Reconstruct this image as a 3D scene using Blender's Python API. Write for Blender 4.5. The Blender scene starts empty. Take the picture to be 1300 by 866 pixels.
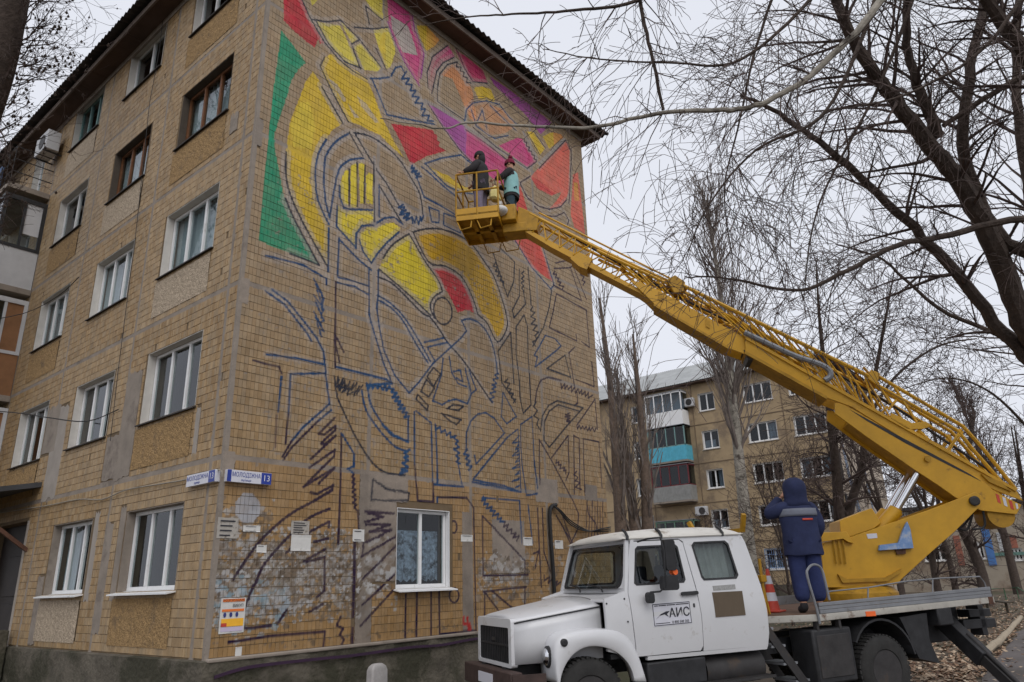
import bpy, bmesh, math, random
import numpy as np
from mathutils import Vector, Matrix
from mathutils.geometry import tessellate_polygon

random.seed(7)
rng = np.random.default_rng(11)
SC = bpy.context.scene
COL = SC.collection

# ------------------------------------------------------------------ camera
CAM = np.array([-5.3057, -9.6607, 1.8025])
CR = np.array([0.63867207, -0.76886518, -0.03072985])
CU = np.array([-0.22560316, -0.22528345, 0.94781358])
CF = np.array([0.73566378, 0.59840931, 0.31734066])
FPX = 916.84
cam_data = bpy.data.cameras.new('camera')
cam_data.sensor_width = 36.0
cam_data.lens = 36.0 * FPX / 1300.0
cam_data.clip_start = 0.1
cam_data.clip_end = 2000
cam = bpy.data.objects.new('camera', cam_data)
COL.objects.link(cam)
cam.matrix_world = Matrix(((CR[0], CU[0], -CF[0], CAM[0]), (CR[1], CU[1], -CF[1], CAM[1]),
                           (CR[2], CU[2], -CF[2], CAM[2]), (0, 0, 0, 1)))
SC.camera = cam

# ------------------------------------------------------------------ sky, sun, exposure
SUN_EL, SUN_AZ = math.radians(48), math.radians(215)      # azimuth measured from +y towards +x
world = bpy.data.worlds.new('World')
SC.world = world
world.use_nodes = True
wn, wl = world.node_tree.nodes, world.node_tree.links
wn.clear()
w_out = wn.new('ShaderNodeOutputWorld')
w_bg = wn.new('ShaderNodeBackground')
w_sky = wn.new('ShaderNodeTexSky')
w_sky.sky_type = 'NISHITA'
w_sky.sun_disc = False
w_sky.sun_elevation = SUN_EL
w_sky.sun_rotation = SUN_AZ
w_sky.air_density = 1.0
w_sky.dust_density = 6.0
w_sky.ozone_density = 1.0
w_hsv = wn.new('ShaderNodeHueSaturation')
w_hsv.inputs['Saturation'].default_value = 0.22
w_mix = wn.new('ShaderNodeMix')
w_mix.data_type = 'RGBA'
w_mix.inputs['Factor'].default_value = 0.86                # closed grey cloud deck in front of the blue
w_mix.inputs[7].default_value = (7.35, 7.6, 8.35, 1)
wl.new(w_sky.outputs[0], w_hsv.inputs['Color'])
wl.new(w_hsv.outputs[0], w_mix.inputs[6])
wl.new(w_mix.outputs[2], w_bg.inputs[0])
w_bg.inputs[1].default_value = 0.119
wl.new(w_bg.outputs[0], w_out.inputs[0])

sun_data = bpy.data.lights.new('sun', 'SUN')
sun_data.energy = 1.1
sun_data.angle = math.radians(50)
sun_data.color = (1.0, 0.97, 0.92)
sun = bpy.data.objects.new('sun', sun_data)
COL.objects.link(sun)
sdir = Vector((math.sin(SUN_AZ) * math.cos(SUN_EL), math.cos(SUN_AZ) * math.cos(SUN_EL), math.sin(SUN_EL)))
sun.rotation_euler = sdir.to_track_quat('Z', 'Y').to_euler()
SC.view_settings.view_transform = 'Standard'
SC.view_settings.look = 'None'
SC.view_settings.exposure = 0.0
SC.view_settings.gamma = 1.0
SC.view_settings.use_curve_mapping = False

# ------------------------------------------------------------------ pixel to place
def ray(u, v):
    return CF + CR * (u - 650) / FPX - CU * (v - 433) / FPX
def at_y(u, v, y=0.0):
    d = ray(u, v); return CAM + d * (y - CAM[1]) / d[1]
def at_x(u, v, x=0.0):
    d = ray(u, v); return CAM + d * (x - CAM[0]) / d[0]
def at_z(u, v, z=0.0):
    d = ray(u, v); return CAM + d * (z - CAM[2]) / d[2]
def at_t(u, v, t):
    return CAM + ray(u, v) * t

# ------------------------------------------------------------------ helpers
def S(r, g, b, k=1.0):
    o = []
    for c in (r, g, b):
        c /= 255.0
        c = c / 12.92 if c <= 0.04045 else ((c + 0.055) / 1.055) ** 2.4
        o.append(min(0.92, c * k))
    return tuple(o)

def tag(o, label=None, cat=None, group=None, kind=None):
    if label: o['label'] = label
    if cat: o['category'] = cat
    if group: o['group'] = group
    if kind: o['kind'] = kind
    return o

def empty(name, loc=(0, 0, 0), rz=0.0, parent=None):
    o = bpy.data.objects.new(name, None)
    o.empty_display_size = 0.2
    COL.objects.link(o)
    o.location = loc
    o.rotation_euler = (0, 0, rz)
    o.parent = parent
    return o

class MB:
    def __init__(s):
        s.v = []; s.f = []
    def add(s, vs, fs):
        b = len(s.v)
        s.v.extend([tuple(float(c) for c in q) for q in vs])
        s.f.extend([tuple(i + b for i in q) for q in fs])
        return s
    def box(s, x0, x1, y0, y1, z0, z1, M=None):
        vs = [(x0, y0, z0), (x1, y0, z0), (x1, y1, z0), (x0, y1, z0), (x0, y0, z1), (x1, y0, z1), (x1, y1, z1), (x0, y1, z1)]
        if M is not None: vs = [tuple(M @ Vector(q)) for q in vs]
        return s.add(vs, [(0, 3, 2, 1), (4, 5, 6, 7), (0, 1, 5, 4), (1, 2, 6, 5), (2, 3, 7, 6), (3, 0, 4, 7)])
    def bar(s, a, b, w, h=None, up=(0, 0, 1)):
        """square bar from a to b"""
        h = h or w
        a = Vector(a); b = Vector(b); d = (b - a).normalized(); u = Vector(up)
        if abs(d.dot(u)) > 0.98: u = Vector((1, 0, 0))
        x = d.cross(u).normalized(); y = x.cross(d)
        vs = []
        for p in (a, b):
            for sx, sy in ((-1, -1), (1, -1), (1, 1), (-1, 1)):
                vs.append(tuple(p + x * (sx * w / 2) + y * (sy * h / 2)))
        return s.add(vs, [(0, 1, 2, 3), (7, 6, 5, 4), (0, 4, 5, 1), (1, 5, 6, 2), (2, 6, 7, 3), (3, 7, 4, 0)])
    def tube(s, pts, r, n=6, cap=True):
        P = [tuple(map(float, q)) for q in pts]
        m = len(P)
        R = list(r) if hasattr(r, '__len__') else [r] * m
        b = len(s.v)
        cs = [(math.cos(2 * math.pi * k / n), math.sin(2 * math.pi * k / n)) for k in range(n)]
        ux = None
        for i in range(m):
            p = P[i]; q0 = P[max(0, i - 1)]; q1 = P[min(m - 1, i + 1)]
            dx, dy, dz = q1[0] - q0[0], q1[1] - q0[1], q1[2] - q0[2]
            l = math.sqrt(dx * dx + dy * dy + dz * dz) or 1.0
            dx /= l; dy /= l; dz /= l
            if ux is None:
                ax = (0.0, 0.0, 1.0) if abs(dz) < 0.9 else (1.0, 0.0, 0.0)
                ux = (dy * ax[2] - dz * ax[1], dz * ax[0] - dx * ax[2], dx * ax[1] - dy * ax[0])
            k = ux[0] * dx + ux[1] * dy + ux[2] * dz
            ux = (ux[0] - k * dx, ux[1] - k * dy, ux[2] - k * dz)
            l = math.sqrt(ux[0] ** 2 + ux[1] ** 2 + ux[2] ** 2) or 1.0
            ux = (ux[0] / l, ux[1] / l, ux[2] / l)
            vx = (dy * ux[2] - dz * ux[1], dz * ux[0] - dx * ux[2], dx * ux[1] - dy * ux[0])
            rr = R[i]
            for c, sn in cs:
                s.v.append((p[0] + rr * (c * ux[0] + sn * vx[0]), p[1] + rr * (c * ux[1] + sn * vx[1]), p[2] + rr * (c * ux[2] + sn * vx[2])))
        for i in range(m - 1):
            for k in range(n):
                a = b + i * n + k; c = b + i * n + (k + 1) % n
                s.f.append((a, c, c + n, a + n))
        if cap:
            s.f.append(tuple(b + k for k in range(n - 1, -1, -1)))
            s.f.append(tuple(b + (m - 1) * n + k for k in range(n)))
        return s
    def prism(s, poly, fn, d0, d1):
        """poly: 2D outline; fn(a, b, d) -> 3D; extruded from depth d0 to d1"""
        n = len(poly)
        vs = [fn(a, b, d0) for a, b in poly] + [fn(a, b, d1) for a, b in poly]
        tri = tessellate_polygon([[Vector((a, b, 0)) for a, b in poly]])
        fs = [tuple(t) for t in tri] + [tuple(i + n for i in reversed(t)) for t in tri]
        fs += [(i, (i + 1) % n, n + (i + 1) % n, n + i) for i in range(n)]
        return s.add(vs, fs)
    def panel(s, outer, holes, fn, d0, d1):
        loops = [outer] + list(holes)
        flat = [q for l in loops for q in l]
        n = len(flat)
        tri = tessellate_polygon([[Vector((a, b, 0)) for a, b in l] for l in loops])
        vs = [fn(a, b, d0) for a, b in flat] + [fn(a, b, d1) for a, b in flat]
        fs = [tuple(t) for t in tri] + [tuple(i + n for i in reversed(t)) for t in tri]
        o = 0
        for l in loops:
            m = len(l)
            fs += [(o + i, o + (i + 1) % m, n + o + (i + 1) % m, n + o + i) for i in range(m)]
            o += m
        return s.add(vs, fs)
    def lathe(s, prof, n=24, fn=None):
        """prof: (r, h) list around the h axis; fn maps (x, y, h)"""
        fn = fn or (lambda x, y, h: (x, y, h))
        vs = []
        for r, h in prof:
            for k in range(n):
                a = 2 * math.pi * k / n
                vs.append(fn(r * math.cos(a), r * math.sin(a), h))
        fs = []
        for i in range(len(prof) - 1):
            for k in range(n):
                a = i * n + k; c = i * n + (k + 1) % n
                fs.append((a, c, c + n, a + n))
        fs.append(tuple(range(n - 1, -1, -1)))
        fs.append(tuple((len(prof) - 1) * n + k for k in range(n)))
        return s.add(vs, fs)
    def loft(s, rings, cap=True):
        n = len(rings[0]); vs = [q for r in rings for q in r]; fs = []
        for i in range(len(rings) - 1):
            for k in range(n):
                a = i * n + k; c = i * n + (k + 1) % n
                fs.append((a, c, c + n, a + n))
        if cap:
            fs.append(tuple(range(n - 1, -1, -1))); fs.append(tuple((len(rings) - 1) * n + k for k in range(n)))
        return s.add(vs, fs)
    def sheet(s, rows):
        n = len(rows[0]); vs = [q for r in rows for q in r]
        fs = [(i * n + k, i * n + k + 1, (i + 1) * n + k + 1, (i + 1) * n + k) for i in range(len(rows) - 1) for k in range(n - 1)]
        return s.add(vs, fs)
    def xf(s, fn):
        s.v = [tuple(fn(*q)) for q in s.v]; return s
    def build(s, name, m, parent=None, smooth=False, bevel=0.0, seg=2, fix=True, solid=0.0):
        me = bpy.data.meshes.new(name)
        me.from_pydata(s.v, [], s.f)
        if fix:
            bm = bmesh.new(); bm.from_mesh(me)
            bmesh.ops.recalc_face_normals(bm, faces=bm.faces)
            bm.to_mesh(me); bm.free()
        if m is not None: me.materials.append(m)
        o = bpy.data.objects.new(name, me)
        COL.objects.link(o)
        o.parent = parent
        if solid:
            md = o.modifiers.new('solid', 'SOLIDIFY'); md.thickness = solid; md.offset = 0
        if bevel:
            md = o.modifiers.new('bevel', 'BEVEL'); md.width = bevel; md.segments = seg
            md.limit_method = 'ANGLE'; md.angle_limit = math.radians(32)
            md.harden_normals = False
        if smooth or bevel:
            me.polygons.foreach_set('use_smooth', [True] * len(me.polygons))
            try: me.set_sharp_from_angle(angle=math.radians(40))
            except Exception: pass
        return o

def rrect(x0, x1, z0, z1, r, n=4):
    o = []
    for cx, cz, a0 in ((x1 - r, z1 - r, 0), (x0 + r, z1 - r, 90), (x0 + r, z0 + r, 180), (x1 - r, z0 + r, 270)):
        for k in range(n + 1):
            a = math.radians(a0 + 90 * k / n)
            o.append((cx + r * math.cos(a), cz + r * math.sin(a)))
    return o

def text_mesh(name, body, size, m, parent, M, extrude=0.0, align='CENTER', xs=1.0, bold=0.0):
    cu = bpy.data.curves.new(name, 'FONT')
    cu.body = body; cu.size = size; cu.align_x = align; cu.align_y = 'CENTER'; cu.extrude = extrude; cu.offset = bold * size
    cu.resolution_u = 3
    tmp = bpy.data.objects.new('tmp_text', cu)
    COL.objects.link(tmp)
    dg = bpy.context.evaluated_depsgraph_get()
    me = bpy.data.meshes.new_from_object(tmp.evaluated_get(dg))
    bpy.data.objects.remove(tmp); bpy.data.curves.remove(cu)
    me.name = name
    me.transform(M @ Matrix.Diagonal((xs, 1, 1, 1)))
    me.materials.clear(); me.materials.append(m)
    o = bpy.data.objects.new(name, me)
    COL.objects.link(o); o.parent = parent
    return o

def basis(o, x, y, z):
    x, y, z, o = Vector(x), Vector(y), Vector(z), Vector(o)
    return Matrix(((x.x, y.x, z.x, o.x), (x.y, y.y, z.y, o.y), (x.z, y.z, z.z, o.z), (0, 0, 0, 1)))

# ------------------------------------------------------------------ materials
def mat(name, rgb, rough=0.75, var=0.18, scale=6.0, bump=0.0, bscale=None, metal=0.0, stain=None, sscale=1.5, sth=0.55, spec=0.35, coat=0.0, bdist=0.01):
    m = bpy.data.materials.new(name)
    m.use_nodes = True
    nt = m.node_tree; N, L = nt.nodes, nt.links
    bs = N['Principled BSDF']
    bs.inputs['Roughness'].default_value = rough
    bs.inputs['Metallic'].default_value = metal
    bs.inputs['Specular IOR Level'].default_value = spec
    bs.inputs['Coat Weight'].default_value = coat
    tc = N.new('ShaderNodeTexCoord')
    no = N.new('ShaderNodeTexNoise')
    no.inputs['Scale'].default_value = scale; no.inputs['Detail'].default_value = 6; no.inputs['Roughness'].default_value = 0.65
    L.new(tc.outputs['Object'], no.inputs['Vector'])
    cr = N.new('ShaderNodeValToRGB')
    cr.color_ramp.elements[0].position = 0.28; cr.color_ramp.elements[1].position = 0.72
    cr.color_ramp.elements[0].color = (*[c * (1 - var) for c in rgb], 1)
    cr.color_ramp.elements[1].color = (*[min(0.95, c * (1 + var)) for c in rgb], 1)
    L.new(no.outputs['Fac'], cr.inputs['Fac'])
    out = cr.outputs['Color']
    if stain:
        n2 = N.new('ShaderNodeTexNoise')
        n2.inputs['Scale'].default_value = sscale; n2.inputs['Detail'].default_value = 8; n2.inputs['Roughness'].default_value = 0.7
        L.new(tc.outputs['Object'], n2.inputs['Vector'])
        r2 = N.new('ShaderNodeValToRGB')
        r2.color_ramp.elements[0].position = sth; r2.color_ramp.elements[1].position = min(1.0, sth + 0.12)
        L.new(n2.outputs['Fac'], r2.inputs['Fac'])
        mx = N.new('ShaderNodeMix'); mx.data_type = 'RGBA'
        L.new(r2.outputs['Color'], mx.inputs['Factor'])
        L.new(out, mx.inputs[6]); mx.inputs[7].default_value = (*stain, 1)
        out = mx.outputs[2]
    L.new(out, bs.inputs['Base Color'])
    if bump:
        nb = N.new('ShaderNodeTexNoise')
        nb.inputs['Scale'].default_value = bscale or scale * 4; nb.inputs['Detail'].default_value = 5
        L.new(tc.outputs['Object'], nb.inputs['Vector'])
        bp = N.new('ShaderNodeBump'); bp.inputs['Strength'].default_value = bump; bp.inputs['Distance'].default_value = bdist
        L.new(nb.outputs['Fac'], bp.inputs['Height']); L.new(bp.outputs['Normal'], bs.inputs['Normal'])
    return m

def glass_mat(name, tint=(0.75, 0.8, 0.8), ior=1.5, rough=0.0):
    m = bpy.data.materials.new(name); m.use_nodes = True
    N, L = m.node_tree.nodes, m.node_tree.links
    N.clear()
    o = N.new('ShaderNodeOutputMaterial'); mx = N.new('ShaderNodeMixShader'); fr = N.new('ShaderNodeFresnel')
    tr = N.new('ShaderNodeBsdfTransparent'); gl = N.new('ShaderNodeBsdfGlossy')
    fr.inputs['IOR'].default_value = ior; tr.inputs['Color'].default_value = (*tint, 1)
    gl.inputs['Roughness'].default_value = rough; gl.inputs['Color'].default_value = (0.95, 0.97, 1, 1)
    ge = N.new('ShaderNodeNewGeometry'); su = N.new('ShaderNodeMath'); su.operation = 'SUBTRACT'; su.inputs[0].default_value = 1.0
    mu = N.new('ShaderNodeMath'); mu.operation = 'MULTIPLY'          # one reflection per pane, at its outer face
    L.new(ge.outputs['Backfacing'], su.inputs[1]); L.new(su.outputs[0], mu.inputs[0]); L.new(fr.outputs[0], mu.inputs[1])
    L.new(mu.outputs[0], mx.inputs[0]); L.new(tr.outputs[0], mx.inputs[1]); L.new(gl.outputs[0], mx.inputs[2])
    L.new(mx.outputs[0], o.inputs[0])
    return m

def vcol_mat(name, rough=0.6, grime=0.25, gscale=3.0, bump=0.15, bscale=60, spec=0.3):
    m = bpy.data.materials.new(name); m.use_nodes = True
    N, L = m.node_tree.nodes, m.node_tree.links
    bs = N['Principled BSDF']; bs.inputs['Roughness'].default_value = rough; bs.inputs['Specular IOR Level'].default_value = spec
    at = N.new('ShaderNodeAttribute'); at.attribute_name = 'Col'
    ge = N.new('ShaderNodeNewGeometry')
    no = N.new('ShaderNodeTexNoise'); no.inputs['Scale'].default_value = gscale; no.inputs['Detail'].default_value = 8; no.inputs['Roughness'].default_value = 0.7
    L.new(ge.outputs['Position'], no.inputs['Vector'])
    cr = N.new('ShaderNodeValToRGB')
    cr.color_ramp.elements[0].position = 0.32; cr.color_ramp.elements[1].position = 0.62
    cr.color_ramp.elements[0].color = (1 - grime, 1 - grime * 0.98, 1 - grime * 0.92, 1); cr.color_ramp.elements[1].color = (1, 1, 1, 1)
    L.new(no.outputs['Fac'], cr.inputs['Fac'])
    mx = N.new('ShaderNodeMix'); mx.data_type = 'RGBA'; mx.blend_type = 'MULTIPLY'; mx.inputs['Factor'].default_value = 1
    L.new(at.outputs['Color'], mx.inputs[6]); L.new(cr.outputs['Color'], mx.inputs[7])
    L.new(mx.outputs[2], bs.inputs['Base Color'])
    nb = N.new('ShaderNodeTexNoise'); nb.inputs['Scale'].default_value = bscale; nb.inputs['Detail'].default_value = 4
    L.new(ge.outputs['Position'], nb.inputs['Vector'])
    bp = N.new('ShaderNodeBump'); bp.inputs['Strength'].default_value = bump; bp.inputs['Distance'].default_value = 0.004
    L.new(nb.outputs['Fac'], bp.inputs['Height']); L.new(bp.outputs['Normal'], bs.inputs['Normal'])
    return m

K = 1.06     # photo colour -> base colour
M = {}
M['grout'] = mat('grout', S(106, 90, 70, K), 0.95, 0.25, 3, 0.3)
M['tile'] = vcol_mat('tile', 0.55, 0.3)
M['cement'] = mat('cement', S(136, 126, 116, K), 0.9, 0.2, 2.5, 0.4, 30, stain=S(108, 98, 90, K), sscale=1.2, sth=0.55)
M['cement_light'] = mat('cement_light', S(150, 142, 134, K), 0.9, 0.15, 2.5, 0.3, 30)
M['pebble'] = mat('pebble', S(150, 122, 84, K), 0.95, 0.42, 26, 0.9, 40, stain=S(120, 100, 76, K), sscale=3, sth=0.55, bdist=0.03)
M['pebble_grey'] = mat('pebble_grey', S(168, 152, 132, K), 0.95, 0.38, 26, 0.9, 40, bdist=0.03)
M['plinth'] = mat('plinth', S(92, 86, 76, K), 0.95, 0.4, 2.2, 0.9, 14, stain=S(60, 58, 46, K), sscale=0.9, sth=0.46, bdist=0.03)
M['pvc'] = mat('pvc', S(226, 226, 226), 0.4, 0.05, 3, stain=S(190, 188, 184), sscale=3, sth=0.6)
M['wood_brown'] = mat('wood_brown', S(104, 66, 38, K), 0.6, 0.3, 12)
M['wood_teal'] = mat('wood_teal', S(110, 140, 138, K), 0.6, 0.2, 8)
M['reveal'] = mat('reveal', S(178, 174, 168, 1.3), 0.9, 0.12, 4, 0.2)
M['dark_reveal'] = mat('dark_reveal', S(78, 70, 62, K), 0.9, 0.2, 4, 0.2)
M['glass'] = glass_mat('glass')
M['glass_bg'] = glass_mat('glass_bg', (0.6, 0.65, 0.68))
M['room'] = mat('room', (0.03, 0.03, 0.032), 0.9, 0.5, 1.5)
M['curtain'] = mat('curtain', (0.62, 0.64, 0.68), 0.9, 0.12, 3)
M['sill_dark'] = mat('sill_dark', S(48, 44, 42, K), 0.6, 0.2, 6)
M['roof'] = mat('roof_sheet', S(70, 68, 68, K), 0.9, 0.3, 2, 0.2)
M['roof_light'] = mat('roof_sheet_light', S(150, 152, 152, K), 0.9, 0.2, 1.0, 0.2)
M['soffit'] = mat('soffit_board', S(84, 68, 60, K), 0.9, 0.3, 1.6, 0.2)
M['rust'] = mat('rusty_metal', S(84, 58, 46, K), 0.8, 0.4, 8, 0.2)
M['black'] = mat('black_metal', (0.025, 0.025, 0.027), 0.55, 0.4, 6, 0.1)
M['dark'] = mat('dark_steel', S(52, 50, 50, K), 0.6, 0.35, 5, 0.15, stain=S(72, 60, 50, K), sscale=3, sth=0.58)
M['rubber'] = mat('rubber', (0.03, 0.029, 0.028), 0.9, 0.35, 5, 0.3, 30, stain=S(70, 66, 60), sscale=4, sth=0.6)
M['white_paint'] = mat('white_paint', S(206, 206, 208), 0.33, 0.05, 1.2, stain=S(166, 160, 152), sscale=2.4, sth=0.6, spec=0.5, coat=0.25)
M['grey_metal'] = mat('grey_metal', S(128, 130, 134, K), 0.5, 0.18, 3, 0.1, metal=0.2, stain=S(100, 94, 88, K), sscale=5, sth=0.6)
M['chrome'] = mat('chrome', (0.75, 0.76, 0.78), 0.15, 0.04, 4, metal=1.0)
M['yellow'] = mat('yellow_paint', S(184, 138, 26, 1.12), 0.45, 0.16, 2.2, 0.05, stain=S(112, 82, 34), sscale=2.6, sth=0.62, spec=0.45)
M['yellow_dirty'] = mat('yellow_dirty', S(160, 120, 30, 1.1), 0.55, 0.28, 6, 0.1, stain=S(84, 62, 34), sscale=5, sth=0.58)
M['red'] = mat('red_paint', S(176, 66, 52, 1.2), 0.5, 0.15, 6)
M['orange'] = mat('orange_lens', S(216, 96, 44, 1.3), 0.35, 0.1, 6)
M['blue_sign'] = mat('sign_blue', S(34, 52, 128, 1.3), 0.35, 0.08, 4)
M['white_sign'] = mat('sign_white', S(206, 206, 214), 0.4, 0.05, 4)
M['paper'] = mat('paper', S(206, 204, 200), 0.9, 0.08, 14, stain=S(170, 164, 156), sscale=9, sth=0.62)
M['ink'] = mat('ink', (0.03, 0.03, 0.04), 0.8, 0.1, 4)
M['bark'] = mat('bark', S(72, 62, 56, K), 0.95, 0.4, 9, 0.7, 22, bdist=0.03)
M['bark_brown'] = mat('bark_brown', S(98, 84, 74, 1.15), 0.95, 0.4, 7, 0.7, 18, bdist=0.03)
M['bumper'] = mat('bumper_steel', S(66, 52, 48, K), 0.7, 0.35, 6, 0.15, stain=S(100, 76, 62), sscale=6, sth=0.6)
M['seam_far'] = mat('far_seam', S(118, 102, 84, K), 0.95, 0.2, 2)
M['bark_grey'] = mat('bark_grey', S(142, 136, 126, K), 0.95, 0.35, 6, 0.6, 16, stain=S(70, 64, 58, K), sscale=2.5, sth=0.52, bdist=0.03)
M['twig'] = mat('twig', S(76, 64, 60, K), 0.95, 0.3, 4)
M['twig_grey'] = mat('twig_grey', S(112, 102, 96, K), 0.95, 0.3, 4)
M['cable'] = mat('cable', (0.02, 0.02, 0.021), 0.6, 0.2, 4)
M['cable_grey'] = mat('cable_grey', S(140, 132, 120), 0.7, 0.2, 4)
# ------------------------------------------------------------------ ground
def ground_height(x, y):
    return 0.0
M['dirt'] = mat('dirt_ground', S(84, 74, 62, K), 0.97, 0.3, 1.3, 0.6, 9, stain=S(66, 66, 46, K), sscale=0.35, sth=0.5, bdist=0.04)
M['asphalt'] = mat('asphalt_path', S(96, 90, 88, K), 0.95, 0.2, 2.0, 0.5, 40, stain=S(78, 72, 68, K), sscale=0.5, sth=0.5)
g = MB(); GX = np.concatenate([np.linspace(-400, -20, 14), np.linspace(-16, 70, 70), np.linspace(90, 900, 16)])
GY = np.concatenate([np.linspace(-500, -34, 14), np.linspace(-30, 40, 60), np.linspace(60, 600, 14)])
g.sheet([[(x, y, -0.02 - 0.03 * math.sin(x * 0.7) * math.sin(y * 0.9)) for x in GX] for y in GY])
tag(g.build('ground', M['dirt'], None, smooth=True), kind='structure')
# ------------------------------------------------------------------ main apartment block: gable with the mural, long facade
ZP, ST, GW, ZT = 0.935, 2.70, 10.02, 13.92
FL = [ZP + ST * k for k in range(6)]
FLEN = 26.0
bld = empty('apartment_building')
tag(bld, 'five storey panel apartment block with unfinished colourful mural on tiled gable end', 'building')
GSEAM = (2.60, 5.14, 7.58)
FSEAM = (0.34, 3.56, 6.80, 10.0)
GWIN = (3.27, 4.56, 1.765, 3.10)
fnG = lambda a, z, d: (a, d, z)          # gable: depth d goes into the wall (+y)
fnF = lambda a, z, d: (d, a, z)          # facade: depth d goes into the wall (+x)

# ---- paint on the gable, rastered as a colour field the tiles sample
RS = 0.0125
RW, RH = int(GW / RS) + 1, int((ZT - ZP) / RS) + 1
PAINT = np.zeros((RH, RW, 3)); ALPHA = np.zeros((RH, RW))
XX, ZZ = np.meshgrid(np.arange(RW) * RS, ZP + np.arange(RH) * RS)

def vnoise(w, h, cell, seed):
    r = np.random.default_rng(seed)
    gw, gh = int(w / cell) + 3, int(h / cell) + 3
    gr = r.random((gh, gw))
    ys, xs = np.arange(h) / cell, np.arange(w) / cell
    yi, xi = ys.astype(int), xs.astype(int)
    fy, fx = (ys - yi)[:, None], (xs - xi)[None, :]
    fy = fy * fy * (3 - 2 * fy); fx = fx * fx * (3 - 2 * fx)
    a = gr[yi][:, xi]; b = gr[yi][:, xi + 1]; c = gr[yi + 1][:, xi]; d = gr[yi + 1][:, xi + 1]
    return (a * (1 - fx) + b * fx) * (1 - fy) + (c * (1 - fx) + d * fx) * fy
BRUSH = 0.5 * vnoise(RW, RH, 5, 1) + 0.5 * vnoise(RW, RH, 22, 2)
BLOT = 0.6 * vnoise(RW, RH, 60, 3) + 0.4 * vnoise(RW, RH, 18, 4)

def gpts(px):
    return [(p[0], p[2]) for p in (at_y(u, v) for u, v in px)]
def sub(x0, x1, z0, z1):
    c0, c1 = max(0, int(x0 / RS) - 1), min(RW, int(x1 / RS) + 3)
    r0, r1 = max(0, int((z0 - ZP) / RS) - 1), min(RH, int((z1 - ZP) / RS) + 3)
    return slice(r0, max(r0, r1)), slice(c0, max(c0, c1))
def lay(sl, col, al):
    A = ALPHA[sl]; P = PAINT[sl]
    na = al + A * (1 - al)
    P[:] = np.where(na[..., None] > 1e-6, (np.array(col) * al[..., None] + P * (A * (1 - al))[..., None]) / np.maximum(na, 1e-6)[..., None], P)
    A[:] = na
def inside(poly, X, Z):
    r = np.zeros(X.shape, bool); n = len(poly)
    for i in range(n):
        x1, z1 = poly[i]; x2, z2 = poly[(i + 1) % n]
        if z1 == z2: continue
        c = ((z1 > Z) != (z2 > Z)) & (X < (x2 - x1) * (Z - z1) / (z2 - z1) + x1)
        r ^= c
    return r
def fill(px, col, alpha=0.93, var=0.22, fade=None):
    poly = gpts(px)
    xs = [p[0] for p in poly]; zs = [p[1] for p in poly]
    sl = sub(min(xs), max(xs), min(zs), max(zs))
    X, Z = XX[sl], ZZ[sl]
    if X.size == 0: return
    m = inside(poly, X, Z).astype(float)
    if fade:
        (u0, v0), (u1, v1) = gpts(fade)
        t = ((X - u0) * (u1 - u0) + (Z - v0) * (v1 - v0)) / ((u1 - u0) ** 2 + (v1 - v0) ** 2)
        m *= np.clip(1 - t, 0, 1)
    k = 1 + var * (BLOT[sl] - 0.5)[..., None] * 1.6
    lay(sl, np.array(col) * k, m * np.clip(alpha + 0.35 * (BRUSH[sl] - 0.62), 0, 1))
def stroke(px, col, w=0.045, alpha=0.9, closed=False):
    poly = gpts(px)
    if closed: poly.append(poly[0])
    for (x1, z1), (x2, z2) in zip(poly[:-1], poly[1:]):
        sl = sub(min(x1, x2) - w, max(x1, x2) + w, min(z1, z2) - w, max(z1, z2) + w)
        X, Z = XX[sl], ZZ[sl]
        if X.size == 0: continue
        dx, dz = x2 - x1, z2 - z1
        t = np.clip(((X - x1) * dx + (Z - z1) * dz) / max(1e-9, dx * dx + dz * dz), 0, 1)
        d = np.hypot(X - x1 - t * dx, Z - z1 - t * dz)
        lay(sl, col, np.clip((w / 2 - d) / RS + 0.5, 0, 1) * alpha * (0.75 + 0.4 * BRUSH[sl]))
def smooth(px, n=4):
    """Catmull-Rom through the points"""
    if len(px) < 3: return px
    P = [px[0]] + list(px) + [px[-1]]; o = []
    for i in range(1, len(P) - 2):
        p0, p1, p2, p3 = map(np.array, (P[i - 1], P[i], P[i + 1], P[i + 2]))
        for k in range(n):
            t = k / n
            o.append(tuple(0.5 * ((2 * p1) + (p2 - p0) * t + (2 * p0 - 5 * p1 + 4 * p2 - p3) * t * t + (3 * p1 - p0 - 3 * p2 + p3) * t ** 3)))
    o.append(tuple(px[-1])); return o
def jag(path, n, amp, seed=0):
    """a scribbled zigzag along a pixel path"""
    r = random.Random(seed + int(path[0][0] * 7 + path[0][1]))
    P = np.array(path, float); L = np.r_[0, np.cumsum(np.hypot(*np.diff(P, axis=0).T))]
    o = []
    for k in range(n + 1):
        s = L[-1] * k / n
        q = np.array([np.interp(s, L, P[:, 0]), np.interp(s, L, P[:, 1])])
        i = min(len(P) - 2, int(np.searchsorted(L, s)) - 1 if s > 0 else 0); d = P[i + 1] - P[i]; d /= np.hypot(*d)
        nn = np.array([-d[1], d[0]]); a = amp * (0.6 + 0.8 * r.random())
        o.append(tuple(q + nn * (a if k % 2 else -0.4 * a) - d * (r.random() * amp * 0.5)))
    return o
KP = 1.08
CY, CG, CGR, CRD = S(212, 194, 62, KP), S(206, 172, 36, KP), S(14, 138, 100, KP), S(184, 30, 48, KP)
CMG, CPU, CCO, COR, CCR = S(196, 66, 124, KP), S(160, 72, 146, KP), S(208, 96, 78, KP), S(212, 136, 82, KP), S(182, 42, 92, KP)
BLU, DRK, PRP, GRYB = S(30, 72, 116), S(42, 44, 58), S(56, 36, 58), S(152, 142, 134, 1.35)
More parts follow.
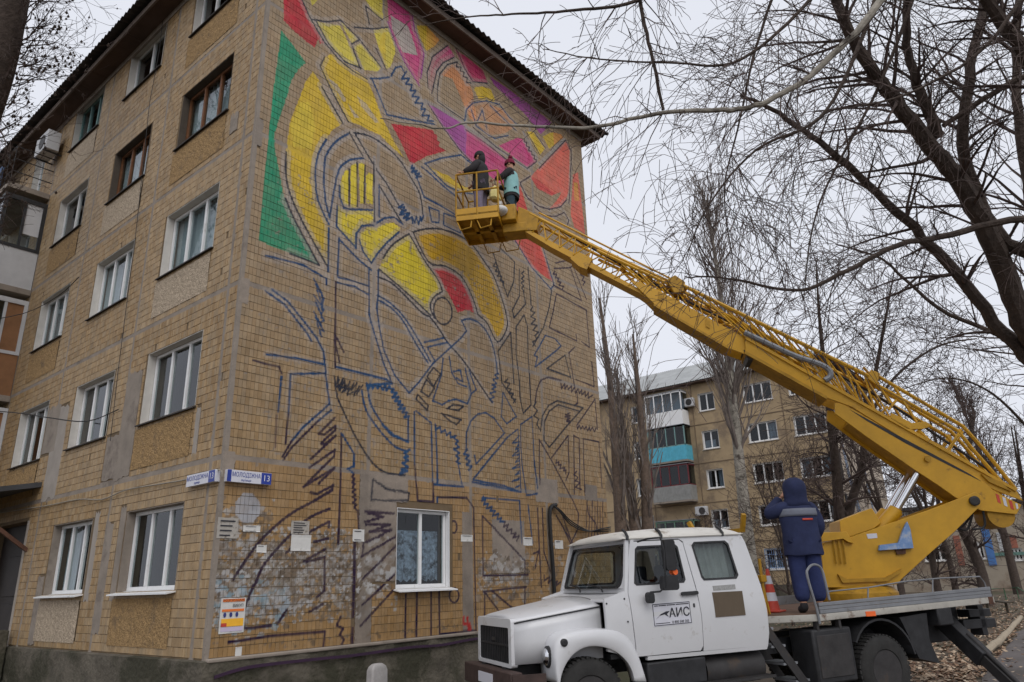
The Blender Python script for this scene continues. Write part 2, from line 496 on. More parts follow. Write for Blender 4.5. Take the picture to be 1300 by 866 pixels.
# colour fields
fill([(364, -40), (380, -40), (384, 0), (393, 25), (411, 55), (406, 56), (404, 50), (399, 61), (375, 42), (359.5, 26), (360, 0)], CRD)
fill([(357, 39), (372, 58), (388, 80), (378, 89), (369, 104), (364, 122), (354.6, 150), (348.4, 170), (348.4, 188), (354.6, 221), (360, 249), (375, 282), (390, 311), (405, 337), (368, 322), (327.6, 306), (335, 226), (341, 170), (347, 112), (352.6, 69)], CGR)
fill([(397, 91), (410, 110), (422, 133), (435, 157), (422, 165), (414, 176), (403, 199), (400, 229), (404, 256), (417, 285), (419, 291), (416, 315), (415, 336), (397, 306), (381, 275), (368, 248), (363, 224), (363, 193), (368, 154), (381, 122), (388, 103)], CG)
fill([(368, 160), (381, 130), (392, 130), (400, 160), (395, 190), (372, 186)], CY, 0.5, 0.3)
fill([(421, 68), (465, 100), (474, 120), (484, 148), (500, 180), (512, 200), (497, 187), (483, 172), (453, 158), (442, 154), (422, 119), (408, 92), (406, 83), (411, 74)], CG)
for q in ([(453, 122), (464, 131), (481, 156), (476, 156), (458, 135)], [(415, 98), (428, 108), (440, 128), (436, 130)], [(440, 130), (456, 150), (450, 150)]):
    fill(q, GRYB, 0.7)
for q in ([(401.7, 27.7), (431, 33), (444.7, 59.6), (457, 86), (437.8, 77.6), (417, 55.4)], [(432, 27.7), (454, 50), (446, 55)], [(449, 59.6), (457, 55.4), (483.5, 86), (479, 91.4), (461, 88.7)],
          [(473.8, 38.8), (491.8, 36), (500, 55), (501.5, 66.5), (496.6, 83), (491, 88.7), (480.7, 62.4)], [(464, 0), (462, -30), (484, -30), (485, 0), (486, 25), (475, 18)], [(388, -20), (405, -20), (403, 0), (396, 8)]):
    fill(q, CY, 0.85)
fill([(480, 60), (486, 40), (489, 40), (489, 86)], CG, 0.6)
fill([(491.8, 2.8), (488, -16), (505, -8), (523, 16.6), (525.7, 37.4), (537.5, 66.5), (535.4, 86), (531, 108), (513, 79), (502, 55.4), (493, 27.7)], CMG)
fill([(495, 19.4), (517.4, 33), (525.7, 55.4), (530, 70.7), (510.5, 66.5), (498, 37.4)], GRYB, 1.0)
fill([(528.5, 32.6), (541, 33), (557.6, 51), (550.7, 59.6), (541, 65), (532.7, 47)], CG)
fill([(541, 33), (557.6, 51), (550.7, 59.6), (541, 65)], COR, 0.8, fade=[(556, 54), (534, 46)])
fill([(568.7, 58), (577, 72), (563, 79), (553.4, 91.4), (548, 119), (543, 111), (542.4, 88.7), (549, 70.7)], CMG, fade=[(570, 60), (542, 125)])
fill([(559, 95.6), (568.7, 84.5), (580, 80), (596, 107), (600, 119), (606, 160), (596, 150), (582, 118), (574, 100)], COR, 0.8, 0.4)
fill([(577, 62.4), (595, 74.8), (613, 90), (618.6, 105), (597.8, 104), (588, 87)], CCR)
fill([(603, 111), (612, 110), (622.7, 113.6), (628, 126.6), (627, 130), (607.5, 126.6), (602, 114)], CG)
fill([(621, 97), (653, 119), (668, 130), (700, 156), (686, 171), (673, 154), (668, 147), (641, 121), (627, 108)], CPU)
fill([(666.5, 166.6), (677.6, 168), (691.5, 188.8), (684.5, 198.5), (673.4, 179)], CG)
fill([(688.7, 173.6), (699.8, 168), (712, 170.8), (715, 175), (697, 188.8)], CG)
fill([(702, 168), (712, 170.8), (715, 175), (703, 184)], COR, 0.8)
fill([(543.7, 132), (558, 138), (585, 156), (592, 164), (591, 199), (585, 193), (563, 163), (547, 138)], CPU)
fill([(592, 164), (619, 183), (648, 208), (647, 228), (640, 238), (612, 216), (591, 199)], CMG)
fill([(620, 194), (648, 214), (648, 222), (622, 204)], CCR, 0.5)
fill([(633, 185), (656.8, 175), (665, 177.7), (680.4, 205.4), (669, 212.4)], CMG)
fill([(664, 180), (680, 205), (669, 212), (670, 200)], CCR, 0.5)
fill([(496, 157), (549, 165.4), (551, 170), (554, 171), (555, 178), (558, 181), (557, 186), (566, 191.8), (541, 198.7), (521.6, 209.8), (507.7, 179)], CRD)
fill([(540, 208), (556, 218), (569, 223), (583, 235), (600, 241), (599, 246), (582, 244), (566, 235), (550, 221)], CG, 0.9)
fill([(719, 179), (723, 188), (722.6, 239), (718, 255), (711, 262), (697, 265), (703, 259), (710, 250), (712, 244), (700, 248), (682, 239), (673, 225), (683, 214), (700, 197)], CCO)
fill([(673, 225), (682, 228), (700, 243), (706, 246), (700, 249), (682, 240)], CRD, 0.6)
fill([(604, 132), (612, 128), (640, 140), (655, 160), (640, 170), (618, 172), (600, 150)], COR, 0.45, 0.5)
fill([(727, 222), (733.5, 219), (737, 247), (742.5, 298), (729, 289), (724, 272), (726, 245)], CCO)
fill([(728, 232), (733, 232), (735, 255), (729, 255)], CG, 0.5)
fill([(656, 236), (661, 238), (670, 270), (682, 299), (701, 357), (692, 352), (675, 339), (653, 306), (655, 280)], S(204, 72, 62, KP))
for q in ([(435, 222), (439, 215.5), (443, 217), (441.5, 262), (436, 259), (431, 250), (431, 236)], [(445, 212), (449, 207), (453, 208), (452.5, 264), (445, 263)],
          [(455, 208), (459, 206), (462.7, 209), (461.5, 259), (457, 259)], [(464.5, 224), (468, 219), (472.5, 222), (473, 260), (465, 258)],
          [(428.8, 261.6), (437.8, 267.8), (474.5, 268.5), (473.8, 282), (458.6, 286.5), (451.6, 299), (452.3, 315.6), (426.7, 287.9)],
          [(457, 297), (465, 289), (479, 289), (487, 284), (499, 283), (508, 290), (504, 296), (490, 308), (478, 322), (471, 334), (461, 320), (456, 306)],
          [(519, 297), (538, 330), (556, 355), (561, 370), (552, 374), (546, 386), (546.5, 400), (515, 371), (481, 342), (486, 328), (498, 311)]):
    fill(q, S(214, 192, 44, KP))
fill([(524, 295), (540, 292), (558, 292), (580, 299), (598, 311), (613, 331), (626, 351), (636, 378), (641, 394), (643, 404), (642, 420), (631, 434), (618, 410), (607, 400), (604, 391), (598, 374), (585, 351), (565, 338), (544, 333)], S(204, 160, 28, KP), var=0.3)
fill([(548.7, 341), (564, 340), (582, 352), (594.4, 370), (601, 385.4), (602, 396.5), (591.6, 394), (580.5, 396.5), (571, 377), (562.5, 363), (555.6, 353.5)], CRD)
# grey undercoat bands and outline strokes
LIN = []
def ln(col, w, *paths, cl=False, sm=False, halo=0.0):
    for p in paths: LIN.append((col, w, smooth(p) if sm else p, cl, halo))
ln(DRK, .04, [(383, 0), (393, 22), (411, 53), (430, 76), (447, 90), (466, 101)], [(396, 25), (415, 28), (432, 26), (456, 50), (483, 85)], [(446, 56), (456, 51)], [(447, 59), (457, 88)], [(464, 10), (469, 32)], [(477, 62), (490, 88)], [(464, 8), (485, 25)], [(450, 35), (472, 37), (492, 35)], [(401, 27), (417, 56), (438, 79), (458, 87)], [(412, 73), (406, 84), (422, 118), (442, 155)], halo=.1)
ln(BLU, .05, [(470, 100), (482, 100), (494, 98)], [(472, 101), (481, 122), (491, 146), (510, 150), (529, 154), (551, 158)], [(496, 97), (502, 86), (509, 84.5), (514, 94)], jag([(514, 94), (528, 121), (549, 157)], 16, 5), halo=.1)
ln(CPU, .045, [(492, 28), (503, 57), (514, 80), (532, 109)], [(523, 18), (526, 38), (538, 68), (534, 100)], halo=.1)
ln(DRK, .04, [(543, 111), (542, 92), (549, 72), (568, 58)], [(548, 119), (554, 91), (562, 80), (576, 73)], [(555, 129), (555, 112), (558, 94), (568, 82), (580, 79)], [(555, 129), (572, 141), (590, 153)], jag([(580, 80), (597, 107)], 8, 3), [(579, 62), (590, 88), (600, 104), (619, 106)], sm=False, halo=.1)
ln(BLU, .04, [(589.5, 154), (592, 139), (600, 131), (618, 128), (634, 133), (646, 149), (659, 161)], [(598, 140), (604, 158), (612, 140), (618, 165)], [(604, 160), (620, 172), (628, 176), (645, 172)], [(622, 134), (640, 152), (655, 166)], halo=.07)
ln(GRYB, .13, [(588, 158), (619, 179), (650, 202), (672, 217)], [(664, 168), (682, 201)], [(684, 208), (716, 177)], [(540, 128), (562, 140), (590, 157)])
ln(PRP, .04, [(543, 132), (563, 163), (586, 194), (604, 211)], [(600, 162), (630, 187), (669, 214)], [(591, 165), (619, 184), (648, 207)], [(669, 214), (681, 205)], jag([(665, 177), (681, 204)], 10, 2), [(667, 166), (685, 197)], [(678, 168), (692, 188)], [(673, 224), (660, 232), (668, 250)], [(684, 214), (718, 178), (723, 190)], halo=.06)
ln(PRP, .045, [(660, 234), (670, 252), (684, 262), (697, 266), (711, 263), (719, 254)], [(678, 262), (690, 274), (705, 275), (716, 270), (722, 280), (720, 286)], [(725, 190), (724, 225), (722, 258)], halo=.08)
ln(BLU, .05, [(442, 170), (427, 179), (416, 193), (411.5, 207), (411, 232), (413, 256), (418, 276)], [(461, 201), (445, 203), (434, 210), (429.5, 218), (425, 235), (418, 276)], [(414, 177), (405, 193), (401, 208), (400, 230), (404, 256), (417, 285)], sm=True, halo=.1)
ln(DRK, .045, [(443, 168), (460, 198)], [(451, 171), (478, 216), (492, 236), (516, 280)], [(481, 235), (497, 262), (511, 285)], [(449, 169), (466, 172), (484, 182), (505, 201), (522, 227), (533, 248), (537, 277)], [(435, 157), (421, 133), (408, 110)], sm=True, halo=.1)
ln(BLU, .05, [(523, 212), (529, 226), (538, 250), (560, 262), (580, 274)], [(535, 212), (546, 221), (563, 237), (583, 253)], [(540, 208), (552, 221), (567, 236), (583, 244), (600, 246)], [(539, 208), (560, 201), (585, 197), (603, 212)], jag([(523, 212), (534, 226)], 8, 4), jag([(509, 262), (522, 280), (538, 276)], 18, 6), halo=.08)
ln(BLU, .045, [(544, 263), (557, 268), (557, 283), (548, 282)], [(563, 271), (585, 278), (584, 296), (563, 286)], cl=True, halo=.08)
ln(BLU, .05, [(451, 315), (452, 297), (459, 287), (474, 286), (480, 282), (488, 277), (500, 276), (511, 285)], [(471, 334), (479, 322), (491, 308), (506, 295)], [(471, 334), (461, 320), (456, 305)], [(431, 236), (431, 250), (436, 264), (444, 266), (474, 267)], [(481, 235), (481, 276)], [(428, 262), (427, 288), (452, 315)], [(431, 305), (455, 330), (471, 343)], [(430, 303), (428, 350)], [(417, 290), (416, 345)], halo=.1)
ln(GRYB, .12, [(475, 200), (476, 240), (475, 284)]); ln(DRK, .04, [(443, 215), (443, 262)], [(453, 207), (453, 262)], [(463, 210), (462, 258)], [(474, 206), (475, 282)])
ln(DRK, .045, [(363, 193), (363, 225), (370, 252), (386, 286), (415, 338)], [(405, 337), (375, 282), (362, 252)], [(368, 322), (405, 337)], [(519, 297), (538, 330), (556, 356), (561, 370)], [(486, 328), (498, 311), (519, 297)], sm=True, halo=.1)
ln(DRK, .045, [(524, 295), (540, 291), (558, 291), (580, 298), (598, 310), (613, 330), (626, 350), (636, 377), (643, 403), (642, 420), (631, 434), (618, 410), (607, 400), (604, 391), (598, 374), (585, 351), (565, 338), (544, 333), (524, 295)], [(481, 342), (515, 371), (547, 401)], sm=True, halo=.12)
ln(DRK, .05, [(480, 352), (500, 362), (534, 396), (545, 402)], [(545, 402), (556, 416), (568, 435), (590, 461), (624, 511)], sm=True, halo=.08)
ln(BLU, .045, [(337, 325), (352, 328), (385, 337), (414, 354), (414, 362)], [(429, 352), (448, 357), (467, 363)], [(428, 359), (450, 364), (467, 374)], [(468, 340), (468, 398), (471, 410), (477, 430), (486, 460), (497, 486)], [(480, 343), (480, 375), (478, 390), (481, 415), (487, 445), (501, 477), (519, 499), (531, 486), (549, 462), (571, 442), (585, 429), (592, 420), (586, 408)], halo=.1)
ln(PRP, .06, [(426, 358), (425, 425), (436, 447)], [(425, 425), (425, 467)], [(424, 432), (431, 460)])
for k in range(9):
    ln(BLU, .035, [(398 + k % 3 * 2, 354 + k * 7), (408 + k % 2 * 3, 372 + k * 7), (409 - k * .4, 384 + k * 5)])
ln(BLU, .045, [(337, 370), (360, 386), (390, 424), (395, 433)], [(345, 368), (365, 383), (390, 414), (402, 430), (410, 446), (412, 463)], [(338, 450), (375, 455), (412, 463)], [(412, 463), (413, 474), (369, 475), (366, 526)], [(413, 474), (418, 513), (384, 543), (370, 560)], [(420, 521), (403, 535)], [(427, 466), (463, 475), (490, 482), (497, 487)], halo=.05)
ln(PRP, .055, [(321, 458), (336, 462), (354, 466), (357, 474)], [(403, 535), (370, 568), (360, 583)], [(370, 560), (358, 580)], [(366, 526), (362, 563)]); ln(S(110, 84, 76), .04, [(351, 527), (349, 568)])
for k in range(6): ln(BLU, .045, [(357 - k * .8, 478 + k * 8), (356.4 - k * .8, 483 + k * 8)])
ln(DRK, .03, jag([(428, 482), (460, 494)], 16, 9), jag([(430, 486), (448, 500)], 8, 8))
ln(DRK, .055, [(424, 478), (427, 500), (431, 512), (448, 549)], [(448, 549), (468, 582), (487, 599), (514, 603)], sm=True)
ln(BLU, .05, [(459, 496), (464, 520), (481, 546), (501, 567), (517, 573)], [(466, 490), (471, 515), (490, 545), (500, 554), (518, 561)], [(518, 561), (518, 531)], sm=True)
ln(S(34, 82, 128), .075, [(486, 540), (500, 553), (518, 561)], jag([(466, 489), (497, 492), (518, 531)], 26, 4), jag([(517, 573), (514, 603)], 9, 5), [(466, 489), (497, 487)])
ln(BLU, .045, [(586, 407), (596, 405), (610, 412), (622, 430), (629, 455), (631, 475)], [(479, 375), (495, 385), (512, 402), (530, 430), (546, 459)], [(480, 381), (496, 391), (511, 407), (528, 437), (543, 461)], sm=True, halo=.08)
ln(BLU, .045, jag([(631, 475), (624, 511)], 12, 4), [(538, 435), (563, 429)], [(542, 441), (567, 435), (573, 440)], [(543, 443), (551, 457)], [(562, 455), (560, 476), (549, 509), (561, 514), (569, 509), (579, 507), (593, 513), (598, 500), (604, 495), (595, 470)], [(570, 453), (573, 473), (581, 487), (592, 491)], [(575, 472), (584, 470), (587, 485), (579, 480)], [(590, 468), (598, 500)])
ln(DRK, .045, [(561.8 + 11.8 * math.cos(a * .35), 395 + 17 * math.sin(a * .35) + 2 * math.cos(a * .35)) for a in range(18)], [(550, 467), (542, 478), (550, 491), (559, 475)], [(541, 482), (534, 497), (544, 504), (551, 493)], [(530, 501), (543, 515), (542, 521), (528, 507)], [(567, 519), (575, 514), (588, 516), (582, 521)], [(560, 525), (585, 533), (579, 539), (570, 534)], cl=True)
ln(DRK, .04, [(551, 404), (546, 390), (550, 378), (560, 371)], sm=True, halo=.08)
ln(BLU, .065, [(526, 523), (526, 590)], [(553, 541), (555, 613)], [(551, 615), (588, 618)], jag([(553, 541), (580, 556), (582, 590)], 18, 4), jag([(592, 572), (598, 598)], 7, 4)); ln(BLU, .04, [(528, 522), (547, 537), (549, 612)], [(581, 588), (586, 616)])
ln(PRP, .06, [(526, 590), (530, 636), (550, 637), (549, 612)]); ln(DRK, .04, [(473, 609), (490, 621), (519, 626), (518, 636), (471, 635)], cl=True)
ln(PRP, .055, [(555, 631), (592, 632), (601, 645), (603, 745), (604, 800)]); ln(BLU, .06, [(554, 645), (555, 631)])
ln(BLU, .045, [(591, 572), (592, 549), (597, 535), (606, 526), (616, 524), (627, 531), (640, 550), (622, 570), (604, 589), (602, 578)], sm=False)
ln(BLU, .065, [(644, 555), (625, 578), (600, 609), (640, 617), (661, 625)], [(599, 612), (630, 618), (661, 625)]); ln(BLU, .04, [(657, 545), (660, 592), (661, 625)], [(661, 569), (660.6, 539), (675, 529), (678, 590), (682, 620)], [(661, 569), (663, 595), (668, 629)], [(638, 498), (655, 529), (643, 538), (636, 529), (638, 498)], [(657, 545), (644, 555)])
ln(BLU, .06, [(668, 629), (682, 627)], [(678, 585), (682, 620)])
for k in range(8): ln(BLU, .035, [(659, 553 + k * 9), (650 + k % 2 * 4, 563 + k * 8), (659, 561 + k * 8)])
ln(DRK, .045, [(648, 422), (632, 446), (637, 486), (654, 511)], [(648, 422), (652, 487)], jag([(643, 482), (654, 511)], 9, 3), [(665, 400), (655, 415), (655, 450), (659, 484), (660, 506), (664, 525), (674, 514), (670, 450), (669, 414), (665, 400)], [(626, 322), (638, 360), (644, 377), (652, 357), (653, 333), (634, 314)], jag([(628, 335), (640, 362)], 9, 3), [(659, 342), (659, 376), (650, 394), (652, 404), (667, 386), (664, 370)], jag([(664, 345), (664, 370)], 8, 2), [(670, 340), (674, 388)], jag([(675, 390), (682, 425), (677, 440)], 12, 4), [(700, 368), (697, 390), (690, 415), (676, 440)])
ln(BLU, .055, [(654, 306), (675, 340), (699, 367), (703, 362), (685, 301)], halo=.1)
ln(PRP, .045, [(706, 373), (744, 394), (748, 441), (738, 434)], [(706, 373), (702, 395), (697, 416), (732, 433), (731, 425)], [(722, 448), (729, 490)], [(729, 441), (722, 448)], [(751, 460), (754, 491), (731, 482)], [(705, 334), (718, 331), (727, 322)], [(703, 341), (724, 340), (735, 329)], [(724, 340), (738, 382), (702, 362)], [(728, 340), (744, 380)], jag([(703, 345), (716, 367)], 9, 3), jag([(738, 340), (742, 362)], 7, 3))
ln(BLU, .06, [(692, 426), (678, 451), (682, 453), (679, 466), (705, 446), (712, 439), (704, 430)], cl=True); ln(DRK, .045, [(717, 451), (694, 468), (724, 479)], cl=True)
ln(PRP, .045, [(679, 511), (681, 496), (686, 483), (696, 479), (712, 483)], jag([(712, 488), (728, 493), (752, 503)], 18, 4), [(732, 498), (733, 512), (729, 515)], [(755, 507), (732, 540)], [(755, 507), (758, 545)], jag([(732, 541), (757, 545)], 12, 3))
ln(DRK, .06, [(686, 547), (688, 528), (696, 515), (707, 509), (729, 515), (740, 518), (720, 540), (697, 568), (690, 559), (691, 535), (697, 522), (708, 514), (735, 522)], jag([(679, 511), (684, 545)], 6, 3)); ln(PRP, .04, jag([(722, 526), (722, 538)], 8, 4))
ln(PRP, .06, [(684, 558), (685, 615)], [(684, 558), (700, 585), (716, 615), (728, 638), (734, 652), (733, 672), (724, 690), (712, 665)]); ln(PRP, .045, [(700, 581), (721, 553), (722, 600), (718, 610)], jag([(706, 585), (720, 600)], 9, 3), [(729, 627), (728, 553), (735, 557), (736, 625)], [(742, 625), (740, 557), (760, 561), (764, 620)], jag([(730, 600), (737, 622)], 6, 4), jag([(744, 640), (766, 690)], 4, 2))
for k in range(7): ln(PRP, .035, [(745 + k * 3.3, 636 + (k % 2) * 8), (743.5 + k * 3.6, 676 + (k * 7) % 17)])
ln(BLU, .045, [(612, 632), (659, 636), (662, 690)], [(670, 641), (676, 690)]); ln(BLU, .06, jag([(612, 632), (640, 664)], 14, 4)); ln(PRP, .045, jag([(640, 664), (660, 685)], 9, 4), [(682, 645), (684, 690), (687, 745)], [(688, 645), (690, 700), (698, 725)], [(677, 703), (683, 700), (679, 722)])
ln(PRP, .06, [(612, 655), (666, 712)], [(612, 655), (613, 731), (670, 730)], [(666, 712), (666, 730)], [(613, 751), (668, 745)], [(615, 752), (615, 790)], [(615, 752), (640, 785)], [(624, 750), (650, 772)], [(666, 745), (666, 768)], [(712, 650), (724, 684)], [(706, 655), (730, 695), (722, 745)], [(733, 700), (726, 745)], jag([(692, 733), (712, 742)], 8, 5))
ln(PRP, .065, [(422, 621), (400, 635), (365, 655), (328, 689), (296, 735)], [(418, 646), (393, 657), (370, 677), (336, 715), (325, 739), (319, 750), (305, 795), (343, 794)], sm=True)
ln(PRP, .05, [(418, 662), (395, 674), (363, 702)], [(418, 662), (417, 670)], [(413, 697), (385, 713)], [(416, 684), (398, 688)], [(412, 707), (388, 714)], [(412, 707), (411, 750), (402, 758)], [(409, 767), (392, 777)], [(363, 775), (352, 792)])
ln(PRP, .05, [(433, 551), (432, 600), (429, 690)], jag([(448, 603), (450, 625), (451, 648)], 14, 2.4), [(454, 648), (455, 675)]); ln(PRP, .09, [(450, 685), (449, 740), (446, 822)]); ln(BLU, .045, [(433, 550), (449, 576), (449, 592), (441, 595), (448, 600)])
ln(PRP, .05, [(425, 530), (404, 551), (411, 552), (425, 541), (425, 546), (407, 563), (412, 564), (426, 553), (394, 583)], [(392, 594), (425, 571), (424, 579), (385, 618), (425, 594), (404, 614)], [(394, 625), (402, 627), (423, 616), (421, 623), (399, 635)])
ln(PRP, .05, [(463, 649), (500, 652)], [(466, 651), (486, 656), (463, 663)], [(464, 666), (495, 666), (468, 676), (496, 673), (464, 689)], [(458, 707), (503, 680)], [(460, 735), (503, 692)], [(459, 769), (502, 728)], [(457, 795), (500, 748)], [(461, 690), (459, 707)], [(515, 755), (514, 818)], [(547, 750), (547, 812)], [(557, 750), (558, 806)], [(558, 806), (604, 800)], [(290, 815), (340, 808), (412, 802), (410, 823)], [(432, 783), (427, 794), (435, 798), (431, 806), (436, 812), (432, 822)])
ln(PRP, .07, [(529, 752), (528, 816)])
ln(PRP, .045, [(575.5 + 4 * math.cos(a * .5), 669 + 8 * math.sin(a * .5)) for a in range(13)], [(576 + 6 * math.cos(a * .5), 756 + 9 * math.sin(a * .5)) for a in range(13)], cl=True)
ln(S(180, 40, 36, KP), .05, [(588, 784), (588, 792), (593, 792)], [(593, 784), (594, 800)], jag([(595, 792), (597, 800)], 4, 1.5))
for c, w, p, cl, halo in LIN:
    if halo: stroke(p, GRYB, w + 1.5 * halo, 0.34, cl)
# old paper, glue and grey wash on the lower wall
def speck(x0, x1, z0, z1, dens, seed, cols, feather=0.35):
    sl = sub(x0, x1, z0, z1); X, Z = XX[sl], ZZ[sl]; h, w = X.shape
    env = np.clip(np.minimum.reduce([(X - x0) / feather + .4, (x1 - X) / feather, (Z - z0) / feather + .2, (z1 - Z) / feather]), 0, 1)
    for i, c in enumerate(cols):
        n = 0.55 * vnoise(w, h, 2.6, seed + i) + 0.45 * vnoise(w, h, 9 + 3 * i, seed + 40 + i)
        lay(sl, c, np.clip((n - (1 - dens * env)) * 9, 0, 0.8))
def scraps(n, x0, x1, z0, z1, cols, seed, smin=.03, smax=.13, alpha=.75, peak=None):
    """torn remains of pasted papers: many small ragged quads"""
    r = random.Random(seed)
    for k in range(n):
        x = r.uniform(x0, x1); z = r.gauss((z0 + z1) / 2, (z1 - z0) / 4.2) if peak is None else r.gauss(peak, (z1 - z0) / 4.5)
        if not (z0 < z < z1): continue
        s_ = r.uniform(smin, smax) * (0.6 if r.random() < .6 else 1); m_ = r.randint(5, 8); a0 = r.uniform(0, 6.28)
        poly = [(x + s_ * r.uniform(.45, 1.1) * math.cos(a0 + 6.28 * q / m_), z + s_ * .8 * r.uniform(.45, 1.1) * math.sin(a0 + 6.28 * q / m_)) for q in range(m_)]
        sl = sub(x - s_ * 1.2, x + s_ * 1.2, z - s_ * 1.2, z + s_ * 1.2); X, Z = XX[sl], ZZ[sl]
        if X.size == 0: continue
        c = np.array(cols[r.randrange(len(cols))]) * r.uniform(.8, 1.1)
        lay(sl, c, inside(poly, X, Z) * np.clip(alpha * (.35 + 1.1 * BRUSH[sl]), 0, 1))
PAP = [S(150, 142, 134, KP), S(168, 164, 160, KP), S(112, 98, 84, KP), S(128, 112, 96, KP), S(178, 176, 174, KP), S(96, 80, 64, KP), S(140, 128, 112, KP)]
speck(0.0, 10.0, 0.9, 1.35, 0.42, 90, [S(104, 88, 70, KP), S(120, 104, 88, KP)], 0.3)
speck(0.0, 10.0, 3.0, 9.5, 0.30, 95, [S(140, 128, 116, KP)], 1.0)
speck(0.0, 2.6, 1.2, 3.0, 0.40, 97, [S(110, 94, 76, KP), S(122, 112, 100, KP)], 0.4)
scraps(2600, 0.03, 2.5, 1.30, 2.75, PAP, 1, .022, .085, .8, peak=2.0)
scraps(160, 0.06, 1.2, 1.15, 2.1, [S(130, 160, 174, KP), S(160, 170, 178, KP), S(184, 184, 184, KP)], 2, .03, .1, .55)
scraps(170, 2.6, 3.3, 1.4, 2.7, PAP, 3)
scraps(330, 5.3, 6.85, 1.45, 2.4, PAP, 4)
scraps(120, 6.8, 9.8, 1.3, 2.9, PAP, 5, alpha=.5)
scraps(60, 0.03, .9, 2.5, 3.1, PAP, 6)

fill([(314 + 17 * math.cos(a * math.pi / 4 + .39), 645 + 20 * math.sin(a * math.pi / 4 + .39)) for a in range(8)], S(164, 164, 168, KP), 0.9, .1)
for c, w, p, cl, halo in LIN: stroke(p, np.array(c) * .8, w * (.85 if w <= .051 else .68), 1.0, cl)
def gable_paint(x, z):
    c = np.clip((x / RS).round().astype(int), 0, RW - 1); r = np.clip(((z - ZP) / RS).round().astype(int), 0, RH - 1)
    return PAINT[r, c], ALPHA[r, c]

# ---- tiles
NA, NZ = 4, 7          # paint samples across and up a painted tile
def cells(cuts, w, gap):
    """tile centres and widths between panel seams"""
    c, d = [], []
    for a, b in zip(cuts[:-1], cuts[1:]):
        a, b = a + gap, b - gap; n = max(1, round((b - a) / w)); q = (b - a) / n
        c += [a + (i + .5) * q for i in range(n)]; d += [q] * n
    return np.array(c), np.array(d)
def make_tiles(name, parent, fn, acuts, zcuts, skip, tone, paint=None, single=None):
    """ceramic tiles as real pieces: all in one field, those in `single` as objects of their own"""
    ac_, aw_ = cells(acuts, .0665, .036); zc_, zw_ = cells(zcuts, .1265, .036)
    V, F, C = [], [], []
    nv = 0
    singles = []
    ca, cz = np.meshgrid(ac_, zc_)
    keep = ~skip(ca, cz)
    idx = np.argwhere(keep)
    for i, j in idx:
        a, z = ca[i, j], cz[i, j]
        hw, hh = aw_[j] / 2 - 0.0022, zw_[i] / 2 - 0.0042
        base = tone(a, z)
        dep = -0.007 - 0.003 * random.random()
        ti, tj = (random.random() - .5) * 0.004, (random.random() - .5) * 0.004
        n1 = 1
        if paint is not None:
            sx = np.linspace(a - hw, a + hw, NA + 1); sz = np.linspace(z - hh, z + hh, NZ + 1)
            X, Z = np.meshgrid(sx, sz); P, Al = paint(X, Z)
            if Al.max() > 0.02:
                cmix = P * Al[..., None] + base * (1 - Al[..., None])
                if cmix.std(axis=(0, 1)).max() > 0.012: n1 = NA
                else: base = cmix.mean(axis=(0, 1))
        if n1 == 1:
            fr = [(a - hw, z - hh), (a + hw, z - hh), (a + hw, z + hh), (a - hw, z + hh)]
            vs = [fn(p, q, dep + ti * (p - a) / hw + tj * (q - z) / hh) for p, q in fr] + [fn(p, q, 0.004) for p, q in fr]
            fs = [(0, 1, 2, 3), (0, 4, 5, 1), (1, 5, 6, 2), (2, 6, 7, 3), (3, 7, 4, 0)]
            cs = [base] * 8
        else:
            vs = [fn(X[r, c], Z[r, c], dep + ti * (X[r, c] - a) / hw + tj * (Z[r, c] - z) / hh) for r in range(NZ + 1) for c in range(NA + 1)]
            cs = [cmix[r, c] for r in range(NZ + 1) for c in range(NA + 1)]
            W1 = NA + 1; fs = [(r * W1 + c, r * W1 + c + 1, (r + 1) * W1 + c + 1, (r + 1) * W1 + c) for r in range(NZ) for c in range(NA)]
            rim = list(range(W1)) + [r * W1 + NA for r in range(1, NZ + 1)] + [NZ * W1 + c for c in range(NA - 1, -1, -1)] + [r * W1 for r in range(NZ - 1, 0, -1)]
            b = len(vs)
            for q in rim:
                r, c = divmod(q, W1); vs.append(fn(X[r, c], Z[r, c], 0.004)); cs.append(cmix[r, c])
            m = len(rim)
            fs += [(rim[k], b + k, b + (k + 1) % m, rim[(k + 1) % m]) for k in range(m)]
        if single is not None and single(a, z):
            singles.append((vs, fs, cs)); continue
        V.extend(vs); C.extend(cs); F.extend([tuple(q + nv for q in f) for f in fs]); nv += len(vs)
    def mk(nm, vs, fs, cs, kind=None):
        me = bpy.data.meshes.new(nm); me.from_pydata([tuple(map(float, q)) for q in vs], [], fs)
        at = me.color_attributes.new('Col', 'FLOAT_COLOR', 'POINT')
        arr = np.ones((len(vs), 4), np.float32); arr[:, :3] = np.array(cs, np.float32)
        at.data.foreach_set('color', arr.ravel())
        me.materials.append(M['tile'])
        o = bpy.data.objects.new(nm, me); COL.objects.link(o); o.parent = parent
        if kind: o['kind'] = kind
    mk(name, V, F, C, 'stuff')
    for vs, fs, cs in singles: mk('tile', vs, fs, cs)

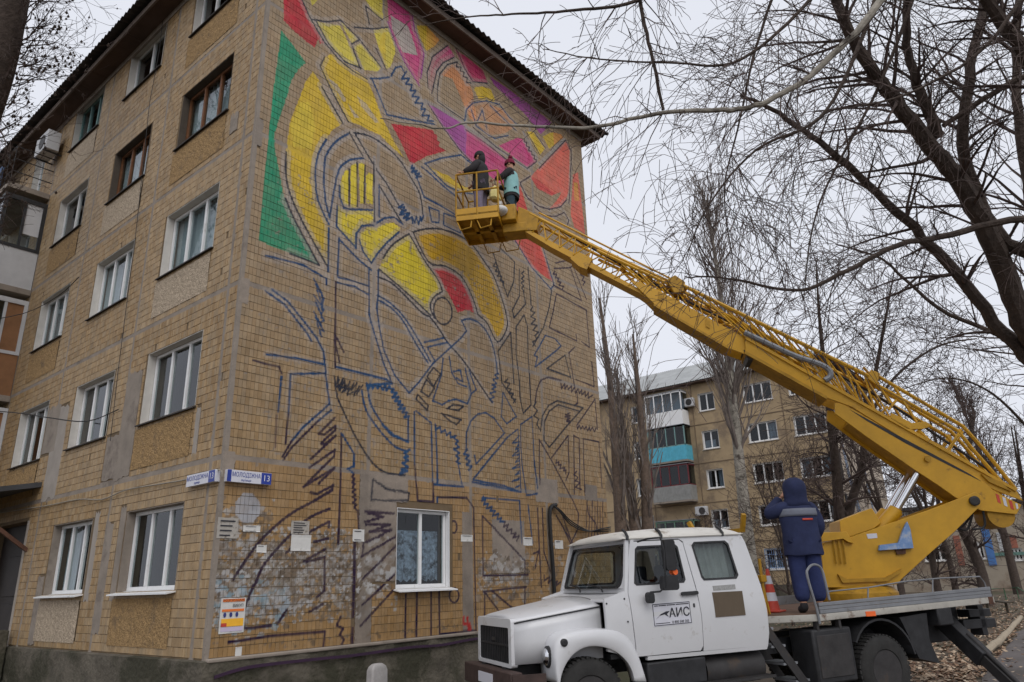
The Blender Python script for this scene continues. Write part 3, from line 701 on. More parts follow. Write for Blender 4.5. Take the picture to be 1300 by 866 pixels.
KW = 1.08
TAN = np.array([S(156, 128, 90, KW), S(162, 134, 96, KW), S(150, 121, 82, KW), S(162, 137, 103, KW), S(154, 131, 100, KW)])
def rects(L):
    def f(a, z):
        m = np.zeros(a.shape, bool)
        for a0, a1, z0, z1 in L: m |= (a > a0) & (a < a1) & (z > z0) & (z < z1)
        return m
    return f
G_CEM = [(2.45, 2.75, .9, 3.6), (2.62, 3.24, 1.9, 3.6), (3.24, 3.5, 3.2, 3.6), (4.9, 5.12, .95, 3.1), (5.75, 6.75, 2.0, 3.0), (7.2, 8.0, 3.45, 3.95), (9.1, 9.6, 3.6, 3.95), (0, .16, 3.3, 3.7), (0.0, .14, 6.0, 6.4), (0.0, .12, 8.8, 9.3)]
seam_w = 0.055
def g_skip(a, z):
    m = rects([(GWIN[0] - .06, GWIN[1] + .06, GWIN[2] - .07, GWIN[3] + .07)] + G_CEM)(a, z)
    return m | ((rng.random(a.shape) < 0.004) & (z < 4))
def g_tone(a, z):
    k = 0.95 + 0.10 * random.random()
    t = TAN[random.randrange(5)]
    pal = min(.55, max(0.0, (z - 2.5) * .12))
    if z < 3.6: t = t * .5 + np.array(S(150, 114, 68, KW)) * .5  # ground floor darker, warmer: cleaner tile, plus dimmer light put into its colour
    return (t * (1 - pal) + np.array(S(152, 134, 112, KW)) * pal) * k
gable = MB().panel([(0, ZP), (GW, ZP), (GW, ZT), (0, ZT)], [[(GWIN[0], GWIN[2]), (GWIN[0], GWIN[3]), (GWIN[1], GWIN[3]), (GWIN[1], GWIN[2])]], fnG, 0.0, 0.3).build('gable_wall', M['grout'], bld)
# the ~300 tiles nearest the street corner are pieces of their own
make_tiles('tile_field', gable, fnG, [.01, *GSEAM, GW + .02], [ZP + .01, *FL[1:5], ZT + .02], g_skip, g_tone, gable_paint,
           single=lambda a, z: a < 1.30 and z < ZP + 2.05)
CEM = np.array(S(140, 128, 116, KW))
def paint_strip(a0, a1, z0, z1, d, base=CEM, edge=.012, name='panel_seam'):
    """smeared mortar that carries the same wall paint as the tiles"""
    na, nz = max(4, int((a1 - a0) / .024)), max(4, int((z1 - z0) / .024))
    X, Z = np.meshgrid(np.linspace(a0, a1, na + 1), np.linspace(z0, z1, nz + 1))
    P, Al = gable_paint(X, Z)
    blot = BLOT[np.clip(((Z - ZP) / RS).astype(int), 0, RH - 1), np.clip((X / RS).astype(int), 0, RW - 1)]
    cs = (base * (0.78 + .44 * blot[..., None])) * (1 - Al[..., None]) + P * Al[..., None]
    jx = (rng.random(X.shape) - .5) * edge; jz = (rng.random(X.shape) - .5) * edge
    D = np.full(X.shape, d) - .0015 * rng.random(X.shape)
    vs = [(X[r, c] + jx[r, c], D[r, c], Z[r, c] + jz[r, c]) for r in range(nz + 1) for c in range(na + 1)]
    fs = [(r * (na + 1) + c, r * (na + 1) + c + 1, (r + 1) * (na + 1) + c + 1, (r + 1) * (na + 1) + c) for r in range(nz) for c in range(na)]
    me = bpy.data.meshes.new(name); me.from_pydata(vs, [], fs)
    at = me.color_attributes.new('Col', 'FLOAT_COLOR', 'POINT')
    arr = np.ones((len(vs), 4), np.float32); arr[:, :3] = cs.reshape(-1, 3)
    at.data.foreach_set('color', arr.ravel()); me.materials.append(M['tile'])
    o = bpy.data.objects.new(name, me); COL.objects.link(o); o.parent = gable
    md = o.modifiers.new('solid', 'SOLIDIFY'); md.thickness = .008; md.offset = -1
for s in GSEAM: paint_strip(s - .05, s + .05, ZP, ZT, -.0062, edge=.02)
for k in range(1, 5): paint_strip(0.0, GW, FL[k] - .05, FL[k] + .05, -.0055, edge=.02)
for i, (a0, a1, z0, z1) in enumerate(G_CEM):
    paint_strip(a0 - .01 if a0 > .05 else .002, a1 + .01, z0 - .01, z1 + .01, -.0095 - .0004 * i, CEM * (1.0 + .12 * (i % 3 - 1)), .02, 'cement_patch')

# ---- facade wall and its windows
WIN_F = []
rel0, rel1 = 0.92, 2.16
for k in range(5):
    WIN_F.append((0, k, 1.00, 2.86)); WIN_F.append((1, k, 4.20, 5.93))
    if k: WIN_F.append((2, k, 7.36, 9.05))
holes = []
for c, k, a0, a1 in WIN_F: holes.append([(a0, FL[k] + rel0), (a0, FL[k] + rel1), (a1, FL[k] + rel1), (a1, FL[k] + rel0)])
DOOR = (7.35, 9.5, ZP - .25, ZP + 2.35)
BDOORS = [(11.0, 11.8, FL[k] + .12, FL[k] + 2.16) for k in range(1, 5)]
for a0, a1, z0, z1 in BDOORS: holes.append([(a0, z0), (a0, z1), (a1, z1), (a1, z0)])
facade = MB().panel([(0.3, ZP), (DOOR[0], ZP), (DOOR[0], DOOR[3]), (DOOR[1], DOOR[3]), (DOOR[1], ZP), (FLEN, ZP), (FLEN, ZT), (0.3, ZT)], holes, fnF, 0.0, 0.3).build('facade_wall', M['grout'], bld)
PEB, F_CEM = [], [(3.3, 3.62, 1.2, 3.0), (3.0, 3.56, 3.64, 5.6), (6.15, 6.85, 3.6, 5.5), (3.55, 4.1, 3.7, 4.5), (6.0, 6.3, 1.0, 2.2), (3.9, 4.1, 1.7, 3.2), (2.9, 3.1, 1.7, 3.2), (.80, .93, 3.75, 4.5), (.6, .86, 9.35, 9.75), (6.6, 7.3, 4.6, 5.6)]
for c, k, a0, a1 in WIN_F:
    if c != 1 or k in (0, 3): PEB.append((a0 + .02, a1 + .1, FL[k] + .14, FL[k] + .82))
def f_skip(a, z):
    m = rects([(a0 - .05, a1 + .05, FL[k] + rel0 - .06, FL[k] + rel1 + .04) for c, k, a0, a1 in WIN_F] + PEB + F_CEM + [(DOOR[0] - .08, DOOR[1] + .08, 0, DOOR[3] + .08)] + [(q[0] - .05, q[1] + .05, q[2] - .05, q[3] + .05) for q in BDOORS])(a, z)
    return m | (rng.random(a.shape) < 0.003)
ptone = {(c, k): 0.9 + .25 * random.random() for c in range(-1, 12) for k in range(-1, 7)}
def f_tone(a, z):
    c = int((a - .34) // 3.22); k = int((z - ZP) // ST)
    pale = min(1.0, max(0, (ptone[(c, k)] - .95) * 3.0))
    t = TAN[random.randrange(5)] * (1 - pale * .6) + np.array(S(178, 156, 126, KW)) * pale * .6
    return t * (0.92 + .16 * random.random())
make_tiles('tile_field', facade, fnF, [.01, *FSEAM, 13.0], [ZP + .01, *FL[1:5], ZT + .02], f_skip, f_tone)
for s in FSEAM: MB().box(-.0062, .006, s - .06, s + .06, ZP, ZT).build('panel_seam', M['cement'], facade)
for k in range(1, 5): MB().box(-.0048, .005, 0.0, 14, FL[k] - .06, FL[k] + .06).build('panel_seam', M['cement'], facade)
for i, (a0, a1, z0, z1) in enumerate(PEB):
    m = MB(); na, nz = 30, 12; R_ = [[(-.012 - .009 * random.random(), a0 + (a1 - a0) * p / na, z0 + (z1 - z0) * q / nz) for p in range(na + 1)] for q in range(nz + 1)]
    m.sheet(R_); m.build('pebbledash_panel', M['pebble_grey'] if i % 3 == 1 else M['pebble'], facade)
for a0, a1, z0, z1 in F_CEM:
    dd = random.random() * .0015
    n = 12; c = ((a0 + a1) / 2, (z0 + z1) / 2); p = []
    for k in range(n * 2):
        t = math.pi * k / n; ca, sa = math.cos(t), math.sin(t); q = 1 / max(abs(ca), abs(sa)) * (0.92 + .1 * random.random())
        p.append((c[0] + ca * q * (a1 - a0) / 2, c[1] + sa * q * (z1 - z0) / 2))
    MB().prism(p, fnF, -.0085 - dd, .008 + dd).build('cement_patch', random.choice((M['cement'], M['cement_light'])), facade)

# mortared street corner
mb = MB(); rings = []
for z in np.linspace(ZP, ZT, 60):
    w = .045 + .012 * random.random(); rings.append([(-.012, w, z), (-.014, -.012, z), (w, -.013, z), (w, .02, z), (.02, w, z)])
mb.loft(rings).build('corner_joint', M['cement'], bld)
# plinth
mb = MB(); rows = []
zs = np.linspace(-.15, ZP + .01, 9)
path = [(-.05, y) for y in np.linspace(FLEN, -.05, 110)] + [(x, -.05) for x in np.linspace(.05, GW + .05, 46)] + [(GW + .05, y) for y in np.linspace(.2, 12, 8)]
for z in zs:
    rows.append([(x - (random.random() * .05 + (.03 if z < .3 else 0)) * (x < 0), y - (random.random() * .05 + (.03 if z < .3 else 0)) * (y < 0), z) for x, y in path])
rows.append([(max(x, 0.02) if x < GW else x - .07, max(y, .02), ZP + .03) for x, y in path])
pl = mb.sheet(rows).build('plinth', M['plinth'], bld, smooth=True)
mb = MB(); rr = []
for u, v in smooth([(272, 860), (300, 851), (330, 845), (400, 837), (450, 832), (520, 822), (560, 819), (604, 811), (660, 806)], 5):
    p = at_y(u, v, -.115); rr.append([(p[0], -.115, p[2] - .02), (p[0], -.115, p[2] + .02)])
M['line_paint'] = mat('line_paint', PRP, 0.8, 0.2, 5)
mb.sheet(rr).build('painted_line', M['line_paint'], bld, solid=.02)
MB().box(0, GW + .05, -.1, .02, ZP - .005, ZP + .045).build('plinth_ledge', M['cement'], bld, bevel=.015)
# rear walls so that the block is a solid
MB().box(GW - .3, GW, .301, 11.9, ZP, ZT).box(GW - .3, GW, 11.9, FLEN, ZP, ZT).box(0.3, GW - .3, FLEN - .3, FLEN, ZP, ZT).build('rear_wall', M['cement'], bld)

def window(parent, fn, a0, a1, z0, z1, sashes, fm, rec=0.13, cur=None, sill=M['pvc'], sill_out=0.10, rev=M['reveal'], tilt=None, gl=M['glass'], detail=True, fw=0.055):
    """frame mesh with panes, sill, reveal, curtain and the dark room behind as its pieces"""
    f = MB()
    e = .012
    fr = lambda x0, x1, y0, y1, d0, d1: f.prism([(x0, y0), (x1, y0), (x1, y1), (x0, y1)], fn, d0, d1)
    b0, b1, c0, c1 = a0 + e, a1 - e, z0 + e, z1 - e
    fr(b0, b1, c0, c0 + fw, rec, rec + .06); fr(b0, b1, c1 - fw, c1, rec, rec + .06)
    fr(b0, b0 + fw, c0 + fw, c1 - fw, rec, rec + .06); fr(b1 - fw, b1, c0 + fw, c1 - fw, rec, rec + .06)
    xs = [b0 + fw / 2 + (b1 - b0 - fw) * s for s in sashes]
    for x in xs[1:-1]: fr(x - fw * .55, x + fw * .55, c0 + fw, c1 - fw, rec - .006, rec + .06)
    w = f.build('window', fm, parent, bevel=.004 if detail else 0, seg=1)
    for x, y in zip(xs[:-1], xs[1:]):
        MB().prism([(x, c0 + fw * .5), (y, c0 + fw * .5), (y, c1 - fw * .5), (x, c1 - fw * .5)], fn, rec + .028, rec + .034).build('pane', gl, w)
    if sill is not None:
        s = MB(); s.add([fn(a0 - .05, z0 - .035, -sill_out), fn(a1 + .05, z0 - .035, -sill_out), fn(a1 + .05, z0 + .012, rec), fn(a0 - .05, z0 + .012, rec),
                         fn(a0 - .05, z0 - .055, -sill_out), fn(a1 + .05, z0 - .055, -sill_out), fn(a1 + .05, z0 - .008, rec), fn(a0 - .05, z0 - .008, rec)],
                        [(0, 1, 2, 3), (7, 6, 5, 4), (0, 4, 5, 1), (1, 5, 6, 2), (2, 6, 7, 3), (3, 7, 4, 0)])
        s.build('sill', sill, w)
    if rev is not None:
        r = MB(); t = .01
        r.prism([(a0, z0), (a0 + t, z0), (a0 + t, z1), (a0, z1)], fn, -.003, rec); r.prism([(a1 - t, z0), (a1, z0), (a1, z1), (a1 - t, z1)], fn, -.003, rec)
        r.prism([(a0 + t, z1 - t), (a1 - t, z1 - t), (a1 - t, z1), (a0 + t, z1)], fn, -.003, rec)
        r.build('reveal', rev, w)
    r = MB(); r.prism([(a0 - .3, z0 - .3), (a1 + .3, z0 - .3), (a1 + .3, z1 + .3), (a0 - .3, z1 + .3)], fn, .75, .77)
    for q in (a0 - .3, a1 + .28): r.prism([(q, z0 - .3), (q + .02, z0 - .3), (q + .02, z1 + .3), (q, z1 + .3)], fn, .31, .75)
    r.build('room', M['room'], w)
    if cur:
        for (u0, u1, v0, v1) in cur:
            rows = []
            for zz in np.linspace(z0 + (z1 - z0) * v0, z0 + (z1 - z0) * v1, 4):
                rows.append([fn(a, zz, rec + .14 + .025 * math.sin(a * 37) + .015 * math.sin(a * 71 + 1)) for a in np.linspace(a0 + (a1 - a0) * u0, a0 + (a1 - a0) * u1, 40)])
            MB().sheet(rows).build('curtain', M['curtain'], w, smooth=True)
    return w
T3, T2 = (0, .34, .67, 1), (0, .5, 1)
FULL = [(0, 1, 0, 1)]
for c, k, a0, a1 in WIN_F:
    z0, z1 = FL[k] + rel0, FL[k] + rel1
    fm, sash, cur, sill, rev = M['pvc'], T3, None, M['sill_dark'], M['reveal']
    if k == 3 and c < 2: fm, cur, rev = M['wood_brown'], [(0, 1, 0, .78), (.5, 1, .7, 1)], M['dark_reveal']
    if k == 2: cur = FULL if c == 0 else [(0, .4, 0, 1), (.6, 1, 0, 1)]
    if k == 4: sash = T2 if c == 1 else T3
    if k == 4 and c == 2: fm = M['wood_teal']
    if k == 3 and c == 2: sash = T2
    if k == 1: cur = [(0, .28, 0, 1)] if c else [(.0, .2, 0, 1)]
    if k == 0: sill, rev = M['pvc'], M['cement'];
    if k == 0: cur = [(0, .25, 0, 1), (.62, .9, 0, 1)] if c else None
    window(bld, fnF, a0, a1, z0, z1, sash, fm, cur=cur, sill=sill, sill_out=.14 if k == 0 else .06, rev=rev)
# lace-curtained window in the gable
gw = window(bld, fnG, GWIN[0], GWIN[1], GWIN[2], GWIN[3], T2, M['pvc'], rec=.09, sill=M['pvc'], sill_out=.16, rev=M['pvc'])
M['lace'] = mat('lace', S(150, 158, 176, 1.2), 0.95, 0.75, 15, stain=S(60, 62, 70), sscale=7, sth=0.5)
rows = []
zl = GWIN[2] + .05
for i, zz in enumerate(np.linspace(0, 1, 14)):
    rows.append([(a, .24 + .02 * math.sin(a * 31) + .012 * math.sin(a * 67), zl + .05 + .05 * abs(math.sin(a * 21)) * (1 - zz) + zz * .88) for a in np.linspace(GWIN[0] + .05, GWIN[1] - .05, 60)])
MB().sheet(rows).build('lace_curtain', M['lace'], gw, smooth=True)

# ---- roof: corrugated sheets over a hip, boarded soffit
rf = empty('roof', parent=bld)
OV, RB = 0.62, 1.9
rx0, rx1, ry0, ry1 = -OV, GW + OV - .06, -OV, FLEN + OV
bx0, bx1, by0, by1 = rx0 + .17, rx1 - .17, ry0 + .17, ry1 - .17
ZE = ZT + .16
hip = 5.0
def corr(p0, p1, q0, q1, name):
    """sheet strip: eave edge p0->p1, upper edge q0->q1, waves across"""
    p0, p1, q0, q1 = map(np.array, (p0, p1, q0, q1)); L = np.linalg.norm(p1 - p0); n = int(L / .045)
    lo, up = [], []
    for i in range(n + 1):
        t = i / n; w = .034 * math.cos(i * math.pi / 2); o = np.array((0, 0, w))
        lo.append(tuple(p0 + (p1 - p0) * t + o)); up.append(tuple(q0 + (q1 - q0) * t + o))
    MB().sheet([lo, up]).build(name, M['roof'], rf, solid=.012)
nsh = 9
for i in range(nsh):
    a, b = ry0 + (ry1 - ry0) * i / nsh, ry0 + (ry1 - ry0) * (i + 1) / nsh
    cl = lambda y: min(max(y, ry0 + hip), ry1 - hip)
    dz = .004 * (i % 2)
    sx = .06 * (i % 2) * 0
    corr((rx0 - sx, a, ZE + dz), (rx0 - sx, b + .05, ZE + dz), (GW / 2, cl(a), ZE + RB), (GW / 2, cl(b + .05), ZE + RB), 'roof_sheet')
    corr((rx1, b, ZE + dz), (rx1, a, ZE + dz), (GW / 2, cl(b), ZE + RB), (GW / 2, cl(a), ZE + RB), 'roof_sheet')
nsh = 5
for i in range(nsh):
    a, b = rx0 + (rx1 - rx0) * i / nsh, rx0 + (rx1 - rx0) * (i + 1) / nsh
    corr((a, ry0, ZE + .003 * (i % 2)), (b, ry0, ZE + .003 * (i % 2)), (GW / 2, ry0 + hip, ZE + RB), (GW / 2 + .01, ry0 + hip, ZE + RB), 'roof_sheet')
M['fascia'] = mat('fascia_board', S(112, 100, 92, K), 0.9, 0.25, 2, 0.2)
for x0, x1, y0, y1 in ((bx0 + .06, 0.0, by0 + .06, by1 - .06), (GW, bx1 - .06, by0 + .06, by1 - .06)):
    nb = 14
    for i in range(nb):
        a, b = y0 + (y1 - y0) * i / nb, y0 + (y1 - y0) * (i + 1) / nb
        MB().box(x0, x1, a + .004, b - .004, ZT + .02 + .006 * random.random(), ZT + .05).build('soffit_board', M['soffit'], rf)
for i in range(6):
    a, b = GW * i / 6, GW * (i + 1) / 6
    MB().box(a + .004, b - .004, by0 + .06, 0.0, ZT + .018 + .008 * random.random(), ZT + .05).build('soffit_board', M['soffit'], rf)
for q in ((bx0 + .02, bx0 + .06, by0 + .02, by1), (bx0 + .06, bx1 - .02, by0 + .02, by0 + .06), (bx1 - .06, bx1 - .02, by0 + .06, by1)):
    MB().box(*q, ZT - .02, ZT + .12).build('fascia', M['fascia'], rf)
MB().box(0, GW, -.03, 0.02, ZT - .12, ZT + .02).box(-.03, .02, .02, FLEN, ZT - .12, ZT + .02).build('cornice', M['cement'], rf)

# ---- balconies beyond the third window column, entrance canopy and door
M['bal_brown'] = mat('balcony_brown', S(134, 96, 66, K), 0.8, 0.2, 3)
M['bal_blue'] = mat('balcony_blue', S(76, 96, 128, K), 0.8, 0.2, 3)
M['bal_white'] = mat('balcony_white', S(190, 190, 192), 0.7, 0.1, 3)
for col_i, yb in enumerate((9.98, 16.4)):
    for k in range(1, 5):
        b = empty('balcony', (0, 0, 0), parent=bld)
        y0, y1, x0, z = yb, yb + 3.0, -.95, FL[k]
        MB().box(x0, -.01, y0, y1, z - .13, z + .02).build('slab', M['cement'], b, bevel=.01)
        if k == 4:
            for zz in (.35, .7, 1.05):
                MB().tube([(-.02, y0 + .03, z + zz), (x0 + .04, y0 + .03, z + zz), (x0 + .04, y1 - .03, z + zz), (-.02, y1 - .03, z + zz)], .014, 6).build('rail', M['black'], b)
            for yy in np.linspace(y0 + .03, y1 - .03, 7): MB().tube([(x0 + .04, yy, z), (x0 + .04, yy, z + 1.05)], .011, 5).build('post', M['black'], b)
            MB().box(x0 + .05, x0 + .07, y0 + 1.0, y1 - .05, z + .1, z + .95).build('rail_panel', M['bal_blue'], b)
        else:
            pm = {3: M['bal_white'], 2: M['bal_brown'], 1: M['bal_brown']}[k]
            MB().box(x0 + .02, -.02, y0 + .02, y0 + .06, z + .02, z + 1.02).box(x0 + .02, x0 + .06, y0 + .06, y1, z + .02, z + 1.02).build('parapet', pm, b)
            fmx = M['black'] if k == 3 else M['bal_white']
            MB().box(x0, -.01, y0 + .0, y0 + .07, z + 1.02, z + 1.1).box(x0, x0 + .07, y0 + .07, y1, z + 1.02, z + 1.1).box(x0, -.01, y0, y0 + .07, z + 2.3, z + 2.42).box(x0, x0 + .07, y0 + .07, y1, z + 2.3, z + 2.42).box(-.09, -.01, y0, y0 + .07, z + 1.1, z + 2.3).box(x0, x0 + .08, y0, y0 + .07, z + 1.1, z + 2.3).box(-.5, -.44, y0 + .01, y0 + .06, z + 1.1, z + 2.3).build('glazing_frame', fmx, b)
            MB().box(x0 + .08, -.5, y0 + .03, y0 + .036, z + 1.1, z + 2.3).build('pane', M['glass'], b)
            if k == 3: MB().box(-.44, -.09, y0 + .03, y0 + .04, z + 1.45, z + 2.3).build('blind', M['bal_white'], b)
            else: MB().box(-.44, -.09, y0 + .03, y0 + .04, z + 1.1, z + 2.3).build('panel', M['bal_brown'], b)
            MB().box(x0 + .03, x0 + .036, y0 + .07, y1, z + 1.1, z + 2.3).build('pane', M['glass'], b)
for a0, a1, z0, z1 in BDOORS:
    window(bld, fnF, a0, a1, z0, z1, (0, 1), M['pvc'], sill=None, cur=[(0, 1, 0, .7)])
M['door'] = mat('entrance_door', S(46, 40, 38, K), 0.6, 0.3, 3)
M['canopy'] = mat('canopy_sheet', S(66, 66, 68, K), 0.7, 0.3, 2)
en = empty('entrance', parent=bld)
MB().box(.25, .3, DOOR[0], DOOR[1], 0, DOOR[3]).build('door', M['door'], en)
for z in (1.25, 2.2): MB().box(.235, .25, DOOR[0] + .7, DOOR[0] + 1.6, z - .35, z + .45).build('door_panel', M['door'], en, bevel=.01)
MB().box(-.02, .24, DOOR[0] - .1, DOOR[0], .0, DOOR[3]).build('jamb', M['cement_light'], en)
MB().add([(-1.5, 6.95, 3.72), (-1.5, 10.3, 3.72), (.0, 10.3, 4.02), (.0, 6.95, 4.02), (-1.5, 6.95, 3.62), (-1.5, 10.3, 3.62), (.0, 10.3, 3.92), (.0, 6.95, 3.92)], [(0, 3, 2, 1), (4, 5, 6, 7), (0, 1, 5, 4), (1, 2, 6, 5), (2, 3, 7, 6), (3, 0, 4, 7)]).build('canopy', M['canopy'], en)
for y in (7.15, 10.1): MB().bar((0, y, 2.7), (-1.3, y, 3.64), .07).build('canopy_strut', M['rust'], en)
MB().box(-1.6, -.1, 7.0, 7.25, -.1, 1.25).build('stoop_wall', M['plinth'], en, bevel=.03)
MB().box(-1.6, -.1, 7.25, 10, -.1, .7).build('stoop', M['cement'], en)
# ------------------------------------------------------------------ things fixed to the walls
def street_sign(fn, a0, a1, z0, z1, num_left, label, flip):
    o = empty('street_sign', fn((a0 + a1) / 2, z0, 0)); o0 = Vector(o.location)
    L = lambda a, z, d: tuple(Vector(fn(a, z, d)) - o0)
    MB().prism([(a0, z0), (a1, z0), (a1, z1), (a0, z1)], L, -.09, -.005).build('board', M['white_sign'], o, bevel=.004, seg=1)
    w = .17 * (z1 - z0) / .17
    n0, n1 = (a0, a0 + w) if num_left else (a1 - w, a1)
    MB().prism([(n0 + .004, z0 + .004), (n1 - .004, z0 + .004), (n1 - .004, z1 - .004), (n0 + .004, z1 - .004)], L, -.0935, -.085).build('number_field', M['blue_sign'], o)
    e0, e1 = (a1 - .06, a1) if num_left else (a0, a0 + .06)
    if not flip: MB().prism([(e0, z0 + .003), (e1, z0 + .003), (e1, z1 - .003), (e0, z1 - .003)], L, -.093, -.086).build('blue_end', M['blue_sign'], o)
    nx = Vector(fn(1, 0, 0)) - Vector(fn(0, 0, 0)); ny = Vector((0, 0, 1)); nz = Vector(fn(0, 0, -1)) - Vector(fn(0, 0, 0))
    if flip: nx = -nx
    t0, t1 = (n1, e0) if num_left else (e1, n0)
    if flip: t0, t1 = (n1, a1) if num_left else (a0, n0)
    c = (t0 + t1) / 2
    Hh = z1 - z0
    text_mesh('lettering', 'МОЛОДІЖНА', Hh * .52, M['blue_sign'], o, basis(L(c, z0 + Hh * .62, -.092), nx, ny, nz), .0008, xs=(t1 - t0) * .92 / (Hh * .52 * 6.5))
    text_mesh('lettering', 'вулиця', Hh * .27, M['blue_sign'], o, basis(L(c, z0 + Hh * .2, -.092), nx, ny, nz), .0008)
    text_mesh('number', '13', Hh * .72, M['white_sign'], o, basis(L((n0 + n1) / 2, (z0 + z1) / 2, -.095), nx, ny, nz), .0008)
    tag(o, label, 'sign', 'street name signs at the building corner')
p0, p1 = at_y(282, 603, -.06), at_y(343, 611, -.06)
street_sign(fnG, 0.03, p1[0], p0[2] - .085, p0[2] + .085, False, 'white and blue street name plate number 13 on the mural gable above a white octagon', False)
q0 = at_x(239, 612, -.06)
street_sign(fnF, 0.03, q0[1], p0[2] - .085, p0[2] + .085, True, 'white and blue street name plate on the window facade beside the corner', True)

def notice(pts_px, label, m, name='paper_notice', grp=None, lines=0, seed=0):
    P = [at_y(u, v, -.013) for u, v in pts_px]
    x0, x1 = min(p[0] for p in P), max(p[0] for p in P); z0, z1 = min(p[2] for p in P), max(p[2] for p in P)
    o = empty(name, (x0, -.0105, z0)); w, h = x1 - x0, z1 - z0; r = random.Random(seed)
    rows = [[(w * i / 6, -.004 - .006 * r.random() * (j in (0, 6)), h * j / 6 + .006 * r.random()) for i in range(7)] for j in range(7)]
    MB().sheet(rows).build('sheet', m, o, solid=.0015)
    for k in range(lines):
        zz = h * (.85 - .7 * k / max(1, lines - 1))
        MB().box(w * .12, w * (.6 + .3 * r.random()), -.013, -.0115, zz - h * .03, zz + h * .03).build('print_line', M['ink'], o)
    tag(o, label, 'notice', grp); return o, w, h
notice([(370, 679), (394, 700)], 'blank white paper notice below a torn grey one on the gable', M['paper'], seed=1)
M['paper_grey'] = mat('paper_grey', S(168, 162, 154), 0.9, 0.15, 14, stain=S(120, 112, 102), sscale=12, sth=0.55)
notice([(370, 661), (392, 679)], 'torn grey printed notice above the blank white paper', M['paper_grey'], lines=5, seed=2)
notice([(309, 667), (330, 676)], 'small framed white notice just below the painted octagon', M['paper'], lines=2, seed=3)
notice([(277, 657), (301, 684)], 'tattered grey paper scrap between street sign and corner joint', M['paper_grey'], lines=4, seed=4)
notice([(326, 692), (338, 702)], 'little white scrap with a dark dot on the tiles', M['paper'], lines=1, seed=5)
notice([(448, 672), (462, 688)], 'crumpled white paper at the top of the thick black painted line', M['paper'], lines=2, seed=6)
notice([(585, 679), (600, 688)], 'white slip of paper right of the lace curtained window', M['paper'], lines=1, seed=7)
notice([(664, 682), (676, 693)], 'torn white slip of paper left of the black cable', M['paper'], lines=1, seed=8)
notice([(704, 686), (715, 697)], 'square white slip of paper right of the black cable', M['paper'], lines=1, seed=9)
notice([(299, 822), (306, 836)], 'narrow white paper strip hanging above the plinth', M['paper'], seed=10)
# the bright advert
M['ad_orange'] = mat('ad_orange', S(206, 110, 52, 1.2), 0.8, 0.1, 9)
M['ad_yellow'] = mat('ad_yellow', S(226, 168, 52, 1.2), 0.8, 0.08, 9)
M['ad_blue'] = mat('ad_blue', S(52, 56, 110, 1.2), 0.8, 0.08, 9)
M['ad_lilac'] = mat('ad_lilac', S(196, 184, 206), 0.8, 0.05, 9)
o, w, h = notice([(281, 760), (309, 803)], 'orange and white printed advert poster pasted low by the building corner', M['paper'], 'poster', seed=11)
def band(m, a, b, x0=.06, x1=.94, nm='colour_band', d=0): MB().box(w * x0, w * x1, -.0125 - d, -.0115, h * a, h * b).build(nm, m, o)
band(M['ad_orange'], .9, .98); band(M['ad_orange'], .62, .69); band(M['ad_yellow'], .20, .42); band(M['ad_lilac'], .06, .18); band(M['red'], .2, .3, .06, .28, 'price_tag', .001)
X_ = (Vector((1, 0, 0)), Vector((0, 0, 1)), Vector((0, -1, 0)))
text_mesh('lettering', 'РОЗПРОДАЖ', h * .085, M['ink'], o, basis((w * .5, -.0135, h * .94), *X_), .0004, xs=w * .86 / (h * .085 * 6.6))
text_mesh('lettering', 'ВИКУП', h * .13, M['ink'], o, basis((w * .68, -.0135, h * .78), *X_), .0004, xs=.8)
for k, xx in enumerate((.18, .42, .66)):
    MB().prism([(w * xx + w * .06 * math.cos(a), h * .53 + h * .075 * math.sin(a)) for a in np.linspace(0, 6.28, 9)[:-1]], fnG, -.0125, -.0115).build('printed_figure', M['ad_blue'], o)

# cables on the gable and along the facade
def cab(pts, r, label, m, n=6, name='cable', grp=None):
    o = MB().tube([tuple(p) for p in pts], r, n).build(name, m, None, smooth=True)
    tag(o, label, 'cable', grp)
cab([at_y(u, v, -.06) for u, v in smooth([(704, 757), (702, 720), (699, 680), (698, 650), (701, 643), (706, 641)], 4)], .045, 'thick black cable sleeve running up the gable behind the truck cab', M['cable'])
for k, dv in enumerate((0, 2.5, 5)):
    cab([at_y(u, v + dv * math.sin(i / 4), -.07 - .02 * k) for i, (u, v) in enumerate(smooth([(703, 642), (712, 648), (722, 659), (735, 668), (748, 674), (760, 675), (775, 674)], 3))], .014, ('upper of three thin black cables sagging from the sleeve to the far gable corner', 'middle of three thin black cables sagging from the sleeve to the far gable corner', 'lower of three thin black cables sagging from the sleeve to the far gable corner')[k], M['cable'], 5, grp='sagging black cables')
rng2 = random.Random(3)
P = [at_x(u, v, -.05) for u, v in smooth([(282, 606), (281, 598), (270, 597), (240, 608), (200, 615), (160, 622), (130, 634), (100, 634), (60, 642), (20, 648), (-30, 656)], 4)]
cab(P, .012, 'pale grey wire sagging along the facade from the corner street sign', M['cable_grey'], 5, 'wire')
cab([at_x(u, v, -.5) for u, v in smooth([(-40, 410), (30, 398), (75, 375), (100, 352)], 4)], .01, 'dark wire crossing in front of the third floor window', M['cable'], 4, 'wire')
cab([at_x(u, v, -.5) for u, v in smooth([(-40, 520), (20, 524), (60, 530), (110, 535), (150, 520)], 4)], .01, 'dark wire drooping across the second floor window', M['cable'], 4, 'wire')
cab([at_x(u, v, -.04) for u, v in [(212, -30), (203, 60), (190, 130), (172, 300), (150, 470), (140, 560)]], .006, 'thin aerial lead hanging straight down the facade from the roof', M['cable'], 4, 'wire')

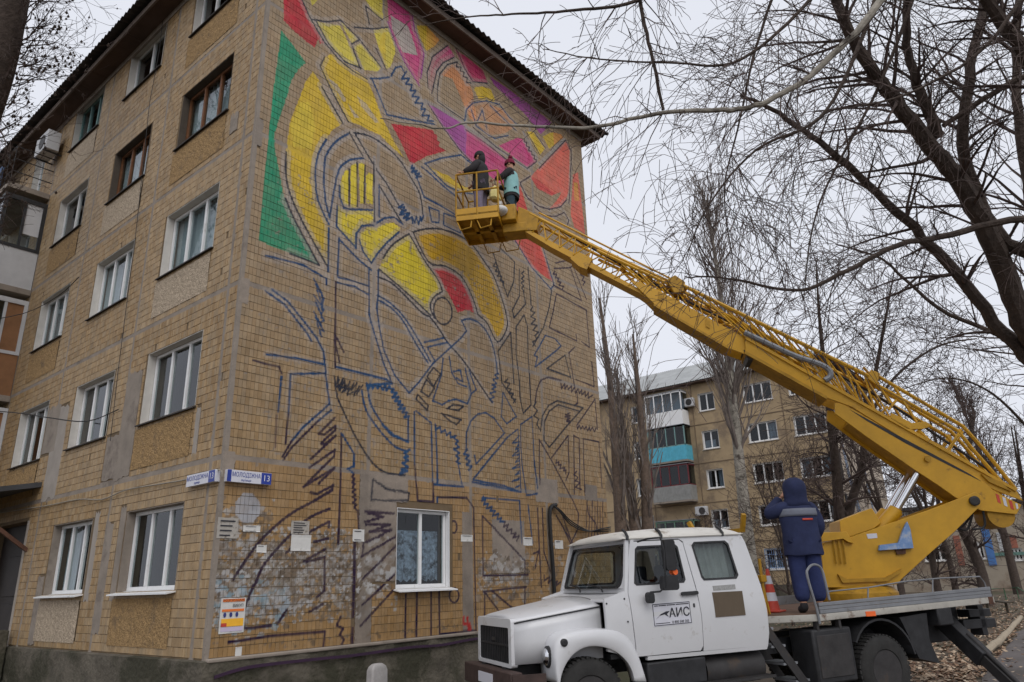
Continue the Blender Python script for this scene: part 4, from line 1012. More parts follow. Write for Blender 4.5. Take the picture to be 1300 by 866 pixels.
# air conditioner on the facade by the top balcony
a = at_x(72, 178, -.2)
ac = empty('air_conditioner', (-.02, 9.55, a[2] - .35))
MB().box(-.42, -.1, 0, .82, 0, .56).build('casing', M['bal_white'], ac, bevel=.02)
MB().lathe([(.2, 0), (.2, .012)], 20, lambda x, y, h_: (-.423 - h_, .32 + x, .28 + y)).build('fan_grille', M['dark'], ac)
for y in (.1, .7): MB().bar((0, y, -.03), (-.44, y, -.03), .03).build('bracket', M['black'], ac)
tag(ac, 'white air conditioner box bracketed under the eaves beside the top balcony', 'air conditioner')

# stone marker standing before the gable plinth
s = at_z(481, 885, 0.3)
mk = MB(); sx, sy = s[0], s[1]
Yk = -1.15; c = at_y(479, 845, Yk)
mk.loft([[(c[0] + dx * w, Yk + dy * w * .5, z) for dx, dy in ((-1, -1), (1, -1), (1, 1), (-1, 1))] for z, w in ((-.1, .15), (c[2] - .06, .14), (c[2] - .01, .12), (c[2] + .03, .07))])
M['marker'] = mat('stone_marker', S(150, 146, 144, K), 0.9, 0.2, 6, 0.4, 30)
tag(mk.build('stone_marker', M['marker'], None, bevel=.02), 'short pale stone marker post standing before the gable plinth', 'marker')
# ------------------------------------------------------------------ aerial lift truck
TAZ = math.radians(-28.9476)
TX = np.array([math.cos(TAZ), math.sin(TAZ), 0]); TY = np.array([-TX[1], TX[0], 0])
TD = np.array([3.0949, -4.6158, 0.0])
def TS(u, v, off=0.0):
    d = ray(u, v); t = ((TD - CAM) @ TY + off) / (d @ TY); q = CAM + t * d
    return ((q - TD) @ TX, q[2])
def to_truck(p): q = np.array(p) - TD; return (q @ TX, q @ TY, q[2])
truck = empty('aerial_lift_truck', TD, TAZ)
tag(truck, 'white crew cab truck carrying a yellow lattice boom lift, parked by the mural wall', 'truck')
SLP = 0.028
SH = lambda x, y, z: (x, y, z + SLP * x)
CW = 2.0
def ys(z):
    return .03 * max(0, (1.25 - z) / .4) ** 2 if z < 1.25 else (0.03 * ((z - 1.25) / .38) ** 2 if z < 1.63 else .03 + (z - 1.63) * .185)
near = lambda a, b, d: SH(a, ys(b) + d, b)
far = lambda a, b, d: SH(a, CW - ys(b) - d, b)
def T_(mb, name, m, parent=truck, **kw): return mb.build(name, m, parent, **kw)

cab = empty('cab', parent=truck)
W2 = [(1.14, 1.76), (1.17, 1.72), (1.70, 1.715), (1.745, 1.76), (1.70, 2.18), (1.65, 2.225), (1.14, 2.225), (1.09, 2.18)]
def dense(poly, n=5):
    o = []
    for (a, b), (c, d) in zip(poly, poly[1:] + poly[:1]):
        for k in range(n): o.append((a + (c - a) * k / n, b + (d - b) * k / n))
    return o
QP = [(1.04, .865), (2.07, .845), (2.10, 1.0), (2.105, 1.3), (2.075, 1.62), (1.99, 2.19), (1.96, 2.27), (1.90, 2.315), (.14, 2.315), (.13, 2.275), (.90, 2.275), (.965, 2.24), (1.025, 1.66), (1.045, 1.3)]
def wing(fn, side):
    MB().panel(dense(QP), [dense(W2, 2)], fn, 0, .03).build('side_panel', M['white_paint'], cab, smooth=True)
    g = MB(); 
    W2o = [(1.415 + (x - 1.415) * 1.0, 1.97 + (z - 1.97) * 1.0) for x, z in W2]; W2i = [(1.415 + (x - 1.415) * .91, 1.97 + (z - 1.97) * .9) for x, z in W2]
    g.panel(W2o, [W2i], fn, -.006, .02).build('window_seal', M['black'], cab)
    MB().prism(W2, fn, .012, .016).build('rear_window', M['glass'], cab)
wing(near, 0); wing(far, 1)
rows = [[near(x, z, .10 + .02 * math.sin(x * 60)) for x in np.linspace(1.1, 1.74, 40)] for z in np.linspace(1.72, 2.22, 5)]
M['cab_curtain'] = mat('cab_curtain', S(176, 172, 168), 0.95, 0.2, 4)
MB().sheet(rows).build('curtain', M['cab_curtain'], cab, smooth=True)
# doors
DR = [(.045, .885), (.99, .875), (1.03, .93), (1.035, 1.3), (1.012, 1.64), (.955, 2.22), (.90, 2.262), (.175, 2.262), (.13, 2.225), (-.005, 1.64), (.02, 1.2)]
DW = [(.10, 1.745), (.13, 1.715), (.85, 1.71), (.885, 1.75), (.865, 2.17), (.83, 2.205), (.245, 2.205), (.20, 2.17)]
for fn in (near, far):
    d = MB().panel(dense(DR), [dense(DW, 2)], fn, -.004, .03).build('door', M['white_paint'], cab, smooth=True)
    cx, cz = .5, 1.955
    MB().panel([(x, z) for x, z in DW], [[(cx + (x - cx) * .93, cz + (z - cz) * .9) for x, z in DW]], fn, -.008, .02).build('window_seal', M['black'], d)
    MB().prism(DW, fn, .012, .016).build('window', M['glass'], d)
    # seam shadow gap behind the door edge
    MB().panel([(x * 1.0 + (.012 if x > .5 else -.012), z + (.012 if z > 1.5 else -.012)) for x, z in DR], [[(.5 + (x - .5) * .95, 1.55 + (z - 1.55) * .95) for x, z in DR]], fn, .012, .02).build('door_gap', M['black'], d)
    if fn is near:
        x0, z0 = TS(865, 759); x1, z1 = TS(886, 757)
        h = MB().prism(rrect(x0, x1, 1.555, 1.60, .02), near, -.05, -.02); h.build('handle', M['black'], d, bevel=.008)
        MB().prism(rrect(.93, .955, 1.40, 1.45, .01), near, -.012, 0).build('lock', M['black'], d)
        # company plate on the door
        def lg(u, v, dd):
            x, z = TS(u, v); return (x, ys(z - SLP * x) + dd, z)
        a0, a1, b0, b1 = TS(829, 785)[0], TS(878, 785)[0], 1.21, 1.485
        pl = MB().prism([(a0, b0), (a1, b0), (a1, b1), (a0, b1)], near, -.0075, -.003).build('company_plate', M['white_sign'], d)
        e = .007
        MB().panel([(a0 + e, b0 + e), (a1 - e, b0 + e), (a1 - e, b1 - e), (a0 + e, b1 - e)], [[(a0 + 2.2 * e, b0 + 2.2 * e), (a1 - 2.2 * e, b0 + 2.2 * e), (a1 - 2.2 * e, b1 - 2.2 * e), (a0 + 2.2 * e, b1 - 2.2 * e)]], near, -.009, -.007).build('plate_border', M['ink'], d)
        tx = lambda u: a0 + (a1 - a0) * u; tz = lambda v: b0 + (b1 - b0) * v
        AX = (Vector((1, 0, SLP)), Vector((0, 0, 1)), Vector((0, -1, 0)))
        text_mesh('lettering', 'АИС', .15, M['ink'], d, basis(near(tx(.69), tz(.52), -.0095), *AX), .0006, xs=.98, bold=.008)
        text_mesh('lettering', '0 800 500 205', .046, M['ink'], d, basis(near(tx(.70), tz(.13), -.0095), *AX), .0006, xs=.95)
        for k, (u0, u1) in enumerate(((.06, .15), (.17, .36), (.38, .60), (.62, .96))): MB().prism([(tx(u0), tz(.87)), (tx(u1), tz(.87)), (tx(u1), tz(.91)), (tx(u0), tz(.91))], near, -.009, -.007).build('small_print', M['ink'], d)
        MB().prism([(tx(.05), tz(.11)), (tx(.42), tz(.11)), (tx(.42), tz(.14)), (tx(.05), tz(.14))], near, -.009, -.007).build('small_print', M['ink'], d)
        MB().prism([(tx(.06), tz(.3)), (tx(.2), tz(.52)), (tx(.34), tz(.62)), (tx(.44), tz(.63)), (tx(.36), tz(.5)), (tx(.4), tz(.38)), (tx(.3), tz(.5)), (tx(.17), tz(.46))], near, -.009, -.007).build('emblem', M['ink'], d)
# patches on the rear side panel
M['patch_brown'] = mat('patch_brown', S(92, 80, 66, K), 0.8, 0.08, 5)
M['label_grey'] = mat('label_grey', S(150, 150, 148), 0.7, 0.25, 40)
x0, x1 = TS(907, 770)[0], TS(945, 770)[0]
MB().prism([(x0, 1.255), (x1, 1.25), (x1 + .005, 1.555), (x0, 1.565)], near, -.008, .002).build('brown_patch', M['patch_brown'], cab)
MB().prism([(x0 + .03, 1.585), (x1 - .09, 1.585), (x1 - .09, 1.645), (x0 + .03, 1.645)], near, -.006, .002).build('grey_label', M['label_grey'], cab)
# A-pillar and cowl side
PIL = [(-.36, .98), (.035, .875), (.01, 1.2), (-.012, 1.64), (.12, 2.235), (.13, 2.315), (.085, 2.30), (-.055, 1.66), (-.36, 1.585)]
for fn in (near, far):
    MB().prism(dense(PIL, 3), fn, -.002, .045).build('pillar', M['white_paint'], cab, smooth=True)
for q in ((-.335, 1.53), (-.075, 1.57), (-.06, 1.30), (-.02, 1.0)):
    MB().lathe([(.011, 0), (.011, .008)], 8, lambda x, y, h: near(q[0] + x, q[1] + y, -h - .002)).build('bolt', M['black'], cab)
# roof
xs_ = [.045, .07, .12, .3, .7, 1.1, 1.5, 1.8, 1.9, 1.965, 1.99]; zo = [-.02, .03, .065, .10, .12, .125, .12, .10, .075, .03, -.03]
rows = []
for x, h in zip(xs_, zo):
    r = []
    for t in np.linspace(-1, 1, 21):
        y = CW / 2 + t * (CW / 2 - .145); z = 2.305 + h * (1 - abs(t) ** 6) + .012 * (1 - t * t)
        r.append(SH(x, y, z))
    rows.append(r)
M['roof_cream'] = mat('cab_roof_paint', S(214, 210, 202), 0.45, 0.08, 2, stain=S(150, 138, 122), sscale=3.5, sth=0.58)
MB().sheet(rows).build('cab_roof', M['roof_cream'], cab, smooth=True, solid=.012)
for fn in (near, far): MB().tube([fn(x, 2.305, -.012) for x in np.linspace(.10, 1.94, 12)], .016, 6).build('gutter', M['roof_cream'], cab, smooth=True)
for x in (.10, .62, 1.62):
    MB().tube([near(x, 2.29, -.02), near(x + .01, 2.33, -.02), SH(x + .03, .22, 2.39), SH(x + .05, .32, 2.425)], .02, 6).build('strap', M['black'], cab)
# windshield
def ws(y, s_, d): 
    t = (y / CW * 2 - 1)
    return SH(-.11 + .21 * s_ + .10 * t * t - .02 + d, y, 1.645 + .65 * s_)
HOL = dense(rrect(.17, CW - .17, .09, .90, .09), 1)
MB().panel(dense([(.05, -.02), (CW - .05, -.02), (CW - .14, 1.0), (.14, 1.0)], 12), [HOL], ws, 0, .05).build('windshield_frame', M['white_paint'], cab, smooth=True)
MB().panel(dense(rrect(.15, CW - .15, .07, .92, .1), 1), [dense(rrect(.20, CW - .2, .115, .875, .08), 1)], ws, -.008, .03).build('windshield_seal', M['black'], cab)
rows = [[ws(y, s_, .015) for y in np.linspace(.16, CW - .16, 16)] for s_ in np.linspace(.08, .91, 6)]
MB().sheet(rows).build('windshield', M['glass'], cab, smooth=True)
for y in (.45, 1.05):
    MB().tube([ws(y, .02, -.05), ws(y + .1, .1, -.03), ws(y + .48, .16, -.02)], .012, 5).build('wiper', M['black'], cab)
MB().prism([(-.37, 1.575), (-.04, 1.635), (-.04, 1.60), (-.37, 1.54)], lambda a, b, d: SH(a, d, b), .06, CW - .06).build('cowl', M['white_paint'], cab, bevel=.01)
MB().prism([(2.04, .86), (2.085, .86), (2.095, 1.3), (2.06, 1.63), (1.975, 2.22), (1.93, 2.30), (1.88, 2.3), (2.02, 1.63)], lambda a, b, d: SH(a, d, b), .14, CW - .14).build('rear_wall', M['white_paint'], cab, bevel=.02)
MB().prism([(-.3, .88), (2.05, .86), (2.05, .92), (-.3, .94)], lambda a, b, d: SH(a, d, b), .06, CW - .06).build('floor', M['black'], cab)
MB().prism([(-.10, 1.2), (.12, 1.2), (.10, 1.66), (-.06, 1.64)], lambda a, b, d: SH(a, d, b), .1, CW - .1).build('dashboard', M['black'], cab, bevel=.03)
M['seat'] = mat('seat_fabric', S(74, 74, 80, K), 0.95, 0.2, 8)
for y in (.28, 1.2):
    MB().box(.45, .95, y, y + .55, 1.1, 1.3).box(.88, 1.02, y, y + .55, 1.3, 1.95).xf(SH).build('seat', M['seat'], cab, bevel=.04)
MB().tube([SH(.3 + .05 * math.sin(a), .55 + .2 * math.cos(a), 1.62 + .19 * math.sin(a)) for a in np.linspace(0, 6.28, 20)], .014, 6).build('steering_wheel', M['black'], cab)
MB().prism([(.2, .875), (2.07, .845), (2.05, .80), (.2, .83)], near, .0, .06).build('sill', M['white_paint'], cab)

# hood, sides, grille
hood = MB(); rings = []
for x, hw, zt, ze, zl in ((-.355, .84, 1.60, 1.50, .95), (-.6, .79, 1.575, 1.475, .95), (-.9, .735, 1.535, 1.44, .95), (-1.2, .675, 1.495, 1.405, .95), (-1.4, .635, 1.46, 1.385, .95), (-1.455, .62, 1.435, 1.37, .95)):
    pr = []
    for t in np.linspace(-1, 1, 17):
        at_ = abs(t)
        pr.append(SH(x, 1 + hw * t, ze + (zt - ze) * (1 - at_ ** 3.2)))
    rings.append(pr)
hood.sheet(rings)
hd = hood.build('hood', M['white_paint'], truck, smooth=True, solid=.02)
rows = []
for fnn, s in ((1, -1), (1, 1)):
    r = MB(); R2 = []
    for x, hw, ze in ((-.355, .835, 1.485), (-.9, .73, 1.425), (-1.2, .67, 1.39), (-1.44, .615, 1.36)):
        R2.append([SH(x, 1 + s * hw * k, z) for z, k in ((ze, 1), (ze - .1, 1.012), (1.15, 1.02), (.9, 1.0))])
    r.sheet(R2).build('hood_side', M['white_paint'], truck, smooth=True, solid=.02)
    MB().tube([SH(x, 1 + s * (hw + .012), ze + .005) for x, hw, ze in ((-.36, .838, 1.488), (-.9, .733, 1.428), (-1.2, .673, 1.393), (-1.44, .618, 1.363))], .008, 5).build('hood_seam', M['black'], hd)
MB().tube([SH(-.357, 1 + t * .855, 1.505 + .1 * (1 - abs(t) ** 3.2)) for t in np.linspace(-1, 1, 15)], .008, 5).tube([SH(-.357, .152, 1.50), SH(-.35, .14, 1.18)], .008, 5).build('hood_seam', M['black'], hd)
gr = empty('grille', parent=truck)
fnX = lambda a, b, d: SH(d, a, b)
MB().panel(rrect(.375, 1.625, .86, 1.425, .05), [rrect(.47, 1.53, .905, 1.315, .03)], fnX, -1.485, -1.40).build('surround', M['white_paint'], gr, bevel=.012)
MB().prism(rrect(.46, 1.54, .9, 1.32, .03), fnX, -1.45, -1.43).build('backing', M['black'], gr)
for k in range(17): MB().box(-1.48, -1.45, .485 + k * .0645 - .011, .485 + k * .0645 + .011, .91, 1.31).xf(SH).build('slat', M['black'], gr)
MB().box(-1.482, -1.45, .48, 1.52, 1.10, 1.125).xf(SH).build('cross_slat', M['black'], gr)
MB().box(-1.487, -1.48, .93, 1.07, 1.15, 1.19).xf(SH).build('badge', M['dark'], gr)
FEN = [(-1.07, .72), (-1.09, 1.02), (-1.06, 1.15), (-.98, 1.215), (-.85, 1.238), (-.45, 1.248), (-.22, 1.215), (-.06, 1.11), (.06, .90), (.15, .60), (.06, .60), (-.03, .80), (-.14, .95), (-.32, 1.06), (-.62, 1.09), (-.84, 1.04), (-.955, .94), (-1.0, .72)]
for y0, y1 in ((-.035, .40), (CW - .40, CW + .035)):
    sg = 1 if y0 < 1 else -1; yo = y0 if y0 < 1 else y1
    OUT = smooth([(-1.07, .70), (-1.09, .90), (-1.085, 1.04), (-1.05, 1.15), (-.97, 1.215), (-.85, 1.238), (-.62, 1.248), (-.42, 1.24), (-.22, 1.205), (-.06, 1.10), (.05, .90), (.14, .60)], 3)
    ARC = [(-.62 + .43 * math.cos(a) * (1.0 if math.cos(a) < 0 else 1.35), .62 + .45 * math.sin(a)) for a in np.linspace(math.pi, 0.0, len(OUT))]
    rows = []
    for (ox, oz), (ax_, az_) in zip(OUT, ARC):
        cx_, cz_ = -.5, .75
        m1 = lambda k: (ax_ + (ox - ax_) * k, az_ + (oz - az_) * k)
        row = [(ax_, yo + sg * .09, az_), (ax_, yo + sg * .012, az_)]
        for k, dy in ((.10, 0.0), (.5, -.004), (.80, .004), (.92, .022), (.98, .05), (1.0, .09)):
            q = m1(k); row.append((q[0], yo + sg * dy, q[1]))
        row += [(ox, yo + sg * .25, oz + .004), (ox, yo + sg * .44, oz)]
        rows.append([SH(*q) for q in row])
    fd = MB().sheet(rows).build('fender', M['white_paint'], truck, smooth=True, solid=.012)
    MB().panel([(-1.06, .72), (-1.05, 1.05), (-.95, 1.18), (-.8, 1.2), (-.4, 1.2), (-.1, 1.08), (.0, .8)], [], lambda a, b, d: SH(a, d, b), yo + sg * .43, yo + sg * .45).build('inner_wall', M['black'], fd)
    yc = .175 if y0 < 1 else CW - .175
    hl = MB().lathe([(.118, 0), (.118, .03), (.10, .045)], 20, lambda x, y, h: SH(-1.075 - h, yc + x * .95, .975 + y * 1.05)).build('headlight', M['black'], truck)
    MB().lathe([(.095, .02), (.094, .05), (.07, .068), (.03, .078)], 20, lambda x, y, h: SH(-1.075 - h, yc + x * .95, .975 + y * 1.05)).build('lens', M['chrome'], hl, smooth=True)
    ys2 = -.045 if y0 < 1 else CW + .045; sg = -1 if y0 < 1 else 1
    ti = MB().lathe([(.045, -.02), (.045, .012), (.03, .02)], 14, lambda x, y, h: SH(-.97 + x, ys2 + sg * h, 1.135 + y)).build('turn_signal', M['black'], truck)
bp = MB().prism([(-1.60, .60), (-1.45, .60), (-1.45, .66), (-1.54, .67), (-1.54, .77), (-1.45, .78), (-1.45, .84), (-1.60, .84)], lambda a, b, d: SH(a, d, b), .12, CW - .12).build('bumper', M['bumper'], truck, bevel=.012)
for sg, y in ((1, .12), (-1, CW - .12)): MB().bar(SH(-1.575, y, .72), SH(-1.2, y - sg * .12, .72), .03, .2).build('bumper_end', M['bumper'], bp)
MB().box(-1.612, -1.60, .74, 1.26, .66, .78).xf(SH).build('number_plate', M['white_sign'], bp)
# wheels
def wheel(x, y0, y1, r, out=-1):
    w = empty('wheel', (x, 0, r), parent=truck); hw = (y1 - y0)
    fn = lambda a, b, h: (a, y0 + h if out < 0 else y1 - h, b)
    MB().lathe([(r * .56, .02), (r * .60, .0), (r * .80, -.005), (r * .93, .02), (r * .985, .05), (r, .09), (r, hw - .09), (r * .985, hw - .05), (r * .93, hw - .02), (r * .8, hw), (r * .56, hw - .02)], 44, fn).build('tyre', M['rubber'], w, smooth=True)
    t = MB()
    for k in range(44):
        a = 2 * math.pi * k / 44; c, s = math.cos(a), math.sin(a)
        for z0_, z1_ in ((.04, hw * .48), (hw * .52, hw - .04)):
            t.add([fn((r + e) * math.cos(a + q), (r + e) * math.sin(a + q), zz) for e in (-.012, .012) for q in (-.045, .045) for zz in (z0_, z1_)], [(0, 1, 3, 2), (4, 6, 7, 5), (0, 4, 5, 1), (2, 3, 7, 6), (0, 2, 6, 4), (1, 5, 7, 3)])
    t.build('tread', M['rubber'], w)
    MB().lathe([(r * .57, .01), (r * .575, .03), (r * .52, .045), (r * .50, .10 if out < 0 and y0 < .5 and x > 2 else .05), (r * .30, .13 if x > 2 else .03), (r * .22, .12 if x > 2 else -.01), (r * .2, .0 if x < 2 else .06), (.02, .0 if x < 2 else .06)], 32, fn).build('rim', M['dark'], w, smooth=True)
    for k in range(6):
        a = k * math.pi / 3; MB().lathe([(.018, .0), (.018, .06)], 6, lambda p, q, h: fn(r * .38 * math.cos(a) + p, r * .38 * math.sin(a) + q, (.06 if x > 2 else -.02) + h)).build('lug_nut', M['dark'], w)
RW_ = .455
wheel(-.62, .01, .26, RW_); wheel(-.62, CW - .26, CW - .01, RW_, 1)
wheel(4.08, .0, .24, RW_ + .01); wheel(4.08, .28, .52, RW_ + .01, 1); wheel(4.08, CW - .24, CW + .02, RW_ + .01, 1); wheel(4.08, CW - .52, CW - .28, RW_ + .01)
MB().tube([(-.62, .2, RW_), (-.62, CW - .2, RW_)], .07, 8).build('axle', M['black'], truck)
MB().tube([(4.08, .2, RW_), (4.08, CW - .2, RW_)], .1, 8).build('axle', M['black'], truck)
for y in (.56, CW - .68): MB().box(-1.5, 6.3, y, y + .12, .66, .86).xf(SH).build('frame_rail', M['black'], truck)
MB().box(.18, 1.05, .02, .5, .50, .80).xf(SH).build('step_box', M['black'], truck, bevel=.02)
MB().box(.22, 1.08, -.05, .2, .47, .505).xf(SH).build('step_plate', M['dark'], truck)
MB().tube([SH(1.12, .3, .6), SH(2.05, .3, .6)], .2, 18).build('fuel_tank', M['dark'], truck, smooth=True)
MB().box(1.1, 2.1, -.02, .4, .46, .49).xf(SH).build('tank_shelf', M['dark'], truck)
# ladder to the bed
lad = empty('ladder', parent=truck)
for y in (.12, .55): MB().bar(SH(2.12, y, 1.08), SH(2.72, y, .25), .03, .12).build('stringer', M['dark'], lad)
for k in range(4):
    t = k / 3.6 + .05; MB().box(-.12, .12, .12, .55, -.015, .015).xf(lambda x, y, z: SH(2.12 + .6 * t + x, y, 1.08 - .83 * t + z)).build('tread', M['grey_metal'], lad)
# bed
BSL = lambda x, y, z: (x, y, z + .031 * x)
M['bed_floor'] = mat('bed_floor', S(98, 76, 62, K), 0.9, 0.35, 3, 0.2)
M['bed_edge'] = mat('bed_edge_paint', S(168, 164, 156, 1.1), 0.7, 0.15, 4, 0.1, stain=S(96, 68, 50), sscale=5, sth=0.56)
BT = [(2.30, .42), (2.93, -.05), (6.47, -.05), (6.47, 2.15), (2.30, 2.15)]
MB().prism(BT, lambda a, b, d: BSL(a, b, d), 1.075, 1.165).build('bed', M['bed_edge'], truck, bevel=.008)
MB().prism([(2.36, .45), (2.95, .0), (6.42, .0), (6.42, 2.1), (2.36, 2.1)], lambda a, b, d: BSL(a, b, d), 1.16, 1.175).build('bed_floor', M['bed_floor'], truck)
rl = empty('side_rail', parent=truck)
for k in range(3): MB().box(2.97, 6.44, -.05 + .006 * (k % 2), -.015, 1.167 + k * .05, 1.214 + k * .05).xf(BSL).build('rail_board', M['grey_metal'], rl, bevel=.005)
MB().box(2.97, 6.44, 2.115, 2.15, 1.167, 1.31).xf(BSL).build('rail_board', M['grey_metal'], rl)
tr = lambda u, v, off: (TS(u, v, off)[0], off, TS(u, v, off)[1])
MB().tube([tr(u, v, -.06) for u, v in smooth([(1041, 792), (1036, 770), (1025, 732), (1026, 722), (1032, 717), (1040, 719), (1045, 728), (1053, 762)], 4)], .018, 7).build('grab_loop', M['grey_metal'], truck, smooth=True)
MB().tube([tr(u, v, .05) for u, v in [(1052, 751), (1102, 746), (1150, 738), (1195, 734), (1244, 732), (1250, 740), (1254, 752)]], .011, 5).build('thin_rail', M['grey_metal'], truck)
for u, v0, v1 in ((1102, 746, 762), (1184, 735, 752)): MB().tube([tr(u, v0, .05), tr(u, v1, .05)], .012, 5).build('thin_post', M['grey_metal'], truck)
a = TS(1105, 779, -.05); MB().box(a[0] - .09, a[0] + .09, -.06, -.045, a[1] - .035, a[1] + .03).build('side_marker', M['orange'], truck)
a = TS(1259, 762, -.05); MB().box(a[0] - .07, a[0] + .03, -.056, -.03, a[1] - .06, a[1] + .05).build('rear_corner', M['rust'], truck)
# tool box, mudguard, mud flap
tb = MB().box(2.80, 3.50, -.02, .45, .28, .98).xf(SH).build('tool_box', M['black'], truck, bevel=.03)
MB().box(2.86, 3.44, -.03, -.015, .36, .9).xf(SH).build('lid', M['dark'], tb, bevel=.01)
for x in (2.9, 3.3): MB().box(x, x + .04, -.02, .05, .95, 1.1).xf(BSL).build('hanger', M['dark'], tb)
MB().prism([(4.08 + .60 * math.cos(a), RW_ + .10 + .60 * math.sin(a)) for a in np.linspace(.15, 2.6, 12)] + [(4.08 + .57 * math.cos(a), RW_ + .10 + .57 * math.sin(a)) for a in np.linspace(2.6, .15, 12)], lambda a, b, d: (a, d, b), .0, .56).build('mudguard', M['black'], truck)
P = [TS(u, v, .05) for u, v in ((1174, 778), (1178, 812), (1191, 842), (1165, 836), (1148, 800), (1140, 784))]
MB().prism(P, lambda a, b, d: (a, d, b), .02, .56).build('mud_flap', M['black'], truck)
MB().box(4.6, 6.3, .5, 1.5, .55, 1.15).xf(SH).build('support_frame', M['black'], truck, bevel=.02)
# outriggers
for near_side in (True, False):
    og = empty('outrigger', parent=truck)
    e = to_truck(at_z(1296, 880, .12)); st = to_truck(at_y(1185, 776, (TD + TX * 5.3 + TY * .25)[1]))
    if not near_side: e = (e[0], 2.1 - e[1], e[2]); st = (st[0], 2.1 - st[1], st[2])
    stv, ev = Vector(st), Vector(e)
    mid = stv.lerp(ev, .62)
    MB().bar(stv, mid, .20, .24).build('housing', M['black'], og, bevel=.015)
    MB().bar(stv.lerp(ev, .5), ev, .12, .15).build('slide', M['dark'], og, bevel=.01)
    MB().tube([stv.lerp(ev, .45) + Vector((0, 0, .16)), ev + Vector((0, 0, .12))], .035, 10).build('piston', M['dark'], og, smooth=True)
    MB().box(ev.x - .2, ev.x + .2, ev.y - .2, ev.y + .2, 0, .07).build('foot_plate', M['rust'], og)
MB().box(5.2, 5.5, -.05, 2.15, .85, 1.1).xf(SH).build('outrigger_beam', M['black'], truck, bevel=.02)
# rear lamp bracket
rb = empty('rear_lamps', parent=truck)
for (u0, v0), (u1, v1) in (((1237, 768), (1252, 806)), ((1226, 774), (1255, 782)), ((1219, 787), (1262, 796))):
    p0, p1 = TS(u0, v0, .35), TS(u1, v1, .35); MB().box(p0[0], p1[0], .30, .52, p1[1], p0[1]).build('lamp_plate', M['black'], rb, bevel=.008)
# mirrors
mr = empty('mirror', parent=truck)
def mbox(u0, v0, u1, v1, off, name, m):
    p0, p1 = TS(u0, v0, off), TS(u1, v1, off); MB().prism(rrect(p0[0], p1[0], p1[1], p0[1], .04), lambda a, b, d: (a, d, b), off - .02, off + .07).build(name, m, mr, bevel=.02)
mbox(842, 685, 859, 724, -.22, 'mirror_head', M['black']); mbox(840, 731, 862, 749, -.22, 'mirror_head', M['black']); mbox(822, 752, 831, 766, -.12, 'small_mirror', M['black'])
MB().tube([tr(809, 688, -.02), tr(822, 684, -.15), tr(838, 682, -.22), tr(843, 700, -.24), tr(845, 745, -.24), tr(838, 751, -.18), tr(826, 752, -.08), tr(822, 756, -.02)], .013, 6).build('mirror_arm', M['black'], mr, smooth=True)
mbox(853, 722, 860, 730, -.20, 'repeater', M['orange'])

# ------------------------------------------------------------------ turret, boom and basket share the slewing frame
BT_ = TD + TX * 4.75 + TY * 1.0
BB = at_y(640, 290, -1.2)
bd = BB - BT_; bd[2] = 0; bd /= np.linalg.norm(bd); bn = np.array([-bd[1], bd[0], 0])
BAZ = math.atan2(bd[1], bd[0])
def BP(u, v, off=0.0):
    d = ray(u, v); t = ((BT_ - CAM) @ bn + off) / (d @ bn); q = CAM + t * d
    return (float((q - BT_) @ bd), float(q[2]))
def B3(u, v, off, off2=None):
    s_, z = BP(u, v, off); return (s_, off if off2 is None else off2, z)
def boom_world(s_, n, z): return BT_ + bd * s_ + bn * n + np.array((0, 0, z))
bl = to_truck(BT_)
def slew(name):
    o = empty(name, (bl[0], bl[1], 0), BAZ - TAZ, truck); return o
fnB = lambda a, b, d: (a, d, b)
def plate(px, off, w, name, m, parent, inner=None, **kw):
    """outline seen on the near side; plate from off to off - w"""
    return MB().prism([BP(u, v, off) for u, v in px], fnB, off, off - w).build(name, m, parent, **kw)
Y_, YD = M['yellow'], M['yellow_dirty']
tu = slew('turret')
TP = [(1046, 746), (1043, 700), (1046, 689), (1079, 682), (1108, 672), (1180, 647), (1238, 625), (1246, 629), (1247, 640), (1212, 675), (1180, 703), (1145, 735), (1139, 742), (1080, 746)]
plate(TP, .42, .03, 'side_plate', Y_, tu, bevel=.006)
MB().prism([BP(u, v, .42) for u, v in TP], fnB, -.39, -.42).build('side_plate', Y_, tu)
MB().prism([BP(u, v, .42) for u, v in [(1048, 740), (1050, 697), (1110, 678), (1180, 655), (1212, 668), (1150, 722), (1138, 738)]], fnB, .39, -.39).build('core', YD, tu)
plate([(1066, 661), (1107, 645), (1119, 664), (1110, 671), (1079, 682), (1068, 684)], .36, .72, 'top_cover', Y_, tu, bevel=.01)
plate([(1043, 676), (1075, 675), (1084, 690), (1076, 688), (1070, 684), (1043, 688)], .50, .2, 'flange', Y_, tu, bevel=.008)
for u in (1058, 1064, 1070): MB().tube([B3(u, 686, .46), B3(u + 4, 716, .46)], .013, 6).build('hose_guard', YD, tu)
plate([(1064, 729), (1075, 735), (1125, 733), (1145, 722), (1143, 727), (1127, 738), (1070, 740)], .47, .06, 'ledge', YD, tu)
p = BP(1100, 752); MB().lathe([(.62, 1.30), (.62, 1.48), (.55, 1.56), (.4, 1.6)], 32, None).build('slew_ring', YD, tu, smooth=True)
plate([(1100, 678), (1113, 677), (1114, 683), (1102, 684)], .425, .004, 'data_plate', M['white_sign'], tu)
M['step_blue'] = mat('step_blue', S(116, 146, 190), 0.6, 0.25, 6, stain=S(170, 176, 186), sscale=6, sth=0.5)
plate([(1116, 699), (1117, 692), (1141, 689), (1147, 672), (1152, 662), (1156, 672), (1160, 696)], .50, .07, 'fold_step', M['step_blue'], tu, bevel=.006)
plate([(1137, 698), (1150, 697), (1150, 703), (1139, 704)], .46, .04, 'step_bracket', M['rust'], tu)
s0, z0 = BP(1237, 636, .44)
MB().lathe([(.075, 0), (.075, .07), (.05, .08)], 16, lambda x, y, h: (s0 + x, .40 + h, z0 + y)).build('pivot_pin', M['dark'], tu)
